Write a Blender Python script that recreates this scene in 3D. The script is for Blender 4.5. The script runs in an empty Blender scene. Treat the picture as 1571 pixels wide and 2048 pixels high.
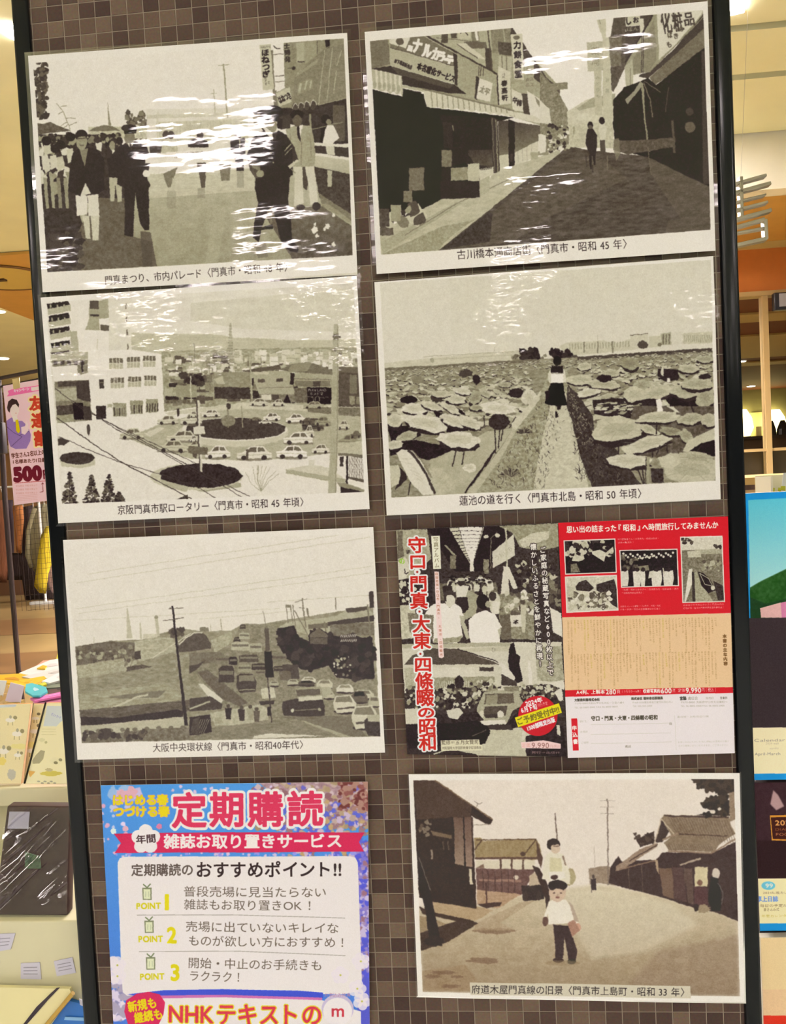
import bpy, math, random
import numpy as np
from mathutils import Matrix, Vector

# ------------------------------------------------------------------ camera
SC = bpy.context.scene
COL = SC.collection
CW, CH, FOC = 1571.0, 2048.0, 1600.0
CAM = np.array([0.3763763, -0.7292225, 1.2998636])
RW = np.array([[0.99543821, 0.08038128, -0.05139669],
               [-0.04751888, -0.04943455, -0.99764632],
               [-0.08273286, 0.99553758, -0.04538942]])      # world -> camera (x right, y down, z forward)
cd = bpy.data.cameras.new('camera')
cam = bpy.data.objects.new('camera', cd)
COL.objects.link(cam)
m3 = RW.T @ np.diag([1, -1, -1])
M = Matrix([[*m3[0], CAM[0]], [*m3[1], CAM[1]], [*m3[2], CAM[2]], [0, 0, 0, 1]])
cam.matrix_world = M
cd.sensor_fit = 'VERTICAL'
cd.sensor_height = 36.0
cd.lens = FOC / CH * 36.0
cd.clip_start = 0.02
cd.clip_end = 100
SC.camera = cam

# ------------------------------------------------------------------ world, exposure
w = bpy.data.worlds.new('world')
SC.world = w
w.use_nodes = True
w.node_tree.nodes['Background'].inputs[0].default_value = (1.0, 0.86, 0.62, 1)
w.node_tree.nodes['Background'].inputs[1].default_value = 0.35
SC.view_settings.view_transform = 'Standard'
SC.view_settings.look = 'None'
SC.view_settings.gamma = 1
SC.view_settings.use_curve_mapping = False
SC.view_settings.exposure = 0.79
LAMP_COL = (1.0, 0.872, 0.85)
LAMP_POWER = 32.0
FILL_POWER = 108.0


def at(x, y, Y=0.0):
    """point on the vertical plane at depth Y"""
    d = np.array([(x - CW / 2) / FOC, (y - CH / 2) / FOC, 1.0]) @ RW
    return Vector(CAM + d * (Y - CAM[1]) / d[1])


def atz(x, y, Z):
    """point on the horizontal plane at height Z"""
    d = np.array([(x - CW / 2) / FOC, (y - CH / 2) / FOC, 1.0]) @ RW
    return Vector(CAM + d * (Z - CAM[2]) / d[2])


# ------------------------------------------------------------------ helpers
def tag(o, label=None, cat=None, group=None, kind=None):
    if label: o['label'] = label
    if cat: o['category'] = cat
    if group: o['group'] = group
    if kind: o['kind'] = kind
    return o


def empty(name, loc, label=None, cat=None, group=None):
    o = bpy.data.objects.new(name, None)
    COL.objects.link(o)
    o.location = loc
    o.empty_display_size = 0.02
    return tag(o, label, cat, group)


def link(name, me, mat=None, parent=None):
    o = bpy.data.objects.new(name, me)
    COL.objects.link(o)
    if mat: me.materials.append(mat)
    if parent:
        o.parent = parent
        o.matrix_parent_inverse = Matrix.Translation(-Vector(parent.location))
    return o


class MB:
    """collects boxes, bars and polygons; build() links them as one mesh object"""
    def __init__(s):
        s.v = []; s.f = []

    def add(s, vs, fs):
        b = len(s.v)
        s.v += [tuple(v) for v in vs]
        s.f += [tuple(i + b for i in f) for f in fs]
        return s

    def box(s, lo, hi):
        x0, y0, z0 = lo; x1, y1, z1 = hi
        return s.add([(x0, y0, z0), (x1, y0, z0), (x1, y1, z0), (x0, y1, z0), (x0, y0, z1), (x1, y0, z1), (x1, y1, z1), (x0, y1, z1)],
                     [(0, 3, 2, 1), (4, 5, 6, 7), (0, 1, 5, 4), (1, 2, 6, 5), (2, 3, 7, 6), (3, 0, 4, 7)])

    def slab(s, q, d):
        """quad q (4 points, clockwise seen from the front) thickened by vector d"""
        d = Vector(d)
        n = len(q)
        vs = [Vector(p) for p in q] + [Vector(p) + d for p in q]
        fs = [tuple(range(n))[::-1], tuple(range(n, 2 * n))] + [(i, (i + 1) % n, n + (i + 1) % n, n + i) for i in range(n)]
        return s.add(vs, fs)

    def tube(s, pts, r, n=10, flat=1.0):
        pts = [Vector(p) for p in pts]
        rings = []
        for i, p in enumerate(pts):
            t = (pts[min(i + 1, len(pts) - 1)] - pts[max(i - 1, 0)]).normalized()
            a = t.orthogonal().normalized() if abs(t.z) < .99 else Vector((1, 0, 0))
            if i: a = (pa - t * pa.dot(t)).normalized()
            pa = a
            b = t.cross(a)
            rr = r[i] if isinstance(r, (list, tuple)) else r
            rings.append([p + (a * math.cos(2 * math.pi * k / n) + b * math.sin(2 * math.pi * k / n) * flat) * rr for k in range(n)])
        vs = [v for ring in rings for v in ring]
        fs = []
        for i in range(len(pts) - 1):
            for k in range(n):
                k2 = (k + 1) % n
                fs.append((i * n + k, i * n + k2, (i + 1) * n + k2, (i + 1) * n + k))
        fs.append(tuple(range(n))[::-1]); fs.append(tuple((len(pts) - 1) * n + k for k in range(n)))
        return s.add(vs, fs)

    def build(s, name, mat=None, parent=None, bevel=0, smooth=False):
        me = bpy.data.meshes.new(name)
        me.from_pydata(s.v, [], s.f)
        me.update()
        import bmesh
        bm = bmesh.new(); bm.from_mesh(me)
        bmesh.ops.recalc_face_normals(bm, faces=bm.faces)
        if bevel:
            bmesh.ops.bevel(bm, geom=list(bm.edges), offset=bevel, segments=3, affect='EDGES', profile=0.6)
        bm.to_mesh(me); bm.free()
        if smooth or bevel:
            for p in me.polygons: p.use_smooth = True
            if bevel:
                me.set_sharp_from_angle(angle=math.radians(50))
        return link(name, me, mat, parent)


# ------------------------------------------------------------------ materials
def lin(c):
    c = np.asarray(c, float) / 255.0
    return np.where(c <= 0.04045, c / 12.92, ((c + 0.055) / 1.055) ** 2.4)


WHITE = lin((233, 218, 197))


def alb(c, k=0.8):
    """surface colour that reads as sRGB c under the shop's warm light"""
    return tuple(np.clip(lin(c) / WHITE * k, 0.002, 0.95)) + (1,)


def mat(name, c, rough=0.6, metal=0.0, coat=0.0, noise=0.0, nscale=8.0, bump=0.0, bscale=40.0, emit=None, spec=0.5, stretch=(1, 1, 1)):
    m = bpy.data.materials.new(name)
    m.use_nodes = True
    nt = m.node_tree; N = nt.nodes; L = nt.links
    b = N['Principled BSDF']
    b.inputs['Roughness'].default_value = rough
    b.inputs['Metallic'].default_value = metal
    b.inputs['Coat Weight'].default_value = coat
    b.inputs['Specular IOR Level'].default_value = spec
    col = alb(c)
    tc = N.new('ShaderNodeTexCoord')
    mp = N.new('ShaderNodeMapping'); mp.inputs['Scale'].default_value = stretch
    L.new(tc.outputs['Object'], mp.inputs['Vector'])
    n = N.new('ShaderNodeTexNoise'); n.inputs['Scale'].default_value = nscale; n.inputs['Detail'].default_value = 4
    L.new(mp.outputs[0], n.inputs['Vector'])
    r = N.new('ShaderNodeValToRGB')
    a = max(noise, 0.02)
    r.color_ramp.elements[0].position = 0.3; r.color_ramp.elements[1].position = 0.7
    r.color_ramp.elements[0].color = tuple(x * (1 - a) for x in col[:3]) + (1,)
    r.color_ramp.elements[1].color = tuple(min(1, x * (1 + a)) for x in col[:3]) + (1,)
    L.new(n.outputs['Fac'], r.inputs[0]); L.new(r.outputs[0], b.inputs['Base Color'])
    if bump:
        n2 = N.new('ShaderNodeTexNoise'); n2.inputs['Scale'].default_value = bscale
        L.new(mp.outputs[0], n2.inputs['Vector'])
        bp = N.new('ShaderNodeBump'); bp.inputs['Distance'].default_value = bump
        L.new(n2.outputs['Fac'], bp.inputs['Height']); L.new(bp.outputs[0], b.inputs['Normal'])
    if emit:
        b.inputs['Emission Color'].default_value = tuple(emit[:3]) + (1,)
        b.inputs['Emission Strength'].default_value = emit[3]
    return m


def film_bump(nt, b, amp, seed, fine=0.4):
    """ripples of a laminating pouch: long across, short up and down, plus orange peel"""
    N = nt.nodes; L = nt.links
    tc = N.new('ShaderNodeTexCoord')
    hs = None
    for k, (sc, d, s) in enumerate((((9, 9, 70), amp * .62, 1.0), ((3.5, 3.5, 11), amp * 3.0, 1.0), ((60, 60, 170), amp * 0.2 * fine / 0.4, 1.0))):
        mp = N.new('ShaderNodeMapping'); mp.inputs['Scale'].default_value = sc; mp.inputs['Location'].default_value = (seed * 3.1 + k, 0, seed * 1.7)
        L.new(tc.outputs['Object'], mp.inputs['Vector'])
        n = N.new('ShaderNodeTexNoise'); n.inputs['Scale'].default_value = 1.0; n.inputs['Detail'].default_value = 1.5
        L.new(mp.outputs[0], n.inputs['Vector'])
        mu = N.new('ShaderNodeMath'); mu.operation = 'MULTIPLY'; mu.inputs[1].default_value = d
        L.new(n.outputs['Fac'], mu.inputs[0])
        if hs is None: hs = mu.outputs[0]
        else:
            ad = N.new('ShaderNodeMath'); ad.operation = 'ADD'
            L.new(hs, ad.inputs[0]); L.new(mu.outputs[0], ad.inputs[1]); hs = ad.outputs[0]
    bp = N.new('ShaderNodeBump'); bp.inputs['Distance'].default_value = 1.0; bp.inputs['Strength'].default_value = 1.0
    L.new(hs, bp.inputs['Height'])
    return bp.outputs[0]


def print_mat(name, img, glossy=1.0, amp=0.00035, seed=0, rough=0.06, fine=0.4):
    m = bpy.data.materials.new(name)
    m.use_nodes = True
    nt = m.node_tree; N = nt.nodes; L = nt.links
    b = N['Principled BSDF']
    t = N.new('ShaderNodeTexImage'); t.image = img; t.interpolation = 'Cubic'; t.extension = 'EXTEND'
    uv = N.new('ShaderNodeUVMap'); uv.uv_map = 'UVMap'
    L.new(uv.outputs[0], t.inputs[0])
    L.new(t.outputs[0], b.inputs['Base Color'])
    b.inputs['Roughness'].default_value = 0.7
    b.inputs['Specular IOR Level'].default_value = 0.2
    if glossy:
        b.inputs['Coat Weight'].default_value = glossy
        b.inputs['Coat Roughness'].default_value = rough
        b.inputs['Coat IOR'].default_value = 1.42
        nrm = film_bump(nt, b, amp, seed, fine)
        L.new(nrm, b.inputs['Coat Normal'])
    return m


# ------------------------------------------------------------------ picture painting (numpy raster)
TONE_V = np.array([0, 45, 100, 150, 190, 226, 255])
TONE_C = np.array([(14, 9, 11), (47, 34, 34), (106, 92, 74), (156, 145, 114), (196, 184, 152), (230, 215, 193), (250, 238, 220)], float)


def tone(v):
    v = np.asarray(v, float)
    return np.stack([np.interp(v, TONE_V, TONE_C[:, k]) for k in range(3)], -1)


def homog(src, dst):
    A = []
    for (x, y), (u, v) in zip(src, dst):
        A.append([x, y, 1, 0, 0, 0, -u * x, -u * y]); A.append([0, 0, 0, x, y, 1, -v * x, -v * y])
    h = np.linalg.solve(np.array(A, float), np.array([c for p in dst for c in p], float))
    return np.append(h, 1).reshape(3, 3)


_gly = {}
_tcurve = bpy.data.curves.new('glyph_source', 'FONT')
_tobj = bpy.data.objects.new('glyph_source', _tcurve)


def glyph(ch):
    """outline edges of one character in em units, and its advance"""
    if ch in _gly: return _gly[ch]
    _tcurve.body = ch
    me = _tobj.to_mesh()
    n = len(me.vertices)
    if n == 0:
        _gly[ch] = (None, 0.35); _tobj.to_mesh_clear(); return _gly[ch]
    co = np.empty(n * 3); me.vertices.foreach_get('co', co); co = co.reshape(-1, 3)[:, :2]
    cnt = {}
    for p in me.polygons:
        vs = list(p.vertices)
        for a, b in zip(vs, vs[1:] + vs[:1]):
            # drop duplicate positions by rounding
            ka = (round(co[a, 0], 5), round(co[a, 1], 5)); kb = (round(co[b, 0], 5), round(co[b, 1], 5))
            k = (ka, kb) if ka < kb else (kb, ka)
            cnt[k] = cnt.get(k, 0) + 1
    E = np.array([[*k[0], *k[1]] for k, c in cnt.items() if c % 2 == 1])
    _tobj.to_mesh_clear()
    adv = 1.0 if ord(ch) > 0x2000 else (co[:, 0].max() + 0.08)
    _gly[ch] = (E, adv)
    return _gly[ch]


def dilate(mk, r):
    if r <= 0: return mk
    out = mk.copy()
    R = int(math.ceil(r))
    for dy in range(-R, R + 1):
        for dx in range(-R, R + 1):
            if (dx or dy) and dx * dx + dy * dy <= r * r + 0.3:
                s = np.zeros_like(mk)
                h, wd = mk.shape
                ys, yd = (max(0, -dy), min(h, h - dy)), (max(0, dy), min(h, h + dy))
                xs, xd = (max(0, -dx), min(wd, wd - dx)), (max(0, dx), min(wd, wd + dx))
                if ys[1] > ys[0] and xs[1] > xs[0]:
                    s[yd[0]:yd[1], xd[0]:xd[1]] = mk[ys[0]:ys[1], xs[0]:xs[1]]
                    out |= s
    return out


def blur(a, n=1):
    for _ in range(n):
        p = np.pad(a, [(1, 1), (0, 0)] + [(0, 0)] * (a.ndim - 2), mode='edge')
        a = (p[:-2] + 2 * p[1:-1] + p[2:]) / 4
        p = np.pad(a, [(0, 0), (1, 1)] + [(0, 0)] * (a.ndim - 2), mode='edge')
        a = (p[:, :-2] + 2 * p[:, 1:-1] + p[:, 2:]) / 4
    return a


VIEW = {'0': (0, 0, 1.0), 'A': (0, 0, 3.9275), 'B': (380, 0, 3.9275), 'C': (0, 500, 3.9275), 'D': (380, 500, 3.9275),
        'E': (720, 0, 3.9275), 'F': (1080, 0, 3.1996), 'G': (720, 500, 3.9275), 'H': (1080, 500, 3.1996),
        'I': (0, 1000, 3.9275), 'J': (380, 1000, 3.9275), 'K': (0, 1500, 3.7375), 'L': (380, 1500, 3.7375),
        'M': (780, 1020, 4.097), 'N': (1100, 1020, 3.3355), 'O': (780, 1500, 3.7375), 'Q': (1150, 1500, 3.732),
        'R': (200, 1560, 5.12), 'S': (0, 580, 4.657), 'T': (1110, 1030, 4.246), 'U': (0, 1280, 5.689)}


class Pic:
    def __init__(s, name, quad, scale=1.7, base=226, seed=1):
        """quad: the sheet's corners (top left, top right, bottom right, bottom left)"""
        q = np.array(quad, float)
        s.name = name
        s.w = int(max(np.linalg.norm(q[1] - q[0]), np.linalg.norm(q[2] - q[3])) * scale)
        s.h = int(max(np.linalg.norm(q[3] - q[0]), np.linalg.norm(q[2] - q[1])) * scale)
        s.H = homog(q, [(0, 0), (s.w, 0), (s.w, s.h), (0, s.h)])
        s.k = scale
        s.rs = np.random.RandomState(seed)
        s.buf = np.empty((s.h, s.w, 3), np.float32)
        s.buf[:] = s.c(base)
        s.vw = VIEW['0']
        s._n = {}

    def c(s, v):
        return np.array(v, float) if isinstance(v, (tuple, list)) else tone(v)

    def view(s, k):
        s.vw = VIEW[k]; return s

    def tx(s, pts):
        p = np.asarray(pts, float).reshape(-1, 2)
        ox, oy, sc = s.vw
        q = np.stack([ox + p[:, 0] / sc, oy + p[:, 1] / sc, np.ones(len(p))], 1) @ s.H.T
        return q[:, :2] / q[:, 2:]

    def noise(s, sx, sy=None):
        sy = sy or sx
        key = (sx, sy)
        if key not in s._n:
            out = np.zeros((s.h, s.w), np.float32); amp = 1.0; tot = 0
            for o in range(3):
                ax, ay = max(1.0, sx / 2 ** o), max(1.0, sy / 2 ** o)
                gw, gh = int(s.w / ax) + 3, int(s.h / ay) + 3
                g = s.rs.rand(gh, gw)
                X = np.arange(s.w) / ax; Y = np.arange(s.h) / ay
                x0 = X.astype(int); y0 = Y.astype(int); fx = X - x0; fy = (Y - y0)[:, None]
                fx = fx * fx * (3 - 2 * fx); fy = fy * fy * (3 - 2 * fy)
                a = g[y0][:, x0] * (1 - fx) + g[y0][:, x0 + 1] * fx
                b = g[y0 + 1][:, x0] * (1 - fx) + g[y0 + 1][:, x0 + 1] * fx
                out += amp * (a * (1 - fy) + b * fy); tot += amp; amp *= 0.6
            s._n[key] = (out / tot - 0.5) * 2.4
        return s._n[key]

    def mask(s, E):
        """even-odd fill of edges E (n,4) in pixel space -> (y0,y1,x0,x1,mask)"""
        x0 = max(0, int(math.floor(min(E[:, 0].min(), E[:, 2].min())))); x1 = min(s.w, int(math.ceil(max(E[:, 0].max(), E[:, 2].max()))) + 1)
        y0 = max(0, int(math.floor(min(E[:, 1].min(), E[:, 3].min())))); y1 = min(s.h, int(math.ceil(max(E[:, 1].max(), E[:, 3].max()))) + 1)
        if x1 <= x0 or y1 <= y0: return None
        W = x1 - x0; Hh = y1 - y0
        yy = np.arange(y0, y1) + 0.5
        ya, yb = E[:, 1][:, None], E[:, 3][:, None]
        ok = ((ya <= yy) & (yb > yy)) | ((yb <= yy) & (ya > yy))
        e, r = np.nonzero(ok)
        t = (yy[r] - E[e, 1]) / (E[e, 3] - E[e, 1])
        xi = E[e, 0] + t * (E[e, 2] - E[e, 0])
        ci = np.clip(np.ceil(xi - 0.5).astype(int) - x0, 0, W)
        d = np.zeros((Hh, W + 1), np.int32)
        np.add.at(d, (r, ci), 1)
        return y0, y1, x0, x1, (np.cumsum(d, 1)[:, :W] % 2).astype(bool)

    def put(s, mm, col, amp=0, ns=6, alpha=1.0, col2=None, axis=1, nsy=None):
        if mm is None: return
        y0, y1, x0, x1, mk = mm
        b = s.buf[y0:y1, x0:x1]
        c = s.c(col)
        if col2 is not None:
            n = (y1 - y0) if axis else (x1 - x0)
            t = np.linspace(0, 1, n)
            t = t[:, None, None] if axis else t[None, :, None]
            c = c * (1 - t) + s.c(col2) * t
        c = np.broadcast_to(c, b.shape)
        if amp:
            c = c + amp * s.noise(ns, nsy)[y0:y1, x0:x1, None]
        mk3 = mk[..., None]
        b[:] = np.where(mk3, b * (1 - alpha) + c * alpha, b)

    def poly(s, pts, col, amp=0, ns=6, alpha=1.0, col2=None, axis=1, nsy=None):
        p = s.tx(pts)
        E = np.hstack([p, np.roll(p, -1, 0)])
        s.put(s.mask(E), col, amp, ns, alpha, col2, axis, nsy)
        return s

    def rect(s, x0, y0, x1, y1, col, **k):
        return s.poly([(x0, y0), (x1, y0), (x1, y1), (x0, y1)], col, **k)

    def ell(s, x0, y0, x1, y1, col, jit=0.0, n=28, rot=0, **k):
        a = np.linspace(0, 2 * math.pi, n, endpoint=False)
        r = 1 + (s.rs.rand(n) - 0.5) * jit
        X, Y = np.cos(a) * r * (x1 - x0) / 2, np.sin(a) * r * (y1 - y0) / 2
        cr, sr = math.cos(rot), math.sin(rot)
        return s.poly(np.stack([(x0 + x1) / 2 + X * cr - Y * sr, (y0 + y1) / 2 + X * sr + Y * cr], 1), col, **k)

    def line(s, pts, wd, col, wd2=None, **k):
        pts = [np.array(p, float) for p in pts]
        for i, (a, b) in enumerate(zip(pts, pts[1:])):
            d = b - a; l = np.linalg.norm(d)
            if l == 0: continue
            n = np.array([-d[1], d[0]]) / l * 0.5
            w0 = wd; w1 = wd2 if wd2 else wd
            s.poly([a + n * w0, b + n * w1, b - n * w1, a - n * w0], col, **k)
        return s

    def blobs(s, x0, y0, x1, y1, n, sz, cols, asp=1.0, jit=0.6, clip=None, rot=0):
        for _ in range(n):
            x = x0 + s.rs.rand() * (x1 - x0); y = y0 + s.rs.rand() * (y1 - y0)
            if clip is not None and not inside(clip, x, y): continue
            r = sz * (0.5 + s.rs.rand())
            c = cols[s.rs.randint(len(cols))]
            s.ell(x - r * asp, y - r, x + r * asp, y + r, c, jit=jit, n=9, rot=rot if rot else s.rs.rand() * 3)
        return s

    def text(s, st, p0, p1, size, col, bold=0, out=None, outw=0, vert=False, skew=0.0, up=None, alpha=1.0, mid=True, sx=1.0):
        """one line from p0 to p1 (middle of the line); vert: characters run downwards from p0 to p1"""
        p0 = np.array(p0, float); p1 = np.array(p1, float)
        d = p1 - p0; L = np.linalg.norm(d); u = d / L
        G = [glyph(c) for c in st]
        if vert:
            adv = [1.0] * len(G)
        else:
            adv = [g[1] for g in G]
        tot = sum(adv)
        step = L / tot
        Es = []
        pos = 0.0
        for (E, a), ch in zip(G, st):
            ad = 1.0 if vert else a
            if E is not None:
                e = E.reshape(-1, 2).copy()
                if vert:
                    cx, cy = (E[:, 0].min() + E[:, 0].max()) / 2, 0.36
                    if ch in 'ー〈〉「」『』' : # turned in vertical setting
                        lx = (e[:, 1] - cy) * size * sx; ly = (e[:, 0] - cx) * size
                    else:
                        lx = (e[:, 0] - cx) * size * sx; ly = (cy - e[:, 1]) * size
                    c = p0 + u * (pos + 0.5) * step
                    right = np.array([-u[1], u[0]]) * -1 if up is None else np.array(up, float)
                    if up is None: right = np.array([u[1], -u[0]])
                    P = c + lx[:, None] * right + ly[:, None] * u
                else:
                    off = (1.0 - (E[:, 0].max() - E[:, 0].min())) / 2 - E[:, 0].min() if ord(ch) > 0x2000 else 0.04 - E[:, 0].min()
                    if ch in '、。〈〉': off = (0.1 if ch in '、。〉' else 0.6) - E[:, 0].min()
                    lx = (e[:, 0] + off + pos) * step
                    ly = (0.36 - e[:, 1]) * size
                    dn = np.array([-u[1], u[0]]) if up is None else np.array(up, float)
                    P = p0 + lx[:, None] * u + ly[:, None] * dn + (skew * -ly)[:, None] * u
                Es.append(s.tx(P).reshape(-1, 4))
            pos += ad
        if not Es: return s
        res = []
        pad = int(outw * s.k + bold * s.k + 3)
        for E in Es:
            mm = s.mask(E)
            if mm is None: continue
            y0, y1, x0, x1, mk = mm
            Y0, Y1, X0, X1 = max(0, y0 - pad), min(s.h, y1 + pad), max(0, x0 - pad), min(s.w, x1 + pad)
            M2 = np.zeros((Y1 - Y0, X1 - X0), bool); M2[y0 - Y0:y1 - Y0, x0 - X0:x1 - X0] = mk
            if bold: M2 = dilate(M2, bold * s.k)
            res.append((Y0, Y1, X0, X1, M2))
        if outw:
            for y0, y1, x0, x1, mk in res:
                s.put((y0, y1, x0, x1, dilate(mk, outw * s.k)), out)
        for mm in res: s.put(mm, col, alpha=alpha)
        return s

    def inset(s, pts, mott=20):
        """trims a small picture drawn since keep() to its frame and gives it print grain"""
        p = s.tx(pts)
        y0, y1, x0, x1, mk = s.mask(np.hstack([p, np.roll(p, -1, 0)]))
        s._n = {}
        new = s.buf[y0:y1, x0:x1]
        lum = new.mean(-1, keepdims=True) / 255
        new = new + mott * (s.noise(2.6) + s.noise(7))[y0:y1, x0:x1, None] * (4 * lum * (1 - lum) + .1)
        out = s.kept
        out[y0:y1, x0:x1] = np.where(mk[..., None], blur(new, 1), out[y0:y1, x0:x1])
        s.buf = out

    def keep(s):
        s.kept = s.buf.copy()

    def develop(s, pts, warp=1.0, ws=7, mott=14, mott2=8, bl=1, paper=229):
        """softens the drawn picture into a printed halftone and trims it to its frame"""
        s._n = {}
        a = s.buf
        yy, xx = np.mgrid[0:s.h, 0:s.w]
        dx = s.noise(ws, ws) * warp * 1.5 + s.noise(ws * 5, ws * 5) * warp * 1.5
        s._n = {}
        dy = s.noise(ws, ws) * warp * 1.5 + s.noise(ws * 5, ws * 5) * warp * 1.5
        X = np.clip(xx + dx, 0, s.w - 1.001); Y = np.clip(yy + dy, 0, s.h - 1.001)
        x0 = X.astype(int); y0 = Y.astype(int); fx = (X - x0)[..., None]; fy = (Y - y0)[..., None]
        a = (a[y0, x0] * (1 - fx) + a[y0, x0 + 1] * fx) * (1 - fy) + (a[y0 + 1, x0] * (1 - fx) + a[y0 + 1, x0 + 1] * fx) * fy
        s._n = {}
        lum = a.mean(-1, keepdims=True) / 255
        k = np.clip(4 * lum * (1 - lum) * 0.95 - 0.22, 0.1, 1)
        a = a + (mott * s.noise(3.2)[..., None] + mott2 * s.noise(22)[..., None] + 0.7 * mott * s.noise(9, 4)[..., None]) * k
        a = blur(a, bl)
        out = np.empty_like(s.buf); out[:] = s.c(paper)
        s.buf = out
        p = s.tx(pts)
        y0, y1, x0, x1, mk = s.mask(np.hstack([p, np.roll(p, -1, 0)]))
        out[y0:y1, x0:x1] = np.where(mk[..., None], a[y0:y1, x0:x1], out[y0:y1, x0:x1])
        return s

    def image(s, grain=4.0, bl=1, k=0.8):
        a = blur(s.buf, bl)
        a = a + blur(s.rs.randn(s.h, s.w, 1), 1) * grain * 1.6
        a = np.clip(a, 0, 255)
        li = lin(a) / WHITE * k * 1.015 - 0.016
        li = np.clip(li, 0.0025, 0.95)
        sr = np.where(li <= 0.0031308, li * 12.92, 1.055 * li ** (1 / 2.4) - 0.055)
        px = np.ones((s.h, s.w, 4), np.float32)
        px[..., :3] = sr[::-1]
        im = bpy.data.images.new(s.name, s.w, s.h)
        im.pixels.foreach_set(px.ravel())
        im.update()
        im.pack()
        return im


def inside(poly, x, y):
    c = False
    for (a, b), (d, e) in zip(poly, poly[1:] + poly[:1]):
        if (b > y) != (e > y) and x < (d - a) * (y - b) / (e - b) + a: c = not c
    return c
# ------------------------------------------------------------------ the prints: corners and painted pictures
PAR = [(56.5, 112), (694, 66.7), (714.5, 550), (86.5, 585)]
STR = [(729, 65), (1414, 3), (1429.5, 501.6), (753, 548.4)]
ROT = [(82, 595.5), (713, 552), (739, 1018), (117, 1046.5)]
LOT = [(748.5, 565), (1425, 512.5), (1440.3, 998.5), (773, 1031)]
HWY = [(126.3, 1080), (746, 1054), (769.6, 1504.7), (155.5, 1519)]
VIL = [(817, 1547.6), (1477.4, 1545.6), (1487.6, 2003.8), (835, 1991)]


def crowd(p, x0, y0, x1, y1, n, h, dark=0.6, clip=None):
    """small standing figures: head, shirt, legs"""
    ys = sorted(y0 + p.rs.rand(n) * (y1 - y0))
    for y in ys:
        x = x0 + p.rs.rand() * (x1 - x0)
        if clip is not None and not inside(clip, x, y): continue
        f = h * (0.75 + 0.5 * p.rs.rand())
        sh = p.rs.choice([50, 60, 75]) if p.rs.rand() < dark else p.rs.choice([190, 205, 215])
        lg = p.rs.choice([45, 60, 130, 190])
        p.poly([(x - f * .13, y - f * .45), (x + f * .13, y - f * .45), (x + f * .1, y), (x - f * .1, y)], lg)
        p.poly([(x - f * .13, y - f * .82), (x + f * .13, y - f * .82), (x + f * .2, y - f * .6), (x + f * .15, y - f * .4), (x - f * .15, y - f * .4), (x - f * .2, y - f * .6)], sh)
        p.ell(x - f * .08, y - f, x + f * .08, y - f * .82, 130, n=10)
        p.ell(x - f * .09, y - f * 1.02, x + f * .09, y - f * .9, 40, n=10)


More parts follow.
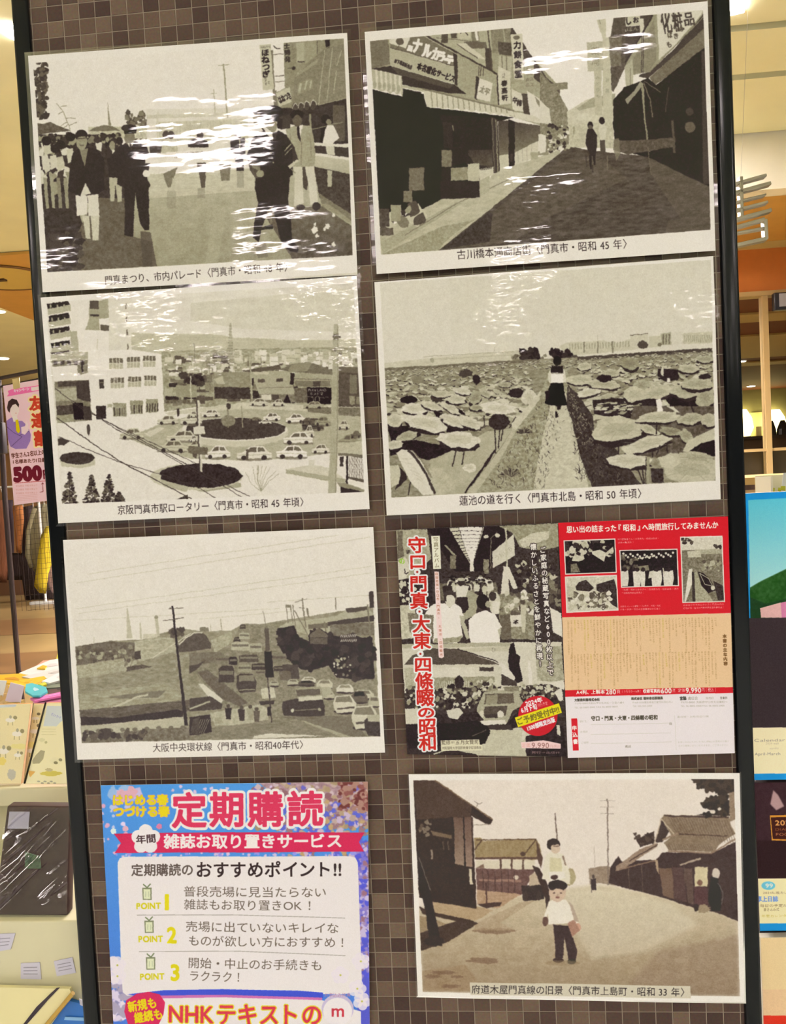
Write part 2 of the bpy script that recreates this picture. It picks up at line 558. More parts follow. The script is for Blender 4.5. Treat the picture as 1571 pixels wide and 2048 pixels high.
def pic_parade():
    p = Pic('parade_picture', PAR, seed=3, base=229)
    p.view('A')
    p.poly([(262, 495), (2700, 305), (2770, 2008), (378, 2142)], 226, col2=222)
    # trees, huts and far houses on the left
    p.blobs(268, 500, 370, 930, 150, 13, [62, 75, 95, 70], asp=1.5)
    p.line([(448, 815), (500, 880), (545, 985), (562, 1060)], 6, 150)
    for a, b in [((500, 880), (460, 900)), ((520, 930), (600, 930)), ((530, 960), (480, 990)), ((545, 990), (610, 960)), ((480, 840), (530, 835)), ((540, 980), (500, 1010))]:
        p.line([a, b], 5, 140)
    p.poly([(850, 790), (858, 900), (862, 990), (882, 990), (866, 890)], 135)
    p.blobs(1000, 880, 1155, 1090, 130, 14, [80, 100, 125, 110])
    p.rect(700, 1000, 1180, 1090, 190, amp=25, ns=5)
    p.poly([(296, 968), (330, 975), (400, 962), (450, 985), (565, 1030), (460, 1040), (300, 1062)], 92, amp=20)
    p.poly([(702, 1035), (760, 1000), (825, 985), (890, 995), (955, 1032)], 110)
    p.rect(300, 1060, 560, 1110, 170, amp=30)
    # far pale building behind the banner
    p.poly([(1160, 860), (1950, 850), (1960, 1200), (1165, 1380)], 214)
    p.poly([(1160, 905), (1950, 880), (1950, 905), (1160, 935)], 196)
    p.poly([(1235, 960), (1955, 935), (1958, 1100), (1240, 1110)], 192, amp=12)
    for i in range(9): p.line([(1260 + i * 80, 960), (1262 + i * 80, 1090)], 10, 180)
    p.line([(1247, 880), (1252, 1110)], 14, 200)
    # road
    p.poly([(330, 1400), (1180, 1370), (2700, 1290), (2770, 2008), (378, 2142)], 178, col2=148, amp=8, ns=30)
    p.poly([(1180, 1370), (2000, 1330), (2010, 1500), (1180, 1560)], 192, amp=10, ns=20, nsy=5)
    p.poly([(2050, 1640), (2530, 1620), (2770, 1780), (2770, 2008), (2300, 2035)], 108, col2=85, amp=18, ns=14)
    p.poly([(1690, 1650), (1790, 1650), (1720, 2060), (1620, 2065)], 168, alpha=.6)
    p.poly([(300, 1060), (960, 1060), (990, 1560), (620, 1600), (660, 1800), (570, 1860), (640, 2125), (378, 2142)], 58, amp=16, ns=9)
    p.poly([(780, 1560), (990, 1560), (1010, 1850), (1210, 1900), (1200, 2095), (640, 2125), (590, 1900), (680, 1700)], 98, amp=14, ns=10)
    p.poly([(1110, 1820), (1190, 1820), (1240, 2090), (1130, 2095)], 80, alpha=.8)
    p.blobs(380, 1850, 660, 2120, 60, 26, [52, 66, 80])
    # the crowd at the kerb
    p.blobs(310, 1060, 960, 1140, 90, 20, [42, 50, 120, 60, 150])
    p.blobs(300, 1110, 560, 1500, 80, 30, [45, 55, 200, 62, 210, 150, 48], asp=.7)
    for x, y, c in [(330, 1290, 205), (395, 1290, 200), (450, 1300, 190), (530, 1240, 195), (345, 1180, 190), (520, 1460, 170), (400, 1500, 150)]:
        p.poly([(x, y - 60), (x + 50, y - 70), (x + 70, y + 20), (x + 10, y + 50)], c)
    for x in (345, 395, 450, 505): p.poly([(x, 1400), (x + 30, 1400), (x + 45, 1640), (x + 20, 1640)], 120 + (x % 40))
    for x, y in [(370, 1110), (440, 1170), (560, 1080), (480, 1140)]: p.ell(x - 38, y - 36, x + 38, y + 36, 44)
    p.poly([(755, 1120), (810, 1120), (805, 1195), (770, 1180)], 210)
    p.ell(745, 1075, 795, 1130, 60); p.ell(880, 1085, 930, 1140, 55); p.ell(920, 1080, 975, 1140, 50)
    p.poly([(845, 1150), (940, 1140), (960, 1290), (930, 1400), (870, 1395), (850, 1280)], 55)
    p.ell(868, 1110, 915, 1185, 140); p.poly([(885, 1180), (912, 1180), (902, 1250)], 215)
    p.poly([(868, 1400), (965, 1400), (965, 1585), (930, 1590), (915, 1450), (905, 1585), (875, 1585)], 175)
    # man in a dark blazer and white trousers
    p.poly([(600, 1535), (668, 1530), (692, 1540), (694, 1690), (612, 1700)], 216)
    p.poly([(694, 1540), (780, 1532), (790, 1700), (706, 1700)], 210)
    p.poly([(655, 1700), (712, 1700), (720, 1880), (682, 1872)], 196, amp=14)
    p.poly([(722, 1700), (790, 1700), (782, 1890), (738, 1892)], 198, amp=14)
    p.poly([(630, 1165), (580, 1205), (556, 1320), (542, 1500), (600, 1530), (640, 1542), (686, 1438), (722, 1528), (780, 1528), (830, 1500), (826, 1250), (768, 1175), (700, 1155)], 46, amp=6)
    p.poly([(680, 1440), (722, 1526), (640, 1540)], 206)
    p.poly([(632, 1175), (702, 1168), (674, 1315)], 128)
    p.ell(606, 1045, 692, 1185, 148); p.ell(594, 1024, 698, 1112, 44, jit=.12)
    p.ell(610, 1075, 690, 1120, 140); p.line([(612, 1094), (690, 1090)], 7, 70)
    p.poly([(630, 1140), (670, 1140), (665, 1150), (635, 1150)], 100)
    # uniformed man on the left
    p.poly([(1020, 1108), (940, 1160), (850, 1260), (868, 1395), (935, 1402), (930, 1450), (985, 1482), (990, 1700), (985, 1850), (1052, 1862), (1072, 1520), (1108, 1760), (1145, 1812), (1182, 1806), (1176, 1480), (1192, 1462), (1165, 1400), (1195, 1250), (1160, 1150), (1070, 1108)], 47, amp=6)
    p.ell(985, 1030, 1068, 1140, 120); p.ell(962, 978, 1080, 1042, 52); p.poly([(980, 1030), (1080, 1020), (1075, 1048), (985, 1056)], 35)
    p.ell(1130, 1338, 1190, 1392, 216); p.poly([(1008, 1128), (1060, 1120), (1034, 1165)], 205)
    p.line([(1034, 1125), (1038, 1180)], 12, 60)
    p.poly([(1180, 1120), (1290, 1110), (1290, 1220), (1240, 1270), (1190, 1230)], 70, amp=25)
    # banner party
    for x, c in ((1310, 120), (1350, 205), (1580, 60), (1880, 50)):
        p.ell(x - 26, 1030, x + 26, 1095, 70)
    p.poly([(1480, 1110), (1560, 1080), (1640, 1110), (1645, 1160), (1485, 1160)], 58)
    p.poly([(1280, 1130), (1400, 1130), (1410, 1210), (1270, 1220)], 180, amp=20)
    p.poly([(1150, 1215), (1830, 1180), (1835, 1245), (1310, 1280), (1150, 1290)], 218)
    p.poly([(1310, 1200), (1830, 1165), (1838, 1330), (1320, 1370)], 224)
    p.text('ふる里門真まつり', (1375, 1232), (1700, 1196), 40, 90, bold=.3)
    p.poly([(1818, 1100), (1930, 1085), (1935, 1210), (1920, 1215), (1925, 1345), (1870, 1350), (1850, 1215), (1820, 1180)], 52)
    p.line([(1890, 1095), (1892, 1180)], 9, 180)
    p.poly([(1555, 1285), (1625, 1280), (1622, 1475), (1590, 1480), (1575, 1380)], 88)
    p.poly([(1730, 1292), (1822, 1290), (1815, 1420), (1750, 1425)], 120, amp=12)
    p.poly([(1290, 1370), (1400, 1318), (1350, 1470), (1325, 1475)], 120); p.poly([(1360, 1400), (1385, 1400), (1380, 1530), (1365, 1530)], 185)
    p.rect(1320, 1500, 1390, 1640, 130, alpha=.35); p.rect(1560, 1480, 1620, 1560, 120, alpha=.4); p.rect(1870, 1350, 1925, 1480, 120, alpha=.4)
    p.view('B')
    # poles and shop fronts on the right
    p.line([(272, 508), (302, 930)], 11, 150); p.line([(230, 520), (318, 512)], 5, 160)
    p.line([(195, 705), (206, 900)], 7, 175); p.line([(170, 740), (220, 736)], 4, 180)
    p.poly([(740, 340), (1210, 305), (1240, 780), (1000, 830), (800, 850), (690, 850), (680, 730), (750, 700)], 138, amp=10, ns=10)
    p.poly([(835, 340), (900, 335), (905, 500), (845, 495)], 165); p.poly([(900, 335), (1000, 325), (1000, 440), (905, 510)], 150)
    p.poly([(1060, 320), (1100, 316), (1102, 368), (1072, 378)], 48); p.line([(1000, 445), (1100, 372)], 6, 80)
    p.line([(1000, 320), (1005, 430)], 6, 90); p.line([(850, 490), (905, 492)], 8, 70)
    p.line([(830, 535), (770, 540)], 5, 80); p.ell(810, 525, 836, 556, 60)
    p.poly([(830, 600), (1050, 395), (1215, 345), (1238, 775), (1010, 830), (805, 850)], 128, amp=8)
    for i in range(14): p.line([(840 + i * 12, 610 - i * 8), (855 + i * 12, 570 - i * 8)], 5, 165)
    for a, b in [((1060, 400), (1012, 825)), ((1120, 380), (1075, 805)), ((1150, 560), (1128, 740)), ((1195, 400), (1150, 520))]: p.line([a, b], 5, 175)
    p.poly([(850, 660), (965, 620), (975, 700), (850, 750)], 140); p.line([(860, 735), (875, 660)], 16, 172); p.line([(905, 710), (925, 640)], 14, 172); p.line([(945, 700), (960, 640)], 12, 172)
    p.poly([(640, 400), (662, 400), (692, 862), (664, 862)], 118)
    p.poly([(655, 352), (740, 344), (752, 700), (672, 716)], 226)
    p.line([(655, 436), (740, 428)], 5, 90); p.line([(668, 605), (748, 598)], 5, 90); p.line([(670, 650), (750, 642)], 5, 110); p.line([(660, 365), (690, 388), (715, 385)], 8, 70)
    p.poly([(555, 357), (640, 350), (665, 705), (580, 715)], 188)
    p.text('内科外科', (560, 378), (640, 372), 22, 90)
    p.text('ほねつぎ', (598, 392), (606, 615), 60, 45, bold=.8, vert=True)
    p.text('門真町三丁目', (602, 622), (606, 675), 14, 100, vert=True); p.text('電話', (625, 640), (628, 668), 14, 100, vert=True)
    p.text('士開発', (765, 338), (772, 500), 48, 60, bold=.5, vert=True); p.text('ビルヂング', (812, 345), (818, 485), 20, 100, vert=True)
    p.poly([(682, 735), (792, 688), (800, 805), (702, 845)], 188, amp=8)
    p.text('はねつき', (700, 795), (795, 752), 62, 55, bold=.5)
    p.poly([(650, 850), (800, 850), (1010, 828), (1240, 775), (1252, 1130), (980, 1135), (900, 1000), (700, 960)], 58, amp=14, ns=7)
    for i, x in enumerate((805, 850, 895, 945)):
        p.ell(x, 790 - i * 4 + 20, x + 48, 870 - i * 4 + 10, 75); p.line([(x + 2, 860 - i * 6), (x + 12, 825 - i * 7), (x + 26, 812 - i * 8), (x + 44, 830 - i * 8), (x + 50, 850 - i * 8)], 5, 205)
    p.line([(1010, 830), (1238, 772)], 5, 160)
    p.rect(1125, 830, 1215, 1110, 90, amp=12, ns=3); p.line([(945, 900), (955, 1130)], 16, 140)
    p.line([(960, 1020), (1200, 960)], 5, 150)
    p.poly([(1035, 1010), (1090, 985), (1060, 1130), (1020, 1130)], 40)
    p.ell(1032, 902, 1110, 980, 42); p.ell(1070, 935, 1112, 985, 130)
    p.poly([(1078, 985), (1128, 988), (1172, 1082), (1122, 1130), (1040, 1130), (1060, 1040)], 220)
    p.poly([(975, 1145), (1250, 1160), (1255, 1240), (978, 1205)], 62, amp=10)
    p.poly([(1068, 1150), (1135, 1155), (1140, 1222), (1080, 1216)], 200)
    p.poly([(975, 1305), (1260, 1370), (1275, 1720), (1020, 1560)], 70, amp=18, ns=6)
    p.poly([(1015, 1520), (1275, 1690), (1275, 1760), (1040, 1620)], 118, amp=14)
    p.poly([(1020, 1600), (1100, 1610), (1275, 1740), (1275, 1780)], 150, alpha=.8)
    p.poly([(1078, 1340), (1115, 1345), (1115, 1470), (1082, 1470)], 178)
    p.poly([(975, 1120), (1245, 1138), (1246, 1160), (975, 1146)], 214)
    p.poly([(975, 1200), (1250, 1242), (1260, 1370), (980, 1312)], 196, col2=168)
    p.poly([(975, 1200), (1250, 1242), (1252, 1262), (975, 1222)], 216)
    # wet glints painted on the road in the picture
    for x, y, r in [(985, 1800, 26), (1080, 1780, 20), (1125, 1690, 14), (1000, 1850, 14), (1130, 1920, 16), (1060, 1800, 12), (985, 1760, 10)]:
        p.ell(x - r, y - r, x + r, y + r * 1.2, 222, jit=.7, n=14)
    # man in a pale suit
    p.poly([(820, 1300), (885, 1300), (896, 1600), (822, 1622), (826, 1420)], 200)
    p.poly([(905, 1298), (975, 1290), (1012, 1590), (948, 1612), (932, 1450)], 204)
    p.poly([(885, 1300), (905, 1298), (932, 1450), (920, 1500), (893, 1480)], 80)
    p.ell(838, 1608, 905, 1652, 58); p.ell(962, 1590, 1028, 1655, 52)
    p.poly([(755, 1020), (840, 985), (950, 992), (972, 1070), (988, 1210), (980, 1305), (900, 1312), (800, 1312), (785, 1150)], 158, amp=6)
    p.line([(880, 1120), (876, 1300)], 4, 110); p.line([(945, 1060), (955, 1230)], 4, 125); p.line([(790, 1050), (800, 1200)], 4, 125)
    p.poly([(832, 985), (892, 985), (872, 1075)], 222); p.poly([(842, 992), (862, 992), (876, 1125), (852, 1085)], 45)
    p.ell(808, 890, 884, 1000, 92); p.ell(792, 866, 896, 942, 42, jit=.15); p.ell(815, 905, 878, 985, 96)
    # officers in front
    p.ell(715, 850, 790, 930, 50); p.poly([(710, 920), (790, 900), (790, 1010), (720, 1020)], 64)
    p.poly([(775, 1080), (825, 1160), (855, 1260), (835, 1290), (790, 1240)], 60)
    p.poly([(560, 1000), (585, 1030), (500, 1085), (470, 1180), (455, 1230), (482, 1340), (522, 1400), (515, 1480), (540, 1600), (512, 1750), (503, 1870), (545, 1902), (577, 1780), (610, 1680), (655, 1620), (690, 1780), (722, 1900), (790, 1975), (850, 1990), (858, 1958), (806, 1870), (800, 1760), (776, 1560), (792, 1385), (812, 1380), (812, 1250), (800, 1130), (760, 1060), (700, 1030), (660, 1062)], 43, amp=6)
    p.poly([(610, 1660), (648, 1620), (655, 1700), (640, 1760)], 118)
    p.poly([(560, 1795), (650, 1760), (655, 1800), (570, 1808)], 38)
    p.ell(500, 880, 580, 992, 130); p.ell(494, 842, 602, 902, 44); p.poly([(560, 870), (620, 900), (600, 980), (560, 960)], 44)
    p.ell(590, 930, 690, 1050, 138); p.ell(588, 832, 738, 935, 40); p.poly([(590, 910), (700, 920), (720, 960), (600, 950)], 32)
    p.poly([(690, 930), (735, 940), (725, 1020), (690, 1010)], 48)
    p.poly([(575, 990), (600, 1000), (658, 1045), (656, 1112), (600, 1040)], 222)
    p.poly([(655, 1045), (690, 1040), (680, 1095), (658, 1110)], 60)
    for x, y in [(585, 1055), (587, 1168), (645, 1205), (660, 1280)]: p.ell(x - 7, y - 7, x + 7, y + 7, 150)
    p.poly([(460, 1240), (560, 1300), (545, 1400), (522, 1400), (480, 1330)], 84)
    p.poly([(490, 1290), (560, 1320), (556, 1345), (496, 1320)], 125); p.ell(530, 1338, 590, 1396, 150)
    p.poly([(775, 1310), (845, 1255), (858, 1268), (790, 1330)], 190); p.line([(745, 1190), (800, 1130)], 8, 150); p.line([(750, 1220), (805, 1165)], 6, 140)
    p.line([(800, 1330), (830, 1365)], 8, 130); p.line([(640, 1620), (660, 1760)], 5, 90)
    p.poly([(510, 1900), (600, 1900), (620, 2020), (540, 2030)], 100, alpha=.6)
    p.view('A').develop([(262, 497), (2700, 305), (2770, 2008), (378, 2142)])
    p.view('0')
    p.text('門真まつり、市内パレード〈門真市・昭和 48 年〉', (211, 562), (585, 533.5), 20, 60, bold=.1)
    return p.image(k=.83)


def pic_street():
    p = Pic('street_picture', STR, seed=5, base=229)
    p.view('E')
    p.poly([(78, 328), (2694, 80), (2750, 1807), (165, 2002)], 228)
    # left row of shops
    p.poly([(78, 328), (1190, 205), (1300, 400), (1560, 680), (1575, 1010), (1480, 1010), (1200, 920), (500, 710), (78, 600)], 152, amp=8)
    p.poly([(500, 275), (1030, 235), (1040, 560), (745, 400)], 168, amp=6)
    for x, y, a, b in [(640, 260, 690, 340), (715, 250, 760, 305), (770, 240, 870, 310)]: p.rect(x, y, a, b, 80 if x < 760 else 190)
    p.line([(790, 270), (815, 240), (850, 280)], 8, 70)
    p.poly([(875, 240), (930, 235), (940, 330), (880, 330)], 120); p.poly([(900, 235), (925, 232), (930, 320), (912, 320)], 225)
    p.poly([(820, 330), (990, 330), (1000, 380), (840, 390)], 98); p.line([(600, 300), (950, 335)], 4, 90)
    p.poly([(765, 345), (830, 340), (990, 470), (920, 460)], 200); p.line([(765, 350), (925, 460)], 7, 90)
    p.poly([(985, 380), (1030, 385), (1045, 560), (990, 530)], 70)
    p.poly([(1030, 235), (1190, 205), (1190, 420), (1040, 420)], 130, amp=14); p.line([(1005, 235), (1040, 560)], 10, 80); p.line([(1125, 210), (1140, 330)], 8, 170)
    p.poly([(1085, 330), (1190, 340), (1190, 440), (1090, 430)], 85, amp=20)
    p.poly([(1090, 440), (1190, 450), (1190, 620), (1090, 560)], 175); p.line([(1115, 440), (1118, 560)], 8, 120); p.line([(1150, 440), (1152, 570)], 8, 120)
    p.poly([(78, 328), (220, 312), (236, 510), (85, 545)], 112, amp=8)
    p.poly([(235, 310), (500, 275), (745, 400), (750, 530), (235, 385)], 112, amp=8)
    p.poly([(230, 312), (400, 295), (360, 385), (235, 345)], 210); p.ell(285, 300, 345, 360, 90); p.line([(240, 430), (310, 360)], 5, 90)
    for ch, x, y, sz, wd in (('ョ', 395, 378, 60, 26), ('ナ', 450, 362, 130, 38), ('ル', 528, 402, 125, 38), ('カ', 592, 428, 112, 32), ('ラ', 640, 452, 105, 32), ('ー', 672, 470, 80, 22), ('テ', 704, 482, 105, 30)):
        p.text(ch, (x - wd, y - 5), (x + wd, y + 8), sz, 232, bold=1.9)
    p.poly([(735, 400), (765, 415), (765, 680), (740, 665)], 62)
    p.poly([(765, 440), (825, 465), (830, 610), (768, 580)], 150); p.text('ビ', (768, 530), (828, 536), 110, 228, bold=1.6)
    p.poly([(232, 378), (738, 520), (742, 668), (236, 520)], 172)
    p.line([(232, 378), (738, 520)], 5, 80); p.line([(236, 522), (742, 668)], 6, 210)
    p.text('松下電器販売店', (272, 482), (410, 535), 34, 60, bold=.5)
    p.text('本名電化サービス', (450, 520), (745, 628), 60, 45, bold=.9)
    p.line([(500, 273), (1080, 585)], 13, 65); p.line([(500, 285), (1075, 600)], 5, 190)
    p.poly([(765, 418), (1075, 600), (1092, 835), (800, 745), (765, 680)], 158, amp=8)
    p.poly([(910, 600), (935, 610), (920, 790), (900, 775)], 62)
    p.poly([(935, 615), (1045, 655), (1022, 805), (915, 775)], 212); p.text('太平', (940, 700), (1020, 730), 60, 130, bold=.5)
    for x in (935, 950, 970): p.line([(x, 520), (x - 2, 600)], 5, 70)
    p.poly([(85, 542), (240, 522), (742, 670), (840, 740), (700, 735), (330, 668), (330, 600), (90, 570)], 55)
    p.poly([(240, 522), (742, 670), (700, 700), (300, 590)], 82, alpha=.8)
    p.poly([(1075, 590), (1085, 590), (1095, 830), (1082, 830)], 60)
    # vertical signs
    p.poly([(1190, 205), (1300, 370), (1470, 620), (1560, 690), (1565, 740), (1440, 690), (1280, 520), (1180, 300)], 72, amp=12)
    p.poly([(1440, 650), (1565, 680), (1570, 760), (1470, 780)], 90, amp=22)
    p.poly([(1280, 550), (1470, 700), (1560, 820), (1570, 1000), (1350, 900), (1200, 860), (1190, 680)], 158, amp=14)
    p.poly([(1182, 275), (1275, 265), (1288, 632), (1212, 622)], 198); p.text('力餅食堂', (1232, 320), (1246, 625), 62, 50, bold=1.0, vert=True); p.ell(1205, 280, 1255, 315, 110)
    p.poly([(1085, 520), (1180, 570), (1188, 815), (1092, 828)], 200); p.text('春高軒', (1132, 630), (1140, 800), 50, 55, bold=.7, vert=True); p.text('料理', (1128, 575), (1130, 622), 22, 90, vert=True)
    p.poly([(1288, 470), (1365, 455), (1370, 712), (1296, 708)], 160); p.text('まるや食品', (1312, 490), (1318, 690), 32, 110, bold=.3, vert=True); p.text('本店ス', (1345, 560), (1350, 690), 32, 110, bold=.3, vert=True)
    p.poly([(1192, 700), (1272, 740), (1285, 880), (1200, 870)], 205); p.text('中', (1198, 790), (1235, 790), 52, 60, bold=.6); p.text('梅', (1230, 810), (1272, 815), 52, 60, bold=.6)
    p.poly([(1272, 740), (1315, 742), (1340, 910), (1285, 900)], 78)
    p.poly([(1310, 715), (1400, 770), (1490, 850), (1525, 990), (1340, 930)], 214); p.poly([(1375, 760), (1415, 800), (1425, 860), (1395, 820)], 130)
    p.rect(1425, 920, 1560, 990, 170, amp=15); p.poly([(1480, 780), (1571, 760), (1571, 1010), (1530, 1000)], 140, amp=35, ns=5)
    # awnings
    p.line([(335, 680), (480, 710), (1040, 830)], 18, 170); p.line([(335, 700), (480, 730)], 8, 60)
    p.poly([(90, 542), (310, 595), (332, 640), (338, 765), (318, 738), (290, 745), (265, 722), (235, 742), (205, 712), (165, 720), (130, 702), (100, 700)], 172)
    for i in range(6):
        x = 118 + i * 37; p.poly([(x, 548 + i * 9), (x + 18, 552 + i * 9), (x + 22, 705 + i * 7), (x + 4, 700 + i * 7)], 205)
    for i in range(6): p.ell(100 + i * 38, 640 + i * 6, 130 + i * 38, 695 + i * 7, 150, alpha=.7)
    # dark shop interior
    p.poly([(98, 705), (250, 745), (335, 760), (340, 700), (500, 740), (520, 840), (1210, 925), (1060, 960), (1045, 1370), (930, 1430), (650, 1560), (500, 1640), (150, 1690)], 27, amp=4)
    p.poly([(620, 900), (1040, 930), (1045, 1320), (840, 1300), (700, 1170)], 42, amp=10, alpha=.8)
    p.poly([(650, 960), (720, 960), (730, 1170), (660, 1170)], 60, alpha=.5); p.line([(725, 985), (735, 1030)], 8, 140)
    p.poly([(830, 1180), (1040, 1180), (1045, 1320), (900, 1290)], 62, col2=90, amp=12)
    p.poly([(498, 705), (1030, 835), (1206, 870), (1212, 925), (1180, 905), (1150, 918), (1120, 895), (1085, 908), (1055, 888), (1020, 897), (985, 878), (950, 888), (915, 868), (880, 882), (840, 860), (800, 876), (765, 850), (725, 868), (690, 846), (640, 858), (610, 838), (560, 850), (522, 838)], 200)
    for i in range(15):
        x = 560 + i * 42; p.line([(x, 722 + i * 9.8), (x + 8, 842 + i * 3.4)], 9, 150)
    p.line([(490, 700), (1036, 830), (1210, 872)], 12, 120)
    p.poly([(1210, 878), (1350, 908), (1560, 1000), (1571, 1040), (1460, 985), (1215, 930)], 202)
    # shutters and low walls
    p.poly([(1030, 920), (1080, 940), (1100, 1360), (1048, 1362)], 64); p.line([(1068, 940), (1085, 1355)], 8, 140); p.line([(1040, 930), (1058, 1350)], 5, 120)
    p.poly([(1085, 945), (1170, 950), (1170, 1230), (1092, 1230)], 70, col2=110, amp=8)
    p.poly([(1092, 1225), (1172, 1215), (1172, 1320), (1098, 1355)], 192)
    p.poly([(1165, 940), (1215, 960), (1215, 1305), (1170, 1310)], 40); p.line([(1180, 1240), (1200, 1240)], 60, 60)
    p.poly([(1215, 960), (1470, 1000), (1470, 1090), (1215, 1210)], 74, col2=125, amp=8)
    p.poly([(1215, 1205), (1400, 1110), (1465, 1085), (1460, 1200), (1215, 1305)], 198)
    for x in (1240, 1275, 1310, 1350): p.line([(x, 1010), (x + 2, 1270)], 3, 110, alpha=.5)
    p.rect(1400, 1060, 1450, 1200, 214); p.poly([(1450, 1000), (1520, 1010), (1530, 1190), (1470, 1170)], 60, amp=25); p.blobs(1490, 1100, 1570, 1190, 14, 14, [200, 60, 180, 50])
    # pavement
    p.poly([(140, 1830), (500, 1640), (650, 1560), (940, 1550), (1040, 1372), (1215, 1300), (1571, 1180), (1571, 1230), (1000, 1665), (620, 1968), (165, 2002)], 180, amp=12, ns=30, nsy=8)
    p.poly([(160, 1905), (760, 1590), (800, 1600), (180, 1990)], 150, alpha=.6, amp=12); p.line([(350, 1850), (760, 1600), (1200, 1400)], 6, 120)
    p.poly([(820, 1745), (900, 1730), (860, 1755), (760, 1820), (640, 1930), (620, 1968), (165, 2002), (380, 1900), (640, 1780)], 150, amp=16)
    p.blobs(150, 1640, 500, 1780, 14, 34, [150, 120, 190, 80], asp=1.5)
    p.rect(150, 1640, 230, 1780, 75, amp=22); p.poly([(240, 1610), (320, 1610), (320, 1740), (245, 1740)], 150); p.poly([(330, 1700), (410, 1680), (350, 1705)], 40)
    p.poly([(320, 1650), (350, 1650), (355, 1700), (325, 1690)], 60)
    p.rect(155, 1790, 260, 1850, 90, amp=20)
    p.rect(385, 1320, 505, 1500, 110, amp=14); p.rect(340, 1500, 410, 1590, 120, amp=20)
    p.poly([(640, 1178), (722, 1182), (722, 1312), (640, 1312)], 118, amp=14); p.poly([(722, 1180), (850, 1180), (850, 1270), (722, 1310)], 40)
    p.poly([(715, 1322), (845, 1312), (850, 1418), (712, 1422)], 140, amp=18); p.rect(640, 1320, 710, 1450, 42)
    p.poly([(845, 1290), (938, 1283), (938, 1425), (850, 1422)], 182); p.poly([(935, 1330), (1048, 1310), (1048, 1372), (940, 1420)], 198)
    for i in range(16): p.line([(945 + i * 6, 1300), (945 + i * 6, 1342 - i)], 3, 60)
    p.poly([(630, 1425), (935, 1428), (942, 1552), (760, 1562), (630, 1562)], 44); p.poly([(935, 1422), (1018, 1382), (1018, 1502), (940, 1548)], 172, amp=5)
    p.rect(1340, 1200, 1400, 1255, 160); p.rect(1400, 1195, 1480, 1222, 140)
    # road in shade
    p.poly([(612, 1972), (1000, 1665), (1600, 1180), (1660, 1150), (1770, 1180), (2260, 1230), (2740, 1450), (2749, 1807), (700, 1965)], 78, amp=22, ns=26, nsy=7)
    p.poly([(1000, 1700), (1571, 1260), (1900, 1250), (2100, 1400), (1500, 1700), (1200, 1900), (760, 1950)], 92, amp=24, ns=18, nsy=6, alpha=.6)
    p.poly([(640, 1960), (1010, 1670), (1040, 1680), (1020, 1900)], 62, amp=18)
    p.view('F')
    # far end of the left row
    p.poly([(0, 455), (40, 505), (80, 545), (120, 600), (175, 700), (195, 870), (180, 940), (0, 985)], 128, amp=30, ns=5)
    p.poly([(0, 640), (60, 700), (75, 800), (0, 790)], 210)
    p.poly([(30, 540), (175, 530), (175, 572), (30, 590)], 128, amp=12); p.text('アサヒ', (100, 552), (172, 548), 28, 160, bold=.4)
    p.blobs(40, 800, 185, 960, 50, 10, [60, 50, 190, 120, 215])
    p.poly([(0, 860), (36, 870), (40, 975), (0, 985)], 215)
    # vista
    p.poly([(170, 720), (300, 640), (470, 600), (470, 880), (190, 900)], 196, amp=12, ns=12)
    p.poly([(235, 700), (330, 630), (480, 600), (480, 680), (330, 690), (250, 712)], 150, alpha=.8)
    p.poly([(180, 800), (460, 780), (470, 950), (190, 945)], 185, amp=22); p.line([(215, 810), (215, 860)], 10, 150)
    # right row
    p.poly([(470, 110), (545, 100), (545, 210), (545, 430), (470, 590), (440, 560), (440, 310)], 84, amp=18)
    p.poly([(440, 240), (520, 230), (520, 420), (440, 440)], 110, amp=20)
    p.poly([(638, 100), (725, 92), (640, 270), (545, 430), (545, 205), (630, 210)], 74)
    p.poly([(545, 108), (640, 100), (636, 165), (546, 168)], 192); p.text('し', (545, 138), (585, 136), 52, 50, bold=.8); p.text('お', (592, 132), (632, 130), 42, 50, bold=.6)
    p.poly([(546, 172), (636, 168), (634, 208), (548, 212)], 70); p.text('ほん', (552, 190), (630, 186), 30, 170, bold=.4)
    p.poly([(636, 120), (662, 118), (664, 230), (640, 235)], 205)
    p.poly([(720, 92), (1040, 65), (1040, 100), (860, 300), (710, 460), (590, 480), (540, 430)], 150)
    p.line([(720, 100), (545, 400)], 9, 60); p.poly([(585, 400), (725, 130), (745, 380), (700, 460), (600, 480)], 132)
    for x in (648, 658): p.line([(x, 230), (x, 470)], 5, 70)
    p.poly([(540, 430), (590, 380), (600, 600), (555, 640)], 176); p.line([(575, 440), (580, 580)], 5, 130)
    p.poly([(745, 90), (1038, 66), (1030, 95), (860, 290), (760, 385)], 208)
    for ch, x, y, sz in (('化', 805, 150, 165), ('粧', 880, 150, 130), ('品', 950, 130, 90)): p.text(ch, (x - 34, y), (x + 34, y - 12), sz, 70, bold=1.0)
    for ch, x, y in (('は', 830, 230), ('き', 868, 235), ('も', 822, 290), ('の', 900, 190)): p.text(ch, (x - 16, y), (x + 16, y - 4), 40, 90, bold=.7)
    p.poly([(1042, 90), (1048, 190), (690, 505), (628, 492), (640, 478), (705, 460), (860, 310)], 66)
    p.line([(1040, 110), (700, 465)], 5, 130)
    p.poly([(1048, 180), (1056, 310), (770, 520), (730, 545), (700, 500)], 108, amp=14, ns=5)
    p.poly([(1056, 300), (1086, 1180), (1070, 1195), (700, 1010), (480, 960), (465, 780), (470, 640), (540, 560), (620, 530), (690, 500), (740, 545)], 36, amp=8)
    p.poly([(545, 640), (600, 580), (640, 520), (660, 540), (560, 670)], 170, alpha=.8)
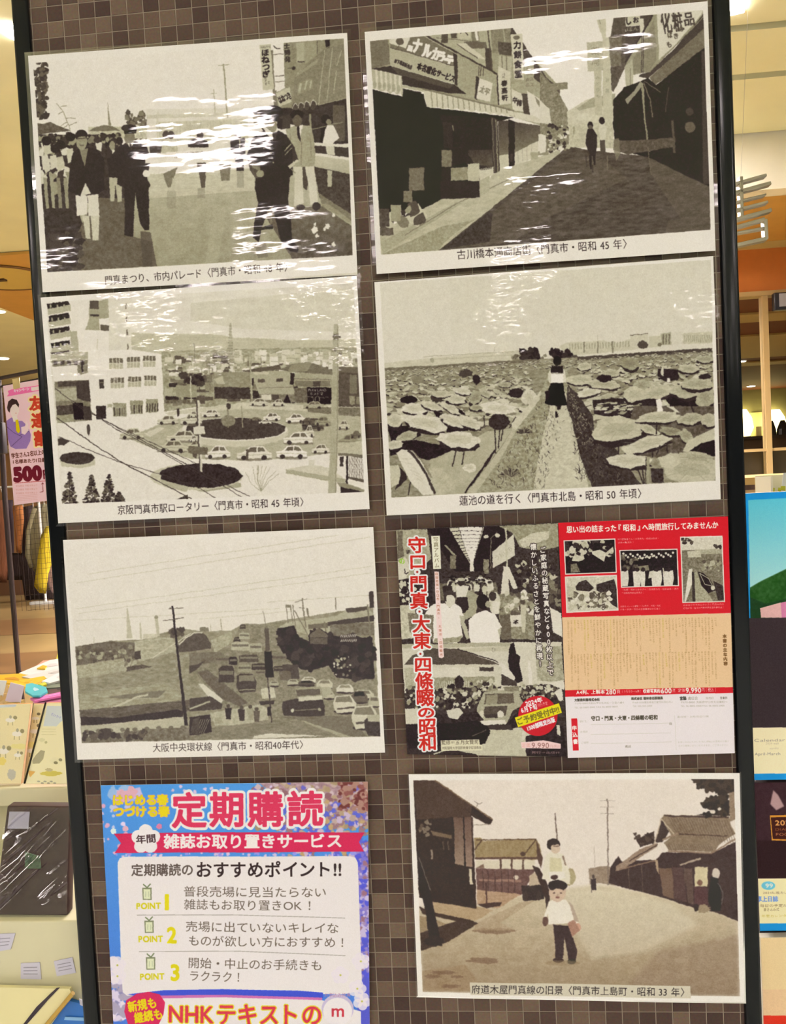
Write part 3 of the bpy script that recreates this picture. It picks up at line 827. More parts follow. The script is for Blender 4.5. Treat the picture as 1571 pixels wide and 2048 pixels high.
    p.poly([(640, 520), (662, 560), (672, 740), (705, 975), (690, 960), (665, 760)], 140); p.line([(660, 530), (705, 640), (720, 750)], 7, 110); p.line([(665, 520), (770, 590)], 4, 120)
    p.poly([(470, 900), (600, 900), (860, 880), (860, 940), (560, 990), (470, 960)], 85, amp=20); p.line([(845, 770), (860, 980)], 16, 85)
    p.ell(925, 780, 990, 850, 95); p.ell(930, 690, 980, 740, 70); p.line([(820, 560), (800, 720)], 6, 80)
    p.poly([(1030, 330), (1062, 330), (1086, 1180), (1040, 1180)], 72, alpha=.8)
    p.poly([(400, 240), (440, 245), (468, 760), (402, 770)], 190); p.poly([(345, 455), (392, 450), (398, 740), (350, 740)], 182)
    p.text('みどりや', (368, 480), (372, 640), 26, 140, vert=True); p.text('お茶', (430, 480), (432, 620), 30, 140, vert=True)
    p.poly([(300, 275), (400, 268), (402, 455), (305, 462)], 176, amp=8); p.text('薬局', (350, 300), (354, 430), 56, 130, vert=True)
    p.poly([(350, 100), (420, 95), (420, 240), (400, 250)], 190); p.line([(370, 100), (385, 160)], 5, 140)
    # people on bicycles
    p.poly([(306, 825), (338, 822), (362, 868), (366, 930), (352, 1000), (318, 1000), (292, 930), (292, 870)], 46)
    p.line([(318, 995), (326, 1085)], 17, 42, wd2=10); p.line([(342, 995), (350, 1060)], 17, 42, wd2=10); p.ell(304, 778, 340, 828, 44); p.ell(308, 800, 336, 828, 90)
    p.line([(292, 1000), (300, 1075)], 5, 60); p.line([(335, 1060), (337, 1105)], 9, 60)
    p.poly([(378, 790), (412, 790), (424, 830), (416, 900), (384, 900), (374, 840)], 200); p.ell(376, 750, 414, 796, 46); p.poly([(384, 898), (416, 898), (420, 990), (388, 990)], 78); p.line([(398, 985), (402, 1085)], 9, 80)
    p.poly([(468, 890), (505, 885), (512, 990), (486, 1030), (474, 960)], 120, alpha=.8); p.line([(430, 1000), (430, 1090)], 6, 110)
    p.line([(688, 940), (708, 1120)], 5, 110)
    p.poly([(700, 1010), (1075, 1195), (1088, 1472), (800, 1490), (820, 1410), (900, 1405), (700, 1100)], 92, amp=16, ns=20, nsy=8, alpha=.7)
    p.view('E').develop([(78, 328), (2692, 80), (2749, 1806), (165, 2002)])
    p.view('0')
    p.text('古川橋本通商店街〈門真市・昭和 45 年〉', (913.5, 510.5), (1263, 487), 21, 52, bold=.15)
    return p.image(k=.83)


def car(p, x0, y0, x1, y1, c=214, face=0):
    w, h = x1 - x0, y1 - y0
    p.ell(x0 - w * .02, y0 + h * .75, x1 + w * .02, y1 + h * .06, 110, alpha=.7)
    p.poly([(x0, y0 + h * .5), (x0 + w * .2, y0 + h * .42), (x0 + w * .34, y0 + h * .08), (x0 + w * .45, y0), (x0 + w * .75, y0 + h * .02), (x0 + w * .88, y0 + h * .4), (x1, y0 + h * .5), (x1, y0 + h * .85), (x0 + w * .02, y0 + h * .88)], c)
    p.poly([(x0 + w * .27, y0 + h * .42), (x0 + w * .38, y0 + h * .12), (x0 + w * .55, y0 + h * .1), (x0 + w * .55, y0 + h * .4)], 100)
    p.poly([(x0 + w * .59, y0 + h * .4), (x0 + w * .59, y0 + h * .1), (x0 + w * .73, y0 + h * .12), (x0 + w * .82, y0 + h * .4)], 110)
    for f in (.2, .78): p.ell(x0 + w * (f - .08), y0 + h * .68, x0 + w * (f + .08), y1, 62)
    p.line([(x0, y0 + h * .62), (x1, y0 + h * .62)], h * .05, c - 40)


def pic_rotary():
    p = Pic('rotary_picture', ROT, seed=8, base=229)
    p.view('C')
    p.poly([(362, 412), (2775, 262), (2862, 1900), (488, 1995)], 214)
    p.poly([(1020, 372), (2775, 262), (2800, 800), (1030, 800)], 216, amp=10, ns=120, nsy=26)
    p.poly([(1500, 420), (2775, 300), (2790, 650), (1900, 620), (1500, 560)], 200, amp=8, ns=90, nsy=20, alpha=.7)
    p.poly([(1030, 655), (1571, 662), (1700, 665), (1860, 690), (2100, 700), (2300, 712), (2790, 700), (2800, 930), (1030, 830)], 184, amp=8, ns=40, nsy=8)
    # city
    p.poly([(1270, 800), (1500, 790), (2300, 770), (2800, 760), (2830, 1260), (1280, 1270)], 158, amp=32, ns=10, nsy=6)
    for _ in range(260):
        x = 1290 + p.rs.rand() * 1500; y = 800 + p.rs.rand() * 170; w = 15 + p.rs.rand() * 60; h = 10 + p.rs.rand() * 30
        p.rect(x, y, x + w, y + h, p.rs.choice([90, 120, 140, 170, 200, 216, 224, 205]))
    for _ in range(40):
        x = 1700 + p.rs.rand() * 1050; y = 780 + p.rs.rand() * 60; w = 30 + p.rs.rand() * 50; h = 40 + p.rs.rand() * 60
        p.rect(x, y, x + w, y + h, p.rs.choice([175, 205, 218, 190])); p.line([(x + 5, y + h / 2), (x + w - 5, y + h / 2)], 5, 150)
    for _ in range(90):
        x = 1290 + p.rs.rand() * 1000; y = 960 + p.rs.rand() * 200; w = 30 + p.rs.rand() * 90; h = 20 + p.rs.rand() * 50
        p.rect(x, y, x + w, y + h, p.rs.choice([60, 90, 120, 140, 175, 110]), amp=10)
    p.blobs(1420, 975, 1590, 1060, 40, 18, [50, 60, 75])
    p.rect(1385, 1065, 1550, 1160, 150); p.rect(1290, 1180, 1571, 1210, 110, amp=30)
    # white building
    p.poly([(362, 412), (1022, 376), (1032, 785), (1272, 820), (1292, 1275), (760, 1335), (450, 1375), (420, 1000)], 224)
    p.poly([(850, 385), (1022, 376), (1030, 785), (860, 790)], 212)
    for (y0, y1, dx) in ((415, 460, 0), (508, 560, 8), (612, 660, 18), (722, 765, 28)):
        p.poly([(372 + dx, y0 + 12), (532 + dx * .6, y0 - 14), (548, y0 + 18), (548, y1 - 26), (376 + dx, y1 + 6)], 44, amp=18, ns=4)
        p.poly([(376 + dx, y1 + 6), (560, y1 - 28), (562, y1 + 18), (380 + dx, y1 + 50)], 172, amp=8)
        for k in range(3): p.rect(395 + dx + k * 50, y1 - 30, 408 + dx + k * 50, y1 - 4, 160)
    p.poly([(555, 640), (608, 640), (620, 800), (690, 800), (690, 868), (400, 885), (400, 825), (560, 790)], 166, amp=6)
    p.line([(402, 815), (545, 795)], 14, 70)
    p.poly([(410, 872), (690, 862), (692, 965), (612, 985), (610, 905), (415, 918)], 130, amp=18)
    for i in range(5): p.rect(425 + i * 52, 875, 455 + i * 52, 905, 75)
    p.rect(640, 868, 655, 960, 60)
    p.poly([(700, 400), (780, 398), (852, 385), (856, 535), (780, 545), (785, 632), (668, 628), (702, 540)], 158)
    p.poly([(705, 404), (776, 400), (778, 465), (708, 464)], 78); p.poly([(712, 508), (782, 508), (782, 524), (712, 524)], 62); p.poly([(790, 592), (858, 592), (858, 636), (792, 634)], 92)
    p.poly([(552, 400), (705, 395), (702, 470), (560, 640)], 222); p.line([(764, 700), (764, 780)], 5, 190)
    for y in (420, 522, 628, 735): p.rect(986 + (y - 420) * .05, y, 997 + (y - 420) * .05, y + 45, 110)
    for y0, y1, xs in ((850, 935, ((862, 968), (1000, 1102), (1128, 1222))), (1005, 1085, ((872, 978), (1010, 1110), (1135, 1230)))):
        for i, (a, b) in enumerate(xs):
            yy = -i * 8
            p.rect(a, y0 + yy, b, y1 + yy, 175, amp=15, ns=4); p.rect(a, y0 + yy, b, y0 + 38 + yy, 105, amp=22, ns=4)
            for k in range(1, 4): p.rect(a + (b - a) * k / 4 - 3, y0 + yy, a + (b - a) * k / 4 + 3, y1 + yy, 205)
            p.rect(a, y0 + 38 + yy, b, y0 + 44 + yy, 205)
    p.rect(783, 1018, 818, 1088, 70); p.rect(783, 1040, 818, 1046, 120)
    p.poly([(425, 1035), (700, 1020), (722, 1340), (450, 1362)], 128, amp=26, ns=7)
    p.poly([(450, 1035), (600, 1030), (600, 1070), (455, 1080)], 80, amp=20); p.poly([(600, 1030), (700, 1022), (712, 1195), (655, 1185), (600, 1160)], 72, amp=8)
    p.poly([(430, 1100), (600, 1080), (605, 1180), (440, 1190)], 165, amp=20); p.poly([(440, 1230), (575, 1215), (580, 1290), (450, 1300)], 78, amp=22); p.poly([(450, 1300), (575, 1290), (580, 1350), (455, 1360)], 150, amp=20)
    p.poly([(570, 1205), (655, 1200), (660, 1335), (582, 1335)], 42); p.poly([(655, 1225), (712, 1228), (722, 1340), (662, 1335)], 70)
    p.rect(755, 1225, 835, 1332, 58, amp=14); p.rect(845, 1215, 885, 1240, 165)
    for a, b, y in ((890, 995, 1205), (1025, 1125, 1185), (1150, 1240, 1172)):
        p.rect(a, y, b, y + 105, 150, amp=26, ns=4)
        for k in range(5): p.rect(a + 6 + k * 20, y + 35, a + 16 + k * 20, y + 100, p.rs.choice([80, 200, 120]))
    # paving, road and islands
    p.poly([(452, 1372), (760, 1335), (1292, 1272), (1571, 1235), (2830, 1235), (2862, 1900), (488, 1995)], 222, amp=4)
    p.poly([(1000, 1480), (1240, 1375), (1571, 1285), (1900, 1240), (2400, 1230), (2830, 1270), (2850, 1600), (2620, 1590), (2300, 1640), (1900, 1655), (1500, 1640), (1200, 1560)], 172, amp=8, ns=20, nsy=6)
    p.poly([(1292, 1280), (1900, 1200), (2830, 1230), (2830, 1290), (2300, 1260), (1900, 1250), (1330, 1300)], 196, amp=10)
    p.poly([(1130, 1440), (1260, 1390), (1300, 1400), (1180, 1470)], 200)
    p.ell(1400, 1318, 2270, 1548, 196); p.ell(1430, 1320, 2262, 1500, 215); p.ell(1455, 1322, 2248, 1490, 72, amp=14, jit=.05); p.ell(1740, 1300, 1850, 1390, 130, amp=20)
    p.line([(1990 - 200, 1240), (1795, 1400)], 10, 130); p.line([(1900, 1230), (1904, 1400)], 8, 150); p.ell(1780, 1205, 1815, 1250, 70)
    p.poly([(1180, 1770), (1260, 1830), (1600, 1900), (1900, 1860), (1890, 1830), (1700, 1800)], 160)
    p.ell(1180, 1680, 1905, 1885, 190); p.ell(1255, 1678, 1902, 1868, 55, amp=14, jit=.1)
    p.poly([(1260, 1800), (1480, 1860), (1470, 1900), (1290, 1860)], 170)
    p.poly([(470, 1640), (748, 1640), (750, 1690), (640, 1715), (480, 1700)], 188, amp=8); p.ell(468, 1588, 746, 1684, 66, amp=14, jit=.06)
    p.poly([(455, 1480), (500, 1480), (548, 1510), (500, 1535), (458, 1535)], 70)
    for q in ((1240, 1300, 1400, 1372), (1420, 1285, 1590, 1378), (945, 1400, 1130, 1490), (1310, 1420, 1562, 1512), (1238, 1498, 1472, 1592), (1472, 1500, 1600, 1570)):
        car(p, *q, c=p.rs.choice([190, 212, 200]))
    p.poly([(680, 1385), (705, 1385), (712, 1420), (700, 1462), (688, 1440)], 80); p.ell(683, 1370, 702, 1392, 70)
    p.poly([(1388, 1250), (1408, 1250), (1412, 1300), (1396, 1315)], 65)
    # conifers
    for cx, y0, y1, w in ((548, 1742, 2000, 130), (722, 1770, 2005, 140), (858, 1765, 2005, 140), (940, 1900, 2000, 110)):
        for k in range(110):
            t = p.rs.rand() ** .7; y = y0 + t * (y1 - y0); x = cx + (p.rs.rand() - .5) * w * t * 1.05
            p.ell(x - 14, y - 9, x + 14, y + 9, p.rs.choice([50, 62, 85, 110]), jit=.8, n=8)
        p.line([(cx, y0), (cx + 3, y1)], 5, 60)
    p.view('D')
    # block across the square
    p.poly([(190, 965), (470, 955), (480, 1090), (195, 1095)], 142, amp=14); p.poly([(190, 1078), (470, 1082), (475, 1172), (195, 1172)], 72, amp=18)
    p.poly([(190, 1015), (260, 990), (275, 1055), (215, 1050)], 190, alpha=.8)
    p.poly([(400, 950), (700, 905), (720, 940), (480, 965)], 95); p.poly([(480, 960), (800, 950), (822, 1135), (540, 1135)], 166, amp=6)
    p.rect(500, 960, 620, 980, 190); p.rect(535, 1015, 590, 1042, 90); p.rect(680, 1012, 730, 1038, 80); p.line([(540, 1085), (815, 1080)], 4, 120)
    p.poly([(540, 1135), (820, 1135), (825, 1200), (560, 1200)], 120, amp=30); p.rect(560, 1140, 640, 1180, 205); p.rect(645, 1140, 700, 1180, 80)
    p.poly([(735, 1200), (765, 1130), (795, 1200)], 50)
    p.poly([(700, 945), (790, 900), (920, 880), (1040, 915), (1115, 948), (1118, 985), (810, 960)], 112, amp=8); p.poly([(790, 905), (920, 880), (960, 890), (920, 955), (770, 960)], 138)
    p.rect(790, 965, 828, 1062, 55); p.poly([(820, 965), (1110, 980), (1112, 1085), (822, 1075)], 160, amp=8); p.rect(830, 1030, 1100, 1075, 120, amp=10); p.line([(820, 1015), (1110, 1020)], 6, 110); p.rect(970, 1035, 1025, 1075, 78)
    p.poly([(820, 1090), (920, 1085), (925, 1200), (825, 1200)], 105, amp=25)
    p.poly([(918, 1080), (1110, 1085), (1115, 1215), (925, 1205)], 42)
    p.text('PLAY LAND', (930, 1103), (1070, 1106), 26, 205, bold=.3); p.text('ボヌドマ', (942, 1132), (1048, 1134), 24, 175, bold=.2); p.text('ヤングセンター', (1010, 1160), (1085, 1162), 14, 160)
    p.line([(920, 1155), (970, 1155), (975, 1200)], 4, 130)
    p.line([(985, 1200), (985, 1160), (1005, 1150), (1020, 1165), (1020, 1200)], 4, 130)
    p.poly([(1118, 920), (1330, 928), (1342, 1235), (1130, 1232)], 88, amp=14); p.poly([(1118, 918), (1330, 925), (1330, 975), (1120, 960)], 105)
    p.rect(1255, 985, 1310, 1130, 118); p.rect(1255, 1150, 1295, 1215, 140, amp=20); p.rect(1305, 1155, 1335, 1215, 130)
    p.poly([(920, 1235), (1340, 1240), (1345, 1310), (1180, 1300), (930, 1275)], 118, amp=20)
    # lattice mast, poles
    p.poly([(313, 575), (323, 575), (352, 890), (296, 890)], 160, alpha=.75)
    for y in range(600, 890, 22):
        w = 5 + (y - 575) * .085; p.line([(318 - w, y), (320 + w, y)], 3, 120)
    p.line([(150, 830), (160, 1100)], 4, 120); p.line([(470, 830), (490, 1200)], 10, 175); p.line([(35, 735), (42, 890)], 5, 120); p.line([(560, 850), (565, 960)], 4, 100)
    p.line([(8, 990), (12, 1200)], 8, 195); p.line([(925, 700), (930, 790)], 4, 190); p.line([(185, 980), (190, 1160)], 4, 180)
    for q, c in (((468, 1170, 610, 1228), 205), ((640, 1172, 748, 1232), 205), ((890, 1190, 1052, 1248), 170), ((92, 1255, 240, 1316), 214), ((0, 1270, 60, 1320), 200), ((575, 1280, 712, 1344), 222), ((752, 1288, 905, 1362), 224), ((462, 1312, 560, 1338), 120), ((540, 1332, 640, 1366), 214),
                 ((880, 1325, 1050, 1425), 80), ((975, 1310, 1105, 1385), 150), ((870, 1320, 960, 1372), 95), ((1160, 1340, 1250, 1415), 200), ((1160, 1450, 1335, 1540), 150), ((1260, 1420, 1345, 1480), 110), ((895, 1380, 975, 1480), 205), ((735, 1430, 965, 1528), 220), ((0, 1460, 60, 1510), 210),
                 ((118, 1538, 318, 1642), 224), ((368, 1540, 645, 1652), 215), ((680, 1532, 918, 1642), 228), ((955, 1525, 1095, 1602), 214)):
        car(p, *q, c=c)
    p.rect(440, 1565, 458, 1650, 90)
    for i in range(10):
        a = p.rs.rand() * 2.2 + .4; x = 560; y = 1900
        p.line([(x, y), (x + math.cos(a) * 90, y - math.sin(a) * 110), (x + math.cos(a * .9) * 190, y - math.sin(a * .9) * 210)], 3, 150)
    p.poly([(755, 1725), (960, 1690), (1090, 1710), (1220, 1800), (1100, 1790)], 200, amp=6); p.poly([(755, 1725), (1225, 1800), (1222, 1838), (755, 1758)], 165, amp=8)
    p.poly([(930, 1650), (985, 1650), (975, 1710), (935, 1700)], 205); p.rect(1180, 1625, 1205, 1700, 65)
    p.poly([(1120, 1520), (1350, 1500), (1362, 1612), (1165, 1600)], 182, amp=12)
    p.poly([(1165, 1592), (1362, 1612), (1362, 1635), (1165, 1612)], 110)
    p.rect(1225, 1620, 1241, 1842, 58)
    for i in range(9): p.line([(1252 + i * 13, 1625), (1252 + i * 13, 1800)], 4, 90)
    p.poly([(1241, 1780), (1366, 1805), (1366, 1825), (1241, 1798)], 90); p.poly([(1150, 1830), (1230, 1835), (1370, 1880), (1370, 1905), (1180, 1865)], 140); p.poly([(1182, 1862), (1372, 1900), (1184, 1918)], 55)
    p.poly([(1130, 585), (1166, 585), (1168, 1000), (1166, 1500), (1146, 1916), (1084, 1918), (1106, 1400), (1118, 900)], 168, amp=8, ns=5, nsy=20)
    p.line([(1160, 600), (1158, 1500), (1140, 1915)], 7, 140); p.rect(1122, 676, 1182, 690, 80); p.rect(1130, 660, 1165, 704, 110); p.rect(1125, 770, 1150, 800, 120)
    p.poly([(50, 1182), (78, 1182), (102, 1745), (80, 1745)], 204); p.poly([(50, 1182), (60, 1182), (86, 1745), (78, 1745)], 75)
    p.poly([(28, 1392), (115, 1385), (125, 1450), (32, 1452)], 208); p.line([(30, 1452), (125, 1450)], 5, 120)
    p.poly([(-10, 1540), (140, 1552), (140, 1608), (-10, 1598)], 108, amp=12); p.poly([(20, 1600), (65, 1600), (50, 1640), (25, 1625)], 90)
    p.view('C')
    for pts, w in (([(430, 1090), (560, 1180), (800, 1330), (1200, 1540), (1571, 1740), (1990, 1950)], 5), ([(690, 1262), (900, 1400), (1250, 1580), (1571, 1760), (1750, 1850), (1900, 1940)], 5),
                   ([(450, 1320), (700, 1500), (940, 1660), (1250, 1820), (1571, 1990)], 7), ([(460, 1468), (700, 1570), (950, 1672), (1260, 1760), (1571, 1870), (1700, 1950)], 5), ([(560, 1195), (700, 1280), (860, 1360), (1571, 1690)], 4)):
        p.line(pts, w, 70)
    p.poly([(1380, 1960), (1480, 1925), (1480, 1975), (1380, 1980)], 70, amp=20)
    p.view('C').develop([(362, 412), (2775, 262), (2862, 1900), (488, 1995)], warp=1.2)
    p.view('0')
    p.text('京阪門真市駅ロータリー〈門真市・昭和 45 年頃〉', (235.5, 1020.5), (616, 1003.5), 20, 54, bold=.12)
    return p.image(k=.83)


def leaf(p, cx, cy, w, h, c, rot=0, dark=True, veins=True):
    if dark: p.ell(cx - w * .95, cy - h * .2, cx + w * .95, cy + h * 1.35, 52, jit=.25, n=18, rot=rot)
    p.ell(cx - w, cy - h, cx + w, cy + h, c, jit=.34, n=17, rot=rot, amp=12, ns=9, nsy=5)
    p.ell(cx - w * .6, cy - h * .55, cx + w * .6, cy + h * .5, c - 16, jit=.2, n=16, rot=rot, alpha=.8)
    if veins:
        for k in range(8):
            a = k * math.pi / 4 + p.rs.rand() * .5
            p.line([(cx, cy), (cx + math.cos(a) * w * .9, cy + math.sin(a) * h * .9)], 3.2, c - 40, alpha=.55)


def pic_lotus():
    p = Pic('lotus_picture', LOT, seed=11, base=229)
    p.view('G')
    p.poly([(155, 262), (2751, 78), (2788, 1811), (245, 1945)], 208, col2=216)
    p.poly([(155, 262), (700, 225), (720, 900), (190, 940)], 214, alpha=.5)
    # far buildings and trees
    p.poly([(185, 890), (560, 850), (1240, 790), (1300, 870), (560, 925), (190, 930)], 196, amp=8, ns=14, nsy=5)
    p.line([(490, 840), (1200, 800)], 5, 170); p.line([(560, 862), (1190, 828)], 5, 175); p.line([(1048, 765), (1050, 800)], 4, 150); p.ell(545, 850, 575, 885, 160)
    p.blobs(1190, 830, 1450, 890, 40, 14, [110, 130, 90]); p.blobs(1260, 780, 1390, 875, 70, 16, [44, 52, 60])
    p.view('H')
    p.poly([(115, 618), (170, 592), (400, 578), (470, 600), (580, 570), (590, 640), (170, 680)], 192, amp=6)
    for i in range(22): p.rect(180 + i * 18, 600 - i * .8, 187 + i * 18, 640 - i, 160)
    for x in (270, 360, 455): p.rect(x, 585, x + 10, 660, 130)
    p.poly([(572, 545), (685, 533), (692, 625), (575, 636)], 196); p.line([(572, 547), (685, 535)], 5, 110); p.poly([(692, 555), (765, 550), (768, 620), (694, 625)], 188)
    p.poly([(768, 535), (832, 528), (836, 608), (770, 612)], 166); p.poly([(832, 528), (902, 522), (908, 605), (836, 608)], 205)
    for x in (778, 798, 818): p.rect(x, 540, x + 8, 606, 110)
    p.poly([(908, 535), (1095, 526), (1096, 595), (910, 604)], 190, amp=8)
    for i in range(14): p.rect(918 + i * 13, 545, 924 + i * 13, 590, 160)
    p.ell(618, 583, 685, 634, 78, jit=.2); p.line([(362, 545), (364, 585)], 3, 140); p.ell(745, 596, 775, 618, 110)
    p.blobs(62, 645, 190, 695, 60, 12, [44, 50, 58]); p.blobs(180, 680, 230, 700, 14, 8, [60, 80])
    p.view('G')
    # field: rows of leaves growing nearer
    hor = lambda x: 932 - (x - 190) * .0615
    p.poly([(186, 930), (1000, 880), (1800, 838), (2760, 775), (2788, 1811), (245, 1945)], 138, amp=26, ns=14, nsy=5)
    p.poly([(186, 932), (1000, 882), (1400, 862), (1400, 885), (1000, 905), (190, 955)], 110, amp=22, ns=6, nsy=3)
    p.poly([(1700, 840), (2760, 770), (2760, 800), (1700, 868)], 76, amp=14, ns=6, nsy=3)
    for i in range(1500):
        t = (i / 1500) ** 1.6
        x = 190 + p.rs.rand() * 2560
        y = hor(x) + 18 + t * 470
        if 1330 < x < 1720 and y > 930: continue
        sz = 9 + t * 62 * (.6 + .6 * p.rs.rand())
        c = p.rs.choice([128, 150, 168, 185, 200, 196, 178])
        p.ell(x - sz * .9, y - sz * .1, x + sz * .9, y + sz * .6, p.rs.choice([44, 60, 80, 100]), jit=.6, n=10)
        p.ell(x - sz, y - sz * .33, x + sz, y + sz * .33, c, jit=.7, n=12, rot=(p.rs.rand() - .5) * .8)
    # left foreground
    for q in ([(215, 1390), (420, 1380), (480, 1460), (240, 1500)], [(225, 1530), (420, 1490), (760, 1560), (700, 1640), (520, 1650), (280, 1600)], [(620, 1340), (850, 1360), (840, 1420), (680, 1430)], [(230, 1560), (330, 1540), (300, 1600), (235, 1620)], [(690, 1210), (790, 1260), (830, 1300), (720, 1290)], [(570, 1260), (660, 1290), (600, 1330)]):
        p.poly(q, 44, amp=12)
    p.ell(315, 1145, 445, 1210, 42, jit=.2); p.ell(550, 1120, 650, 1200, 66, jit=.4); p.ell(1160, 1088, 1278, 1165, 50, jit=.15); p.ell(880, 980, 935, 1060, 50, jit=.3)
    p.ell(770, 940, 880, 1000, 70, jit=.3); p.ell(400, 990, 500, 1050, 130, jit=.2)
    p.poly([(540, 1650), (760, 1560), (980, 1430), (1200, 1400), (1060, 1600), (820, 1912), (590, 1925)], 170, amp=8, ns=20)
    leaf(p, 430, 1245, 115, 46, 208, .05); leaf(p, 560, 1230, 90, 30, 200, .3); leaf(p, 700, 1240, 90, 30, 200, .55); leaf(p, 750, 1170, 85, 40, 195)
    leaf(p, 505, 1360, 180, 62, 205, .2); leaf(p, 730, 1345, 110, 45, 205, .35); leaf(p, 855, 1360, 90, 42, 200, .4); leaf(p, 270, 1345, 65, 55, 195, .3)
    leaf(p, 365, 1460, 82, 36, 172, -.35); leaf(p, 770, 1490, 170, 66, 206, .1); leaf(p, 260, 1530, 80, 35, 200, -.1); leaf(p, 630, 1110 + 20, 70, 30, 190)
    leaf(p, 900, 1160, 60, 45, 160, -.6); leaf(p, 800, 1110, 70, 28, 205, .2); leaf(p, 1130, 1060, 60, 20, 170); leaf(p, 980, 1130, 50, 22, 180, .5)
    leaf(p, 1320, 1160, 60, 60, 205, .2, dark=False); leaf(p, 910, 1240, 60, 26, 175, 0)
    p.ell(1000, 1288, 1168, 1415, 58, jit=.08, amp=14); leaf(p, 1080, 1245, 140, 50, 210, .08, dark=False)
    for a, b in (((1052, 1410), (1060, 1600)), ((1090, 1412), (1080, 1560)), ((1118, 1412), (1100, 1500)), ((755, 1550), (722, 1700)), ((815, 1565), (798, 1690)), ((965, 1300), (968, 1380)), ((1170, 1400), (1215, 1310)), ((400, 1800), (375, 1930))):
        p.line([a, b], 10, 62)
    p.line([(1056, 1575), (970, 1700), (822, 1912)], 14, 50, wd2=26)
    leaf(p, 860, 1712, 52, 34, 208, -.2, dark=False)
    p.poly([(300, 1700), (360, 1760), (370, 1800), (270, 1890), (300, 1820)], 55)
    p.poly([(230, 1700), (300, 1690), (320, 1760), (300, 1840), (245, 1870)], 190, amp=10)
    p.poly([(530, 1720), (640, 1712), (700, 1790), (755, 1805), (735, 1880), (640, 1920), (580, 1920)], 178, amp=12, ns=6)
    p.poly([(280, 1592), (330, 1568), (400, 1580), (470, 1650), (540, 1780), (592, 1920), (490, 1925), (400, 1830), (350, 1740)], 210, amp=5)
    p.line([(375, 1575), (440, 1640), (520, 1770), (585, 1915)], 18, 66); p.line([(400, 1575), (480, 1650), (560, 1790)], 9, 130)
    for k in range(6): p.line([(320 + k * 25, 1640 + k * 30), (400 + k * 22, 1640 + k * 40)], 3, 185)
    # path and banks
    p.poly([(1470, 960), (1620, 930), (1660, 1100), (1760, 1290), (1820, 1870), (820, 1915), (1070, 1600), (1350, 1200), (1440, 1060)], 150, amp=34, ns=9, nsy=5)
    p.poly([(1500, 1100), (1600, 1100), (1690, 1300), (1720, 1500), (1790, 1880), (1350, 1900), (1420, 1500), (1480, 1250)], 192, amp=16, ns=9, nsy=6)
    p.poly([(1180, 1370), (1420, 1100), (1400, 1180), (1200, 1440)], 196, amp=10)
    p.poly([(1070, 1600), (1200, 1400), (1220, 1420), (1100, 1640), (900, 1915), (830, 1915)], 178, amp=8)
    for _ in range(420):
        t = p.rs.rand(); x = 1010 + p.rs.rand() * 420 + (1 - t) * 220; y = 1150 + t * 740
        if x < 1440 - t * 480: continue
        a = p.rs.rand() * 1.6 + .8; l = 12 + t * 22
        p.line([(x, y), (x + math.cos(a) * l, y - math.sin(a) * l)], 3.5, p.rs.choice([62, 90, 120, 190]))
    for cx, cy, n_, r in ((1180, 1760, 120, 90), (1280, 1420, 80, 60)):
        for _ in range(n_):
            a = p.rs.rand() * 3.14; l = r * (.4 + .6 * p.rs.rand()); p.line([(cx, cy + 20), (cx + math.cos(a) * l, cy + 20 - math.sin(a) * l * .8)], 5, p.rs.choice([55, 70, 110, 150]))
    p.view('H')
    p.poly([(170, 860), (230, 920), (330, 1060), (345, 1180), (470, 1260), (640, 1500), (330, 1525), (250, 1320), (200, 1100), (165, 1000)], 66, amp=18, ns=7)
    for _ in range(420):
        t = p.rs.rand(); x = 170 + t * 330 * p.rs.rand() + t * 60; y = 870 + t * 640; a = p.rs.rand() * 2.2 + .5; l = 8 + t * 20
        p.line([(x, y), (x + math.cos(a) * l, y - math.sin(a) * l)], 3, p.rs.choice([40, 50, 110, 150, 175]) if y < 1250 else p.rs.choice([35, 45, 60, 110]))
    # right-hand leaves
    p.poly([(330, 960), (720, 940), (760, 1050), (560, 1090), (340, 1050)], 52, amp=12); p.poly([(780, 930), (1108, 940), (1110, 1060), (860, 1050)], 42, amp=8)
    for _ in range(40):
        x = 340 + p.rs.rand() * 380; y = 965 + p.rs.rand() * 80; p.ell(x, y, x + 50, y + 12, p.rs.choice([150, 185, 200]), n=10, rot=-.1)
    for cx, cy, w_, h_, c, r in ((310, 910, 80, 30, 205, -.25), (250, 830, 90, 32, 190, 0), (400, 860, 110, 30, 185, .1), (640, 870, 60, 34, 170, -.2), (570, 730, 60, 40, 150, .2), (600, 925, 75, 48, 190, -.1), (740, 915, 100, 42, 185, -.2), (920, 905, 100, 46, 180, .1), (1050, 950, 60, 60, 170, .5), (1000, 860, 110, 40, 175, 0), (950, 760, 70, 28, 185, 0), (1050, 700, 60, 24, 170, 0), (450, 790, 60, 25, 180, 0), (280, 745, 50, 24, 190, 0)):
        leaf(p, cx, cy, w_, h_, c, r)
    p.poly([(750, 760), (880, 765), (885, 830), (790, 845), (750, 810)], 50, amp=8); p.ell(770, 750, 785, 810, 205); p.ell(803, 820, 830, 848, 222)
    p.ell(355, 800, 460, 845, 50, jit=.2); p.ell(1010, 795, 1090, 830, 52, jit=.2)
    p.poly([(600, 1000), (1110, 1000), (1110, 1320), (640, 1330), (520, 1200)], 92, amp=26, ns=8)
    leaf(p, 495, 1150, 180, 78, 186, -.12); leaf(p, 750, 1072, 150, 36, 192, -.1); leaf(p, 960, 1080, 90, 36, 176, -.1); leaf(p, 1075, 1085, 50, 45, 182, .2); leaf(p, 690, 1150, 70, 24, 190, .4)
    leaf(p, 680, 1240, 175, 44, 196, -.28); leaf(p, 830, 1160, 70, 28, 150, .2); leaf(p, 930, 1190, 50, 40, 165, .7)
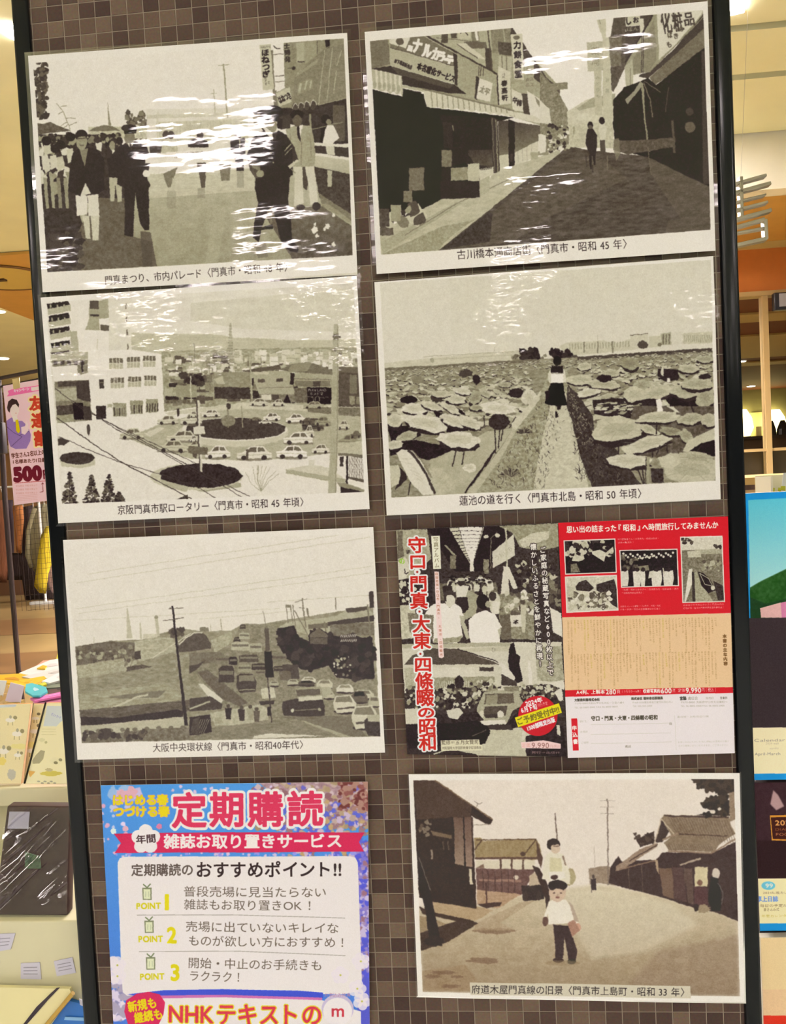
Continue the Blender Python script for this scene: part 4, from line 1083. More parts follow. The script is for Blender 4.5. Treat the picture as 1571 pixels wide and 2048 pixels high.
    p.poly([(905, 1290), (945, 1220), (1010, 1185), (1112, 1140), (1114, 1215), (1020, 1240), (950, 1292)], 186, amp=6); p.poly([(940, 1295), (1020, 1242), (1114, 1216), (1116, 1318), (1000, 1320)], 40)
    for a, b in (((650, 1390), (660, 1500)), ((620, 1400), (655, 1500)), ((740, 1100), (740, 1180)), ((500, 1240), (495, 1310)), ((760, 1250), (740, 1310)), ((805, 1240), (808, 1300)), ((710, 1280), (712, 1330)), ((950, 980), (980, 1040)), ((1030, 1250), (1000, 1290))): p.line([a, b], 8, 55)
    leaf(p, 560, 1350, 140, 46, 200, .05); leaf(p, 960, 1400, 205, 95, 182, .12, dark=False); leaf(p, 1000, 1330, 120, 40, 175, .2, dark=False)
    p.poly([(750, 1330), (830, 1310), (900, 1360), (840, 1400), (770, 1390)], 190, amp=8); p.line([(684, 1325), (680, 1500)], 22, 150); p.line([(672, 1325), (668, 1500)], 5, 60)
    p.poly([(700, 1400), (780, 1400), (790, 1490), (710, 1490)], 62, amp=25); p.poly([(735, 962), (765, 955), (782, 1035), (745, 1035)], 226); p.poly([(800, 1000), (850, 1005), (890, 1040), (870, 1040)], 205)
    # schoolgirl walking away
    p.poly([(45, 790), (66, 760), (68, 860), (48, 845)], 205); p.poly([(138, 755), (155, 780), (158, 850), (142, 850)], 210)
    p.poly([(66, 742), (140, 746), (143, 790), (64, 788)], 42); p.ell(78, 680, 133, 744, 34)
    p.poly([(66, 786), (145, 790), (143, 855), (63, 852)], 232); p.line([(66, 790), (145, 793)], 4, 120)
    p.poly([(62, 852), (142, 855), (168, 990), (112, 1002), (60, 995), (24, 980), (48, 900)], 27); p.poly([(28, 905), (58, 900), (50, 960), (28, 975)], 42)
    p.poly([(105, 998), (132, 996), (128, 1022), (108, 1022)], 38); p.poly([(90, 1030), (104, 1030), (112, 1072), (92, 1078)], 40); p.poly([(92, 1004), (108, 1004), (104, 1032), (92, 1032)], 165)
    p.view('G').develop([(155, 262), (2751, 78), (2788, 1811), (245, 1945)], warp=1.3)
    p.view('0')
    p.text('蓮池の道を行く〈門真市北島・昭和 50 年頃〉', (917, 1002), (1290, 986.5), 21, 50, bold=.15)
    return p.image(k=.83)


def pic_highway():
    p = Pic('highway_picture', HWY, seed=14, base=230)
    p.view('I')
    p.poly([(510, 345), (2930, 262), (2980, 1000), (590, 1160)], 228, col2=219)
    for a, b in (((690, 580), (2660, 275)), ((600, 650), (2905, 290)), ((600, 852), (2912, 520)), ((615, 890), (2915, 572)), ((600, 945), (2200, 850)), ((1571, 935), (2300, 870)), ((2100, 800), (2912, 745))):
        p.line([a, b], 4, 188, alpha=.8)
    p.poly([(594, 1150), (870, 1105), (1120, 1095), (1400, 1005), (1600, 1030), (1820, 1025), (1910, 975), (2060, 970), (2930, 830), (2985, 1855), (645, 1908)], 140, amp=24, ns=16, nsy=8)
    # skyline
    for pts in ([(1000, 850), (1008, 850), (1046, 1085), (1000, 1085)], [(1104, 960), (1112, 960), (1122, 1090), (1106, 1090)], [(1222, 915), (1246, 915), (1258, 1070), (1234, 1070)], [(740, 1075), (746, 1075), (748, 1130), (742, 1130)]): p.poly(pts, 182)
    p.ell(1218, 905, 1250, 930, 140); p.rect(1130, 1050, 1240, 1085, 195, amp=10)
    p.poly([(595, 1152), (700, 1130), (870, 1108), (1062, 1120), (1062, 1225), (820, 1262), (606, 1298)], 100, amp=20, ns=8)
    p.blobs(610, 1150, 1060, 1260, 60, 14, [90, 110, 130, 80, 160])
    p.poly([(1062, 1110), (1200, 1080), (1360, 1075), (1400, 1180), (1100, 1270), (1062, 1230)], 168, amp=26, ns=9, nsy=5); p.line([(1200, 1240), (1500, 1045)], 7, 200)
    p.poly([(1062, 1190), (1110, 1180), (1110, 1250), (1060, 1250)], 72)
    p.poly([(606, 1300), (980, 1240), (990, 1340), (620, 1400)], 160, amp=22, ns=8, nsy=5); p.blobs(980, 1240, 1100, 1330, 20, 14, [170, 90, 120])
    p.poly([(1000, 1310), (1120, 1290), (1280, 1330), (1080, 1400), (1000, 1420)], 84, amp=16)
    p.poly([(610, 1410), (1380, 1280), (1400, 1400), (900, 1480), (620, 1520)], 138, amp=22, ns=20, nsy=6)
    p.poly([(620, 1520), (1300, 1440), (1420, 1520), (1430, 1640), (640, 1660)], 150, amp=22, ns=20, nsy=6); p.poly([(850, 1545), (1200, 1500), (1310, 1490), (1250, 1550), (950, 1560)], 92, alpha=.6)
    p.line([(860, 1640), (960, 1600), (1080, 1545), (1170, 1528)], 16, 182)
    p.poly([(625, 1650), (1571, 1560), (1571, 1620), (1430, 1680), (940, 1705), (640, 1720)], 92, amp=22, ns=16, nsy=5)
    p.poly([(632, 1700), (900, 1710), (1400, 1645), (1440, 1660), (1440, 1705), (900, 1762), (638, 1768)], 52, amp=8)
    p.poly([(640, 1775), (1455, 1700), (1460, 1790), (1150, 1800), (645, 1862)], 176, amp=10, ns=20, nsy=6)
    for i in range(10): p.ell(660 + i * 95, 1800 - i * 4, 700 + i * 95, 1830 - i * 4, 110)
    p.poly([(645, 1860), (1150, 1800), (1250, 1795), (1571, 1780), (1571, 1885), (645, 1908)], 110, amp=28, ns=8); p.blobs(660, 1815, 1150, 1870, 40, 18, [60, 70, 90], asp=1.4)
    # dome
    p.poly([(1400, 1135), (1450, 1085), (1520, 1040), (1570, 1035), (1620, 1060), (1660, 1130), (1660, 1190), (1410, 1190)], 82, amp=14)
    p.line([(1410, 1135), (1460, 1085), (1530, 1042), (1590, 1042)], 10, 200)
    p.blobs(1340, 1010, 1440, 1060, 16, 18, [70, 90])
    p.view('J')
    # embankment and road
    p.poly([(0, 1190), (320, 1140), (340, 1100), (410, 970), (570, 970), (700, 1000), (1450, 1400), (1495, 1858), (500, 1872), (260, 1620), (60, 1370), (0, 1300)], 130, amp=24, ns=8, nsy=6)
    p.poly([(165, 1100), (330, 1030), (340, 1110), (200, 1200)], 165, amp=22); p.rect(80, 1000, 150, 1030, 120); p.line([(245, 930), (252, 1030)], 5, 150); p.line([(165, 970), (170, 1030)], 4, 170)
    p.poly([(0, 1200), (240, 1190), (320, 1260), (0, 1300)], 110, amp=14)
    p.poly([(0, 1300), (60, 1290), (130, 1250), (60, 1330), (0, 1360)], 75)
    p.poly([(60, 1350), (140, 1330), (460, 1590), (400, 1620), (250, 1560), (150, 1450)], 98, amp=14)
    p.poly([(70, 1440), (110, 1440), (265, 1570), (240, 1610), (170, 1580)], 205)
    p.poly([(0, 1560), (160, 1540), (260, 1600), (250, 1640), (0, 1660)], 70, amp=12); p.line([(0, 1640), (160, 1580)], 14, 165)
    p.poly([(165, 1670), (560, 1600), (620, 1640), (620, 1720), (400, 1770), (200, 1770)], 172, amp=18, ns=8)
    p.poly([(170, 1790), (700, 1720), (880, 1740), (1180, 1855), (500, 1872), (0, 1882), (0, 1850)], 126, amp=18, ns=14, nsy=5); p.poly([(510, 1850), (640, 1830), (1060, 1850), (500, 1872)], 205, amp=6)
    p.poly([(870, 1730), (920, 1730), (1260, 1855), (1180, 1857)], 158, amp=6)
    p.poly([(700, 1700), (1060, 1690), (1280, 1700), (1380, 1855), (1260, 1856), (900, 1730)], 112, amp=8)
    # factory
    p.poly([(700, 1000), (760, 960), (1150, 908), (1250, 850), (1390, 835), (1445, 900), (1448, 1050), (940, 1060)], 168, amp=10, ns=12)
    p.poly([(1220, 850), (1390, 832), (1392, 860), (1240, 885)], 78); p.poly([(1080, 955), (1445, 905), (1446, 950), (1085, 985)], 66); p.poly([(930, 975), (1085, 960), (1085, 1000), (935, 1010)], 105)
    p.poly([(1100, 975), (1445, 960), (1448, 1060), (1110, 1070)], 110, amp=22, ns=7)
    p.poly([(1405, 718), (1440, 715), (1444, 845), (1412, 850)], 62); p.line([(1145, 765), (1150, 860)], 7, 120)
    for a, b, w_ in (((885, 770), (912, 1000), 9), ((925, 850), (935, 920), 12), ((760, 825), (772, 970), 6), ((795, 825), (808, 970), 6), ((812, 820), (835, 1050), 7), ((825, 865), (930, 1060), 9), ((1060, 950), (1075, 1130), 10), ((1395, 820), (1440, 1380), 12), ((575, 870), (605, 1000), 5)): p.line([a, b], w_, 120)
    p.rect(755, 820, 800, 840, 130); p.line([(830, 800), (920, 775)], 4, 110); p.line([(860, 845), (905, 845)], 4, 110)
    # dark street trees
    TR = [(690, 1010), (820, 985), (850, 1070), (935, 1110), (940, 1060), (1015, 1000), (1090, 1050), (1180, 1070), (1300, 1070), (1430, 1090), (1450, 1400), (1300, 1410), (1150, 1390), (1090, 1300), (980, 1330), (880, 1330), (760, 1240), (700, 1140)]
    p.poly(TR, 44, amp=10); p.blobs(690, 1000, 1450, 1400, 160, 26, [34, 44, 52, 62], clip=TR)
    p.poly([(945, 1055), (1012, 1000), (1085, 1060), (1080, 1075), (945, 1078)], 100); p.rect(945, 1080, 1080, 1130, 90, amp=12)
    p.poly([(1180, 1058), (1300, 1045), (1306, 1105), (1190, 1114)], 66)
    for i in range(9): p.line([(1186 + i * 14, 1112), (1196 + i * 14, 1092)], 5, 215); p.line([(1182 + i * 14, 1075), (1194 + i * 14, 1055)], 5, 215)
    p.blobs(1100, 1220, 1260, 1380, 22, 10, [150, 190, 120])
    # traffic
    for x0, y0, x1, y1, c in ((400, 975, 440, 1010, 70), (350, 1075, 400, 1110, 60), (330, 1110, 470, 1180, 175), (470, 1120, 570, 1190, 165), (390, 1040, 470, 1090, 170), (200, 1220, 330, 1290, 120), (310, 1230, 375, 1290, 52), (390, 1210, 540, 1270, 82), (380, 1290, 490, 1350, 150), (230, 1300, 350, 1430, 66), (490, 1280, 600, 1330, 62), (520, 1330, 600, 1380, 125), (640, 1200, 762, 1275, 120), (660, 1300, 740, 1340, 62)):
        p.poly([(x0, y0 + (y1 - y0) * .2), (x0 + (x1 - x0) * .2, y0), (x1 - (x1 - x0) * .1, y0), (x1, y0 + (y1 - y0) * .3), (x1, y1), (x0, y1)], c, amp=12, ns=5); p.rect(x0 + 6, y0 + (y1 - y0) * .3, x1 - 6, y0 + (y1 - y0) * .55, 80 if c > 100 else 140, alpha=.7)
    p.poly([(370, 1380), (400, 1360), (500, 1365), (525, 1420), (520, 1500), (400, 1515), (370, 1470)], 70, amp=14); p.poly([(385, 1375), (505, 1372), (512, 1420), (388, 1425)], 125); p.line([(390, 1490), (515, 1485)], 7, 150)
    p.poly([(560, 1480), (660, 1460), (680, 1550), (570, 1560)], 190, amp=16); p.poly([(545, 1580), (670, 1570), (660, 1600), (560, 1605)], 60)
    p.poly([(730, 1290), (850, 1290), (865, 1400), (800, 1400), (735, 1330)], 72, amp=12); p.poly([(700, 1340), (790, 1340), (800, 1420), (710, 1410)], 100, amp=12)
    for x0, y0, x1, y1, c in ((880, 1385, 990, 1435, 205), (770, 1405, 860, 1450, 175), (855, 1415, 980, 1455, 80), (995, 1410, 1120, 1475, 190), (630, 1415, 700, 1460, 165), (1150, 1445, 1285, 1510, 205), (1050, 1500, 1140, 1560, 175), (1280, 1490, 1445, 1560, 185), (1400, 1540, 1490, 1620, 175), (1265, 1500, 1395, 1590, 92)):
        p.ell(x0, y1 - 14, x1, y1 + 10, 60); p.poly([(x0, y0 + (y1 - y0) * .45), (x0 + (x1 - x0) * .2, y0), (x1 - (x1 - x0) * .2, y0), (x1, y0 + (y1 - y0) * .45), (x1, y1 - 4), (x0, y1 - 4)], c)
        p.poly([(x0 + (x1 - x0) * .15, y0 + (y1 - y0) * .42), (x0 + (x1 - x0) * .25, y0 + 6), (x1 - (x1 - x0) * .25, y0 + 6), (x1 - (x1 - x0) * .15, y0 + (y1 - y0) * .42)], c - 70)
    p.poly([(730, 1470), (825, 1460), (825, 1600), (735, 1640)], 130, amp=18); p.poly([(1030, 1465), (1110, 1470), (1120, 1515), (1050, 1560)], 165)
    p.poly([(735, 1580), (830, 1560), (1042, 1550), (1062, 1620), (1062, 1690), (930, 1700), (740, 1690), (728, 1620)], 62, amp=10)
    p.poly([(825, 1475), (1030, 1462), (1042, 1555), (850, 1560)], 150, amp=8); p.poly([(835, 1490), (1020, 1478), (1028, 1528), (845, 1540)], 92); p.poly([(855, 1548), (1040, 1535), (1046, 1565), (860, 1580)], 195)
    p.ell(795, 1635, 822, 1665, 190); p.ell(1010, 1630, 1035, 1655, 150); p.line([(830, 1650), (1010, 1640)], 8, 120)
    for x0, y0, x1, y1, c in ((1128, 1528, 1305, 1672, 198), (1270, 1610, 1480, 1800, 195)):
        w_, h_ = x1 - x0, y1 - y0
        p.ell(x0 + 5, y1 - 30, x1 + 5, y1 + 8, 58)
        p.poly([(x0, y0 + h_ * .4), (x0 + w_ * .12, y0 + h_ * .05), (x0 + w_ * .75, y0), (x1, y0 + h_ * .45), (x1 - 4, y1 - h_ * .1), (x0 + w_ * .15, y1), (x0 + w_ * .02, y0 + h_ * .7)], c)
        p.poly([(x0 + w_ * .08, y0 + h_ * .38), (x0 + w_ * .17, y0 + h_ * .1), (x0 + w_ * .7, y0 + h_ * .06), (x0 + w_ * .86, y0 + h_ * .4)], 120)
        p.line([(x0 + w_ * .15, y0 + h_ * .75), (x1 - 8, y0 + h_ * .68)], h_ * .09, 80)
    p.poly([(1368, 1730), (1400, 1700), (1495, 1720), (1497, 1855), (1400, 1850), (1375, 1800)], 60, amp=12); p.poly([(1385, 1690), (1490, 1680), (1490, 1740), (1400, 1735)], 170)
    # labourers, striped barrier, poles
    for x, y, c in ((305, 1620, 48), (410, 1630, 60), (480, 1625, 150), (530, 1640, 90)):
        p.ell(x - 16, y - 18, x + 16, y + 12, 80); p.poly([(x - 28, y + 10), (x + 26, y + 10), (x + 20, y + 100), (x - 16, y + 100)], c, amp=10)
    for x in (200, 225): p.rect(x, 1710, x + 30, 1760, 150)
    p.poly([(0, 1705), (160, 1682), (178, 1822), (0, 1850)], 50); [p.line([(10 + i * 16, 1835), (60 + i * 16, 1720)], 4, 140) for i in range(7)]
    p.poly([(590, 1000), (625, 1006), (630, 1180), (596, 1184)], 84); p.line([(592, 1180), (614, 1400), (645, 1745)], 8, 60); p.poly([(586, 1186), (645, 1188), (662, 1388), (602, 1390)], 36); p.rect(612, 1620, 640, 1690, 44)
    p.view('I')
    p.poly([(1352, 828), (1366, 828), (1400, 1130), (1480, 1770), (1452, 1772)], 44); p.line([(1333, 852), (1442, 846)], 6, 100); p.line([(1288, 945), (1448, 925)], 6, 90); p.ell(1340, 838, 1350, 856, 90)
    p.poly([(1520, 1720), (1571, 1700), (1571, 1850), (1500, 1830)], 72, amp=12)
    p.view('I').develop([(510, 345), (2925, 262), (2987, 1856), (645, 1908)], paper=230)
    p.view('0')
    p.text('大阪中央環状線〈門真市・昭和40年代〉', (305.5, 1496), (616, 1488.5), 18.5, 62, bold=.12)
    return p.image(k=.83)


def pic_village():
    p = Pic('village_picture', VIL, seed=17, base=232)
    p.view('O')
    SEP = (226, 207, 184)
    p.poly([(172, 222), (2574, 215), (2612, 1840), (242, 1805)], SEP)
    # ground
    p.poly([(200, 1180), (640, 1160), (980, 1080), (1495, 1005), (1640, 1010), (2000, 1080), (2290, 1170), (2470, 1210), (2600, 1270), (2612, 1840), (242, 1805)], (204, 184, 148), col2=(152, 126, 94), amp=8, ns=30, nsy=12)
    p.poly([(1300, 1050), (1700, 1040), (2100, 1150), (2300, 1300), (1900, 1500), (1500, 1560), (1350, 1300)], (216, 200, 168), alpha=.45)
    p.poly([(2000, 1500), (2605, 1380), (2612, 1840), (1700, 1830)], (142, 114, 88), alpha=.5, amp=8, ns=40)
    p.buf = blur(p.buf, 60)
    p.poly([(240, 1650), (560, 1600), (700, 1790), (242, 1805)], (150, 120, 86), alpha=.6, amp=14, ns=20)
    for x, y, w_, h_ in ((310, 1690, 60, 16), (400, 1660, 90, 14), (450, 1760, 70, 16), (500, 1690, 50, 10), (700, 1570, 120, 22), (790, 1350, 150, 22)): p.ell(x - w_, y - h_, x + w_, y + h_, (110, 78, 56), jit=.5, alpha=.6)
    p.poly([(640, 1290), (980, 1130), (1080, 1120), (820, 1290), (930, 1345), (620, 1345)], (168, 140, 106), alpha=.6, amp=12)
    # old house on the left
    p.poly([(225, 1360), (420, 1300), (560, 1258), (660, 1290), (420, 1440), (228, 1500)], (66, 46, 36), amp=10)
    p.poly([(300, 1130), (640, 1165), (772, 1195), (640, 1272), (560, 1262), (320, 1212)], (176, 146, 108)); p.poly([(215, 1170), (320, 1210), (600, 1268), (560, 1290), (240, 1225)], (64, 44, 34))
    p.poly([(215, 1240), (300, 1250), (420, 1300), (220, 1370)], (150, 124, 90), amp=12)
    p.poly([(172, 222), (332, 222), (770, 518), (752, 552), (712, 548), (606, 492), (620, 700), (640, 1182), (300, 1130), (215, 1100)], (50, 34, 28), amp=6)
    p.poly([(172, 222), (332, 222), (500, 340), (606, 410), (600, 500), (480, 500), (200, 520)], (72, 50, 38), amp=8)
    p.line([(330, 222), (768, 520)], 10, (112, 84, 60)); p.line([(560, 440), (716, 548)], 8, (60, 40, 32)); p.line([(610, 562), (755, 552)], 4, (120, 100, 80))
    p.poly([(472, 500), (546, 505), (552, 862), (484, 848)], (98, 70, 56), col2=(150, 122, 98)); p.poly([(552, 500), (604, 500), (616, 872), (560, 868)], (98, 70, 56), col2=(150, 120, 98))
    p.poly([(588, 885), (608, 885), (616, 1002), (594, 1002)], (206, 186, 152)); p.poly([(300, 745), (315, 745), (318, 815), (305, 815)], (140, 118, 96)); p.line([(390, 680), (400, 745)], 8, (90, 70, 56)); p.line([(430, 680), (438, 745)], 8, (90, 70, 56))
    p.poly([(300, 600), (460, 640), (460, 665), (320, 640)], (110, 86, 64)); p.blobs(215, 535, 300, 640, 14, 12, [(120, 100, 80), (90, 70, 54)]); p.line([(470, 500), (482, 860)], 6, (34, 24, 22)); p.line([(549, 500), (560, 870)], 8, (34, 24, 22)); p.line([(610, 500), (640, 1180)], 10, (58, 38, 30))
    p.poly([(192, 680), (222, 820), (262, 960), (300, 1060), (340, 1250), (372, 1400), (330, 1420), (290, 1400), (262, 1200), (210, 1000)], (44, 32, 30)); p.line([(215, 800), (300, 1050)], 6, (110, 96, 84))
    p.ell(250, 1390, 400, 1470, (48, 34, 30), jit=.3)
    # house in the middle
    p.poly([(628, 655), (680, 652), (690, 680), (1090, 662), (1112, 700), (1140, 810), (1080, 815), (632, 812)], (150, 124, 84), amp=14, ns=4, nsy=14)
    p.line([(640, 672), (1090, 664)], 8, (90, 64, 44)); p.line([(630, 745), (685, 672)], 9, (84, 60, 44)); p.line([(1000, 775), (1090, 665)], 8, (84, 60, 44)); p.ell(970, 755, 1010, 790, (78, 54, 42)); p.line([(632, 808), (1140, 802)], 14, (84, 56, 44)); p.poly([(1090, 665), (1140, 810), (1125, 880), (1095, 800)], (84, 58, 46))
    p.poly([(640, 822), (1080, 815), (1085, 890), (640, 880)], (214, 196, 164)); [p.rect(x, 815, x + 14, 890, (84, 58, 46)) for x in (816, 900, 985)]; p.poly([(640, 880), (700, 850), (700, 880)], (120, 90, 70))
    p.poly([(640, 882), (1085, 890), (1020, 1010), (980, 1078), (700, 1065), (645, 1040)], (104, 72, 62), amp=16, ns=7); p.poly([(660, 960), (980, 965), (978, 985), (662, 978)], (150, 110, 90)); p.ell(920, 932, 958, 965, (214, 190, 160))
    for x in (690, 730, 780, 830, 880, 925): p.line([(x, 900), (x + 4, 1060)], 5, (72, 48, 42))
    p.poly([(645, 1040), (980, 1075), (800, 1180), (650, 1150)], (176, 140, 106), amp=14); p.poly([(650, 1150), (830, 1130), (820, 1160), (720, 1182)], (70, 48, 40)); p.line([(715, 990), (722, 1150)], 12, (80, 52, 44))
    # antenna, pole
    p.line([(630, 380), (645, 390), (660, 400), (690, 390)], 4, (110, 90, 74)); p.line([(656, 395), (640, 435)], 4, (110, 90, 74)); p.line([(1230, 468), (1246, 670)], 8, (96, 74, 60))
    # barrow and the woman in white behind
    p.poly([(975, 1010), (1110, 1000), (1160, 1030), (1150, 1110), (1000, 1125)], (52, 36, 32), amp=8); p.ell(985, 1050, 1030, 1125, (60, 44, 38)); p.ell(1090, 1050, 1130, 1120, (60, 44, 38)); p.poly([(1035, 940), (1100, 900), (1120, 1000), (1040, 1010)], (190, 164, 132))
    p.poly([(1060, 855), (1112, 880), (1150, 950), (1195, 1060), (1190, 1115), (1165, 1182), (1158, 1100), (1120, 1000)], (60, 40, 34))
    p.ell(1300, 880, 1385, 1010, (170, 150, 108), jit=.2, amp=12)
    p.poly([(1190, 762), (1285, 775), (1312, 840), (1345, 930), (1340, 1000), (1180, 985), (1170, 960), (1130, 960), (1145, 850), (1160, 790)], (222, 206, 176)); p.poly([(1195, 800), (1275, 810), (1285, 905), (1190, 905)], (206, 190, 146)); p.line([(1285, 790), (1310, 860)], 12, (140, 112, 90))
    p.ell(1168, 660, 1270, 748, (48, 33, 30)); p.ell(1200, 690, 1268, 772, (206, 178, 146)); p.poly([(1180, 700), (1240, 670), (1262, 700), (1200, 712)], (48, 33, 30)); p.rect(1215, 712, 1262, 720, (110, 84, 68)); p.poly([(1185, 905), (1300, 905), (1310, 950), (1195, 985)], (226, 210, 186)); p.ell(1200, 930, 1255, 965, (70, 46, 40))
    # child in front
    p.poly([(1215, 1300), (1335, 1310), (1395, 1500), (1382, 1585), (1332, 1582), (1322, 1500), (1300, 1400), (1290, 1555), (1232, 1562), (1232, 1440)], (58, 38, 36), amp=8)
    p.ell(1215, 1550, 1292, 1588, (60, 40, 36)); p.ell(1320, 1560, 1388, 1600, (50, 44, 34))
    p.poly([(1190, 1120), (1310, 1112), (1365, 1200), (1420, 1320), (1425, 1345), (1400, 1360), (1340, 1290), (1180, 1300), (1175, 1220), (1150, 1290), (1138, 1270), (1170, 1180)], (228, 212, 186)); p.poly([(1330, 1125), (1365, 1160), (1410, 1280), (1380, 1280)], (176, 150, 124)); p.ell(1380, 1290, 1425, 1355, (200, 150, 120)); p.ell(1138, 1240, 1180, 1310, (96, 66, 54))
    p.poly([(1320, 1290), (1375, 1265), (1418, 1345), (1362, 1395)], (166, 120, 96))
    p.ell(1186, 985, 1308, 1130, (200, 168, 138)); p.ell(1176, 968, 1318, 1052, (46, 32, 30), jit=.08); p.ell(1198, 1030, 1300, 1120, (204, 172, 140)); [p.ell(x - 9, 1058, x + 9, 1070, (90, 62, 50)) for x in (1222, 1272)]; p.ell(1232, 1088, 1262, 1102, (130, 84, 70)); p.ell(1240, 1072, 1254, 1086, (180, 146, 118))
    p.ell(1150, 1570, 1420, 1610, (140, 114, 80), alpha=.5)
    p.view('Q')
    # far end and the right row
    p.poly([(100, 880), (240, 862), (300, 900), (300, 1010), (180, 990), (110, 1000)], (150, 126, 102), amp=18, ns=7); p.poly([(115, 960), (155, 955), (155, 1040), (120, 1040)], (60, 46, 44)); p.ell(125, 925, 145, 958, (80, 64, 56)); p.line([(122, 1030), (118, 1060)], 6, (80, 60, 52))
    p.line([(137, 720), (146, 870)], 4, (176, 156, 134))
    p.poly([(260, 880), (320, 790), (345, 830), (600, 820), (650, 760), (1010, 770), (1200, 680), (1216, 1275), (1060, 1212), (880, 1172), (600, 1082), (345, 1020), (250, 990)], (62, 42, 38), amp=8, ns=7)
    p.line([(238, 362), (246, 1005)], 9, (124, 104, 88)); [p.line([(a, y), (b, y)], 4, (140, 120, 102)) for a, b, y in ((180, 300, 376), (180, 285, 424), (185, 290, 474))]
    p.poly([(440, 640), (490, 650), (540, 630), (585, 600), (592, 690), (480, 725)], (62, 44, 38), amp=10); p.blobs(440, 625, 590, 710, 24, 14, [(58, 40, 34), (80, 60, 48)])
    p.poly([(300, 870), (370, 820), (480, 740), (612, 690), (606, 720), (430, 840), (360, 885), (300, 905)], (150, 122, 98), amp=12, ns=5); p.line([(400, 830), (612, 705)], 8, (70, 50, 42)); p.line([(330, 890), (605, 822)], 10, (130, 100, 78)); p.poly([(595, 820), (615, 820), (622, 920), (605, 900)], (170, 140, 108))
    p.poly([(640, 512), (660, 482), (1140, 492), (1160, 560), (1190, 620), (1070, 700), (1030, 760), (700, 745), (660, 690), (720, 640)], (134, 110, 84), amp=10)
    for i in range(22): p.line([(690 + i * 21, 500 + i * 1), (760 + i * 21, 620 + i * 4)], 4, (96, 74, 58), alpha=.8)
    p.poly([(588, 690), (640, 512), (700, 610), (650, 685)], (64, 46, 40)); p.line([(588, 700), (640, 512), (735, 625)], 9, (190, 166, 134)); p.line([(648, 668), (765, 618)], 14, (150, 122, 96)); p.line([(770, 625), (1130, 640)], 8, (76, 56, 44)); p.line([(690, 752), (1010, 768), (1195, 660)], 12, (140, 112, 88)); p.line([(660, 490), (1140, 500)], 12, (70, 50, 42))
    for i in range(20): p.line([(680 + i * 17, 700), (700 + i * 17, 745)], 3, (100, 78, 60))
    p.poly([(775, 850), (930, 800), (940, 812), (780, 862)], (170, 146, 120))
    for x in (395, 495, 725, 810): p.line([(x, 850 + (x > 600) * 10), (x + 8, 1040 + (x - 395) * .2)], 5, (100, 76, 62))
    p.poly([(622, 880), (722, 880), (732, 1110), (652, 1082)], (112, 84, 66)); p.poly([(722, 870), (800, 870), (830, 1130), (735, 1110)], (82, 56, 50), amp=8); p.poly([(805, 880), (870, 880), (880, 1150), (838, 1135)], (92, 68, 58), amp=8)
    p.poly([(888, 868), (985, 872), (985, 1012), (885, 1015)], (206, 186, 142), amp=8); p.ell(905, 965, 945, 1010, (120, 84, 66)); p.poly([(880, 1015), (985, 1020), (985, 1150), (885, 1150)], (84, 52, 50), amp=8)
    p.ell(1018, 878, 1078, 960, (206, 186, 162)); p.poly([(1010, 940), (1060, 955), (1085, 1060), (1080, 1200), (1010, 1195), (985, 1110), (1000, 1000)], (36, 27, 28)); p.ell(900, 1150, 1000, 1210, (150, 126, 96), jit=.4); p.ell(880, 1140, 915, 1200, (50, 36, 34)); p.line([(1060, 990), (1100, 1060), (1085, 1150)], 4, (120, 110, 100))
    # tree at the top right
    CL = [(870, 218), (1192, 215), (1198, 300), (1140, 320), (1045, 310), (1010, 280), (960, 270), (930, 240)]
    p.poly(CL, (62, 46, 36)); p.blobs(880, 212, 1190, 320, 90, 17, [(50, 38, 30), (66, 50, 38)], clip=[(870, 210), (1200, 210), (1200, 325), (1060, 325), (930, 275)])
    C2 = [(930, 400), (1000, 345), (1130, 335), (1145, 490), (900, 485), (1010, 455)]
    p.poly(C2, (58, 44, 36)); p.blobs(930, 335, 1145, 490, 80, 18, [(46, 36, 30), (62, 48, 36)], clip=C2); p.ell(1000, 445, 1040, 475, (216, 196, 170)); p.ell(1060, 425, 1085, 450, (216, 196, 170))
    p.poly([(1142, 320), (1194, 300), (1202, 512), (1145, 532)], (142, 116, 90), amp=10)
    p.view('O').develop([(172, 222), (2564, 215), (2612, 1838), (242, 1806)], warp=1.1, bl=2, paper=232)
    p.view('0')
    p.poly([(938.5, 1963.5), (1379, 1971), (1380.5, 1995.5), (940.5, 1988.5)], (206, 190, 160))
    p.text('府道木屋門真線の旧景〈門真市上島町・昭和 33 年〉', (942, 1977.5), (1377, 1983.5), 19, (48, 38, 34), bold=.35)
    return p.image(k=.83)


FLA = [(792, 1059), (1114.4, 1045.6), (1134, 1513), (814, 1508)]
FLB = [(1115.6, 1045.5), (1454.7, 1032.6), (1468, 1505.7), (1134.5, 1514.7)]
FLC = [(202, 1570), (735.3, 1562.9), (741, 2318), (242, 2325)]
RED = (214, 34, 42)


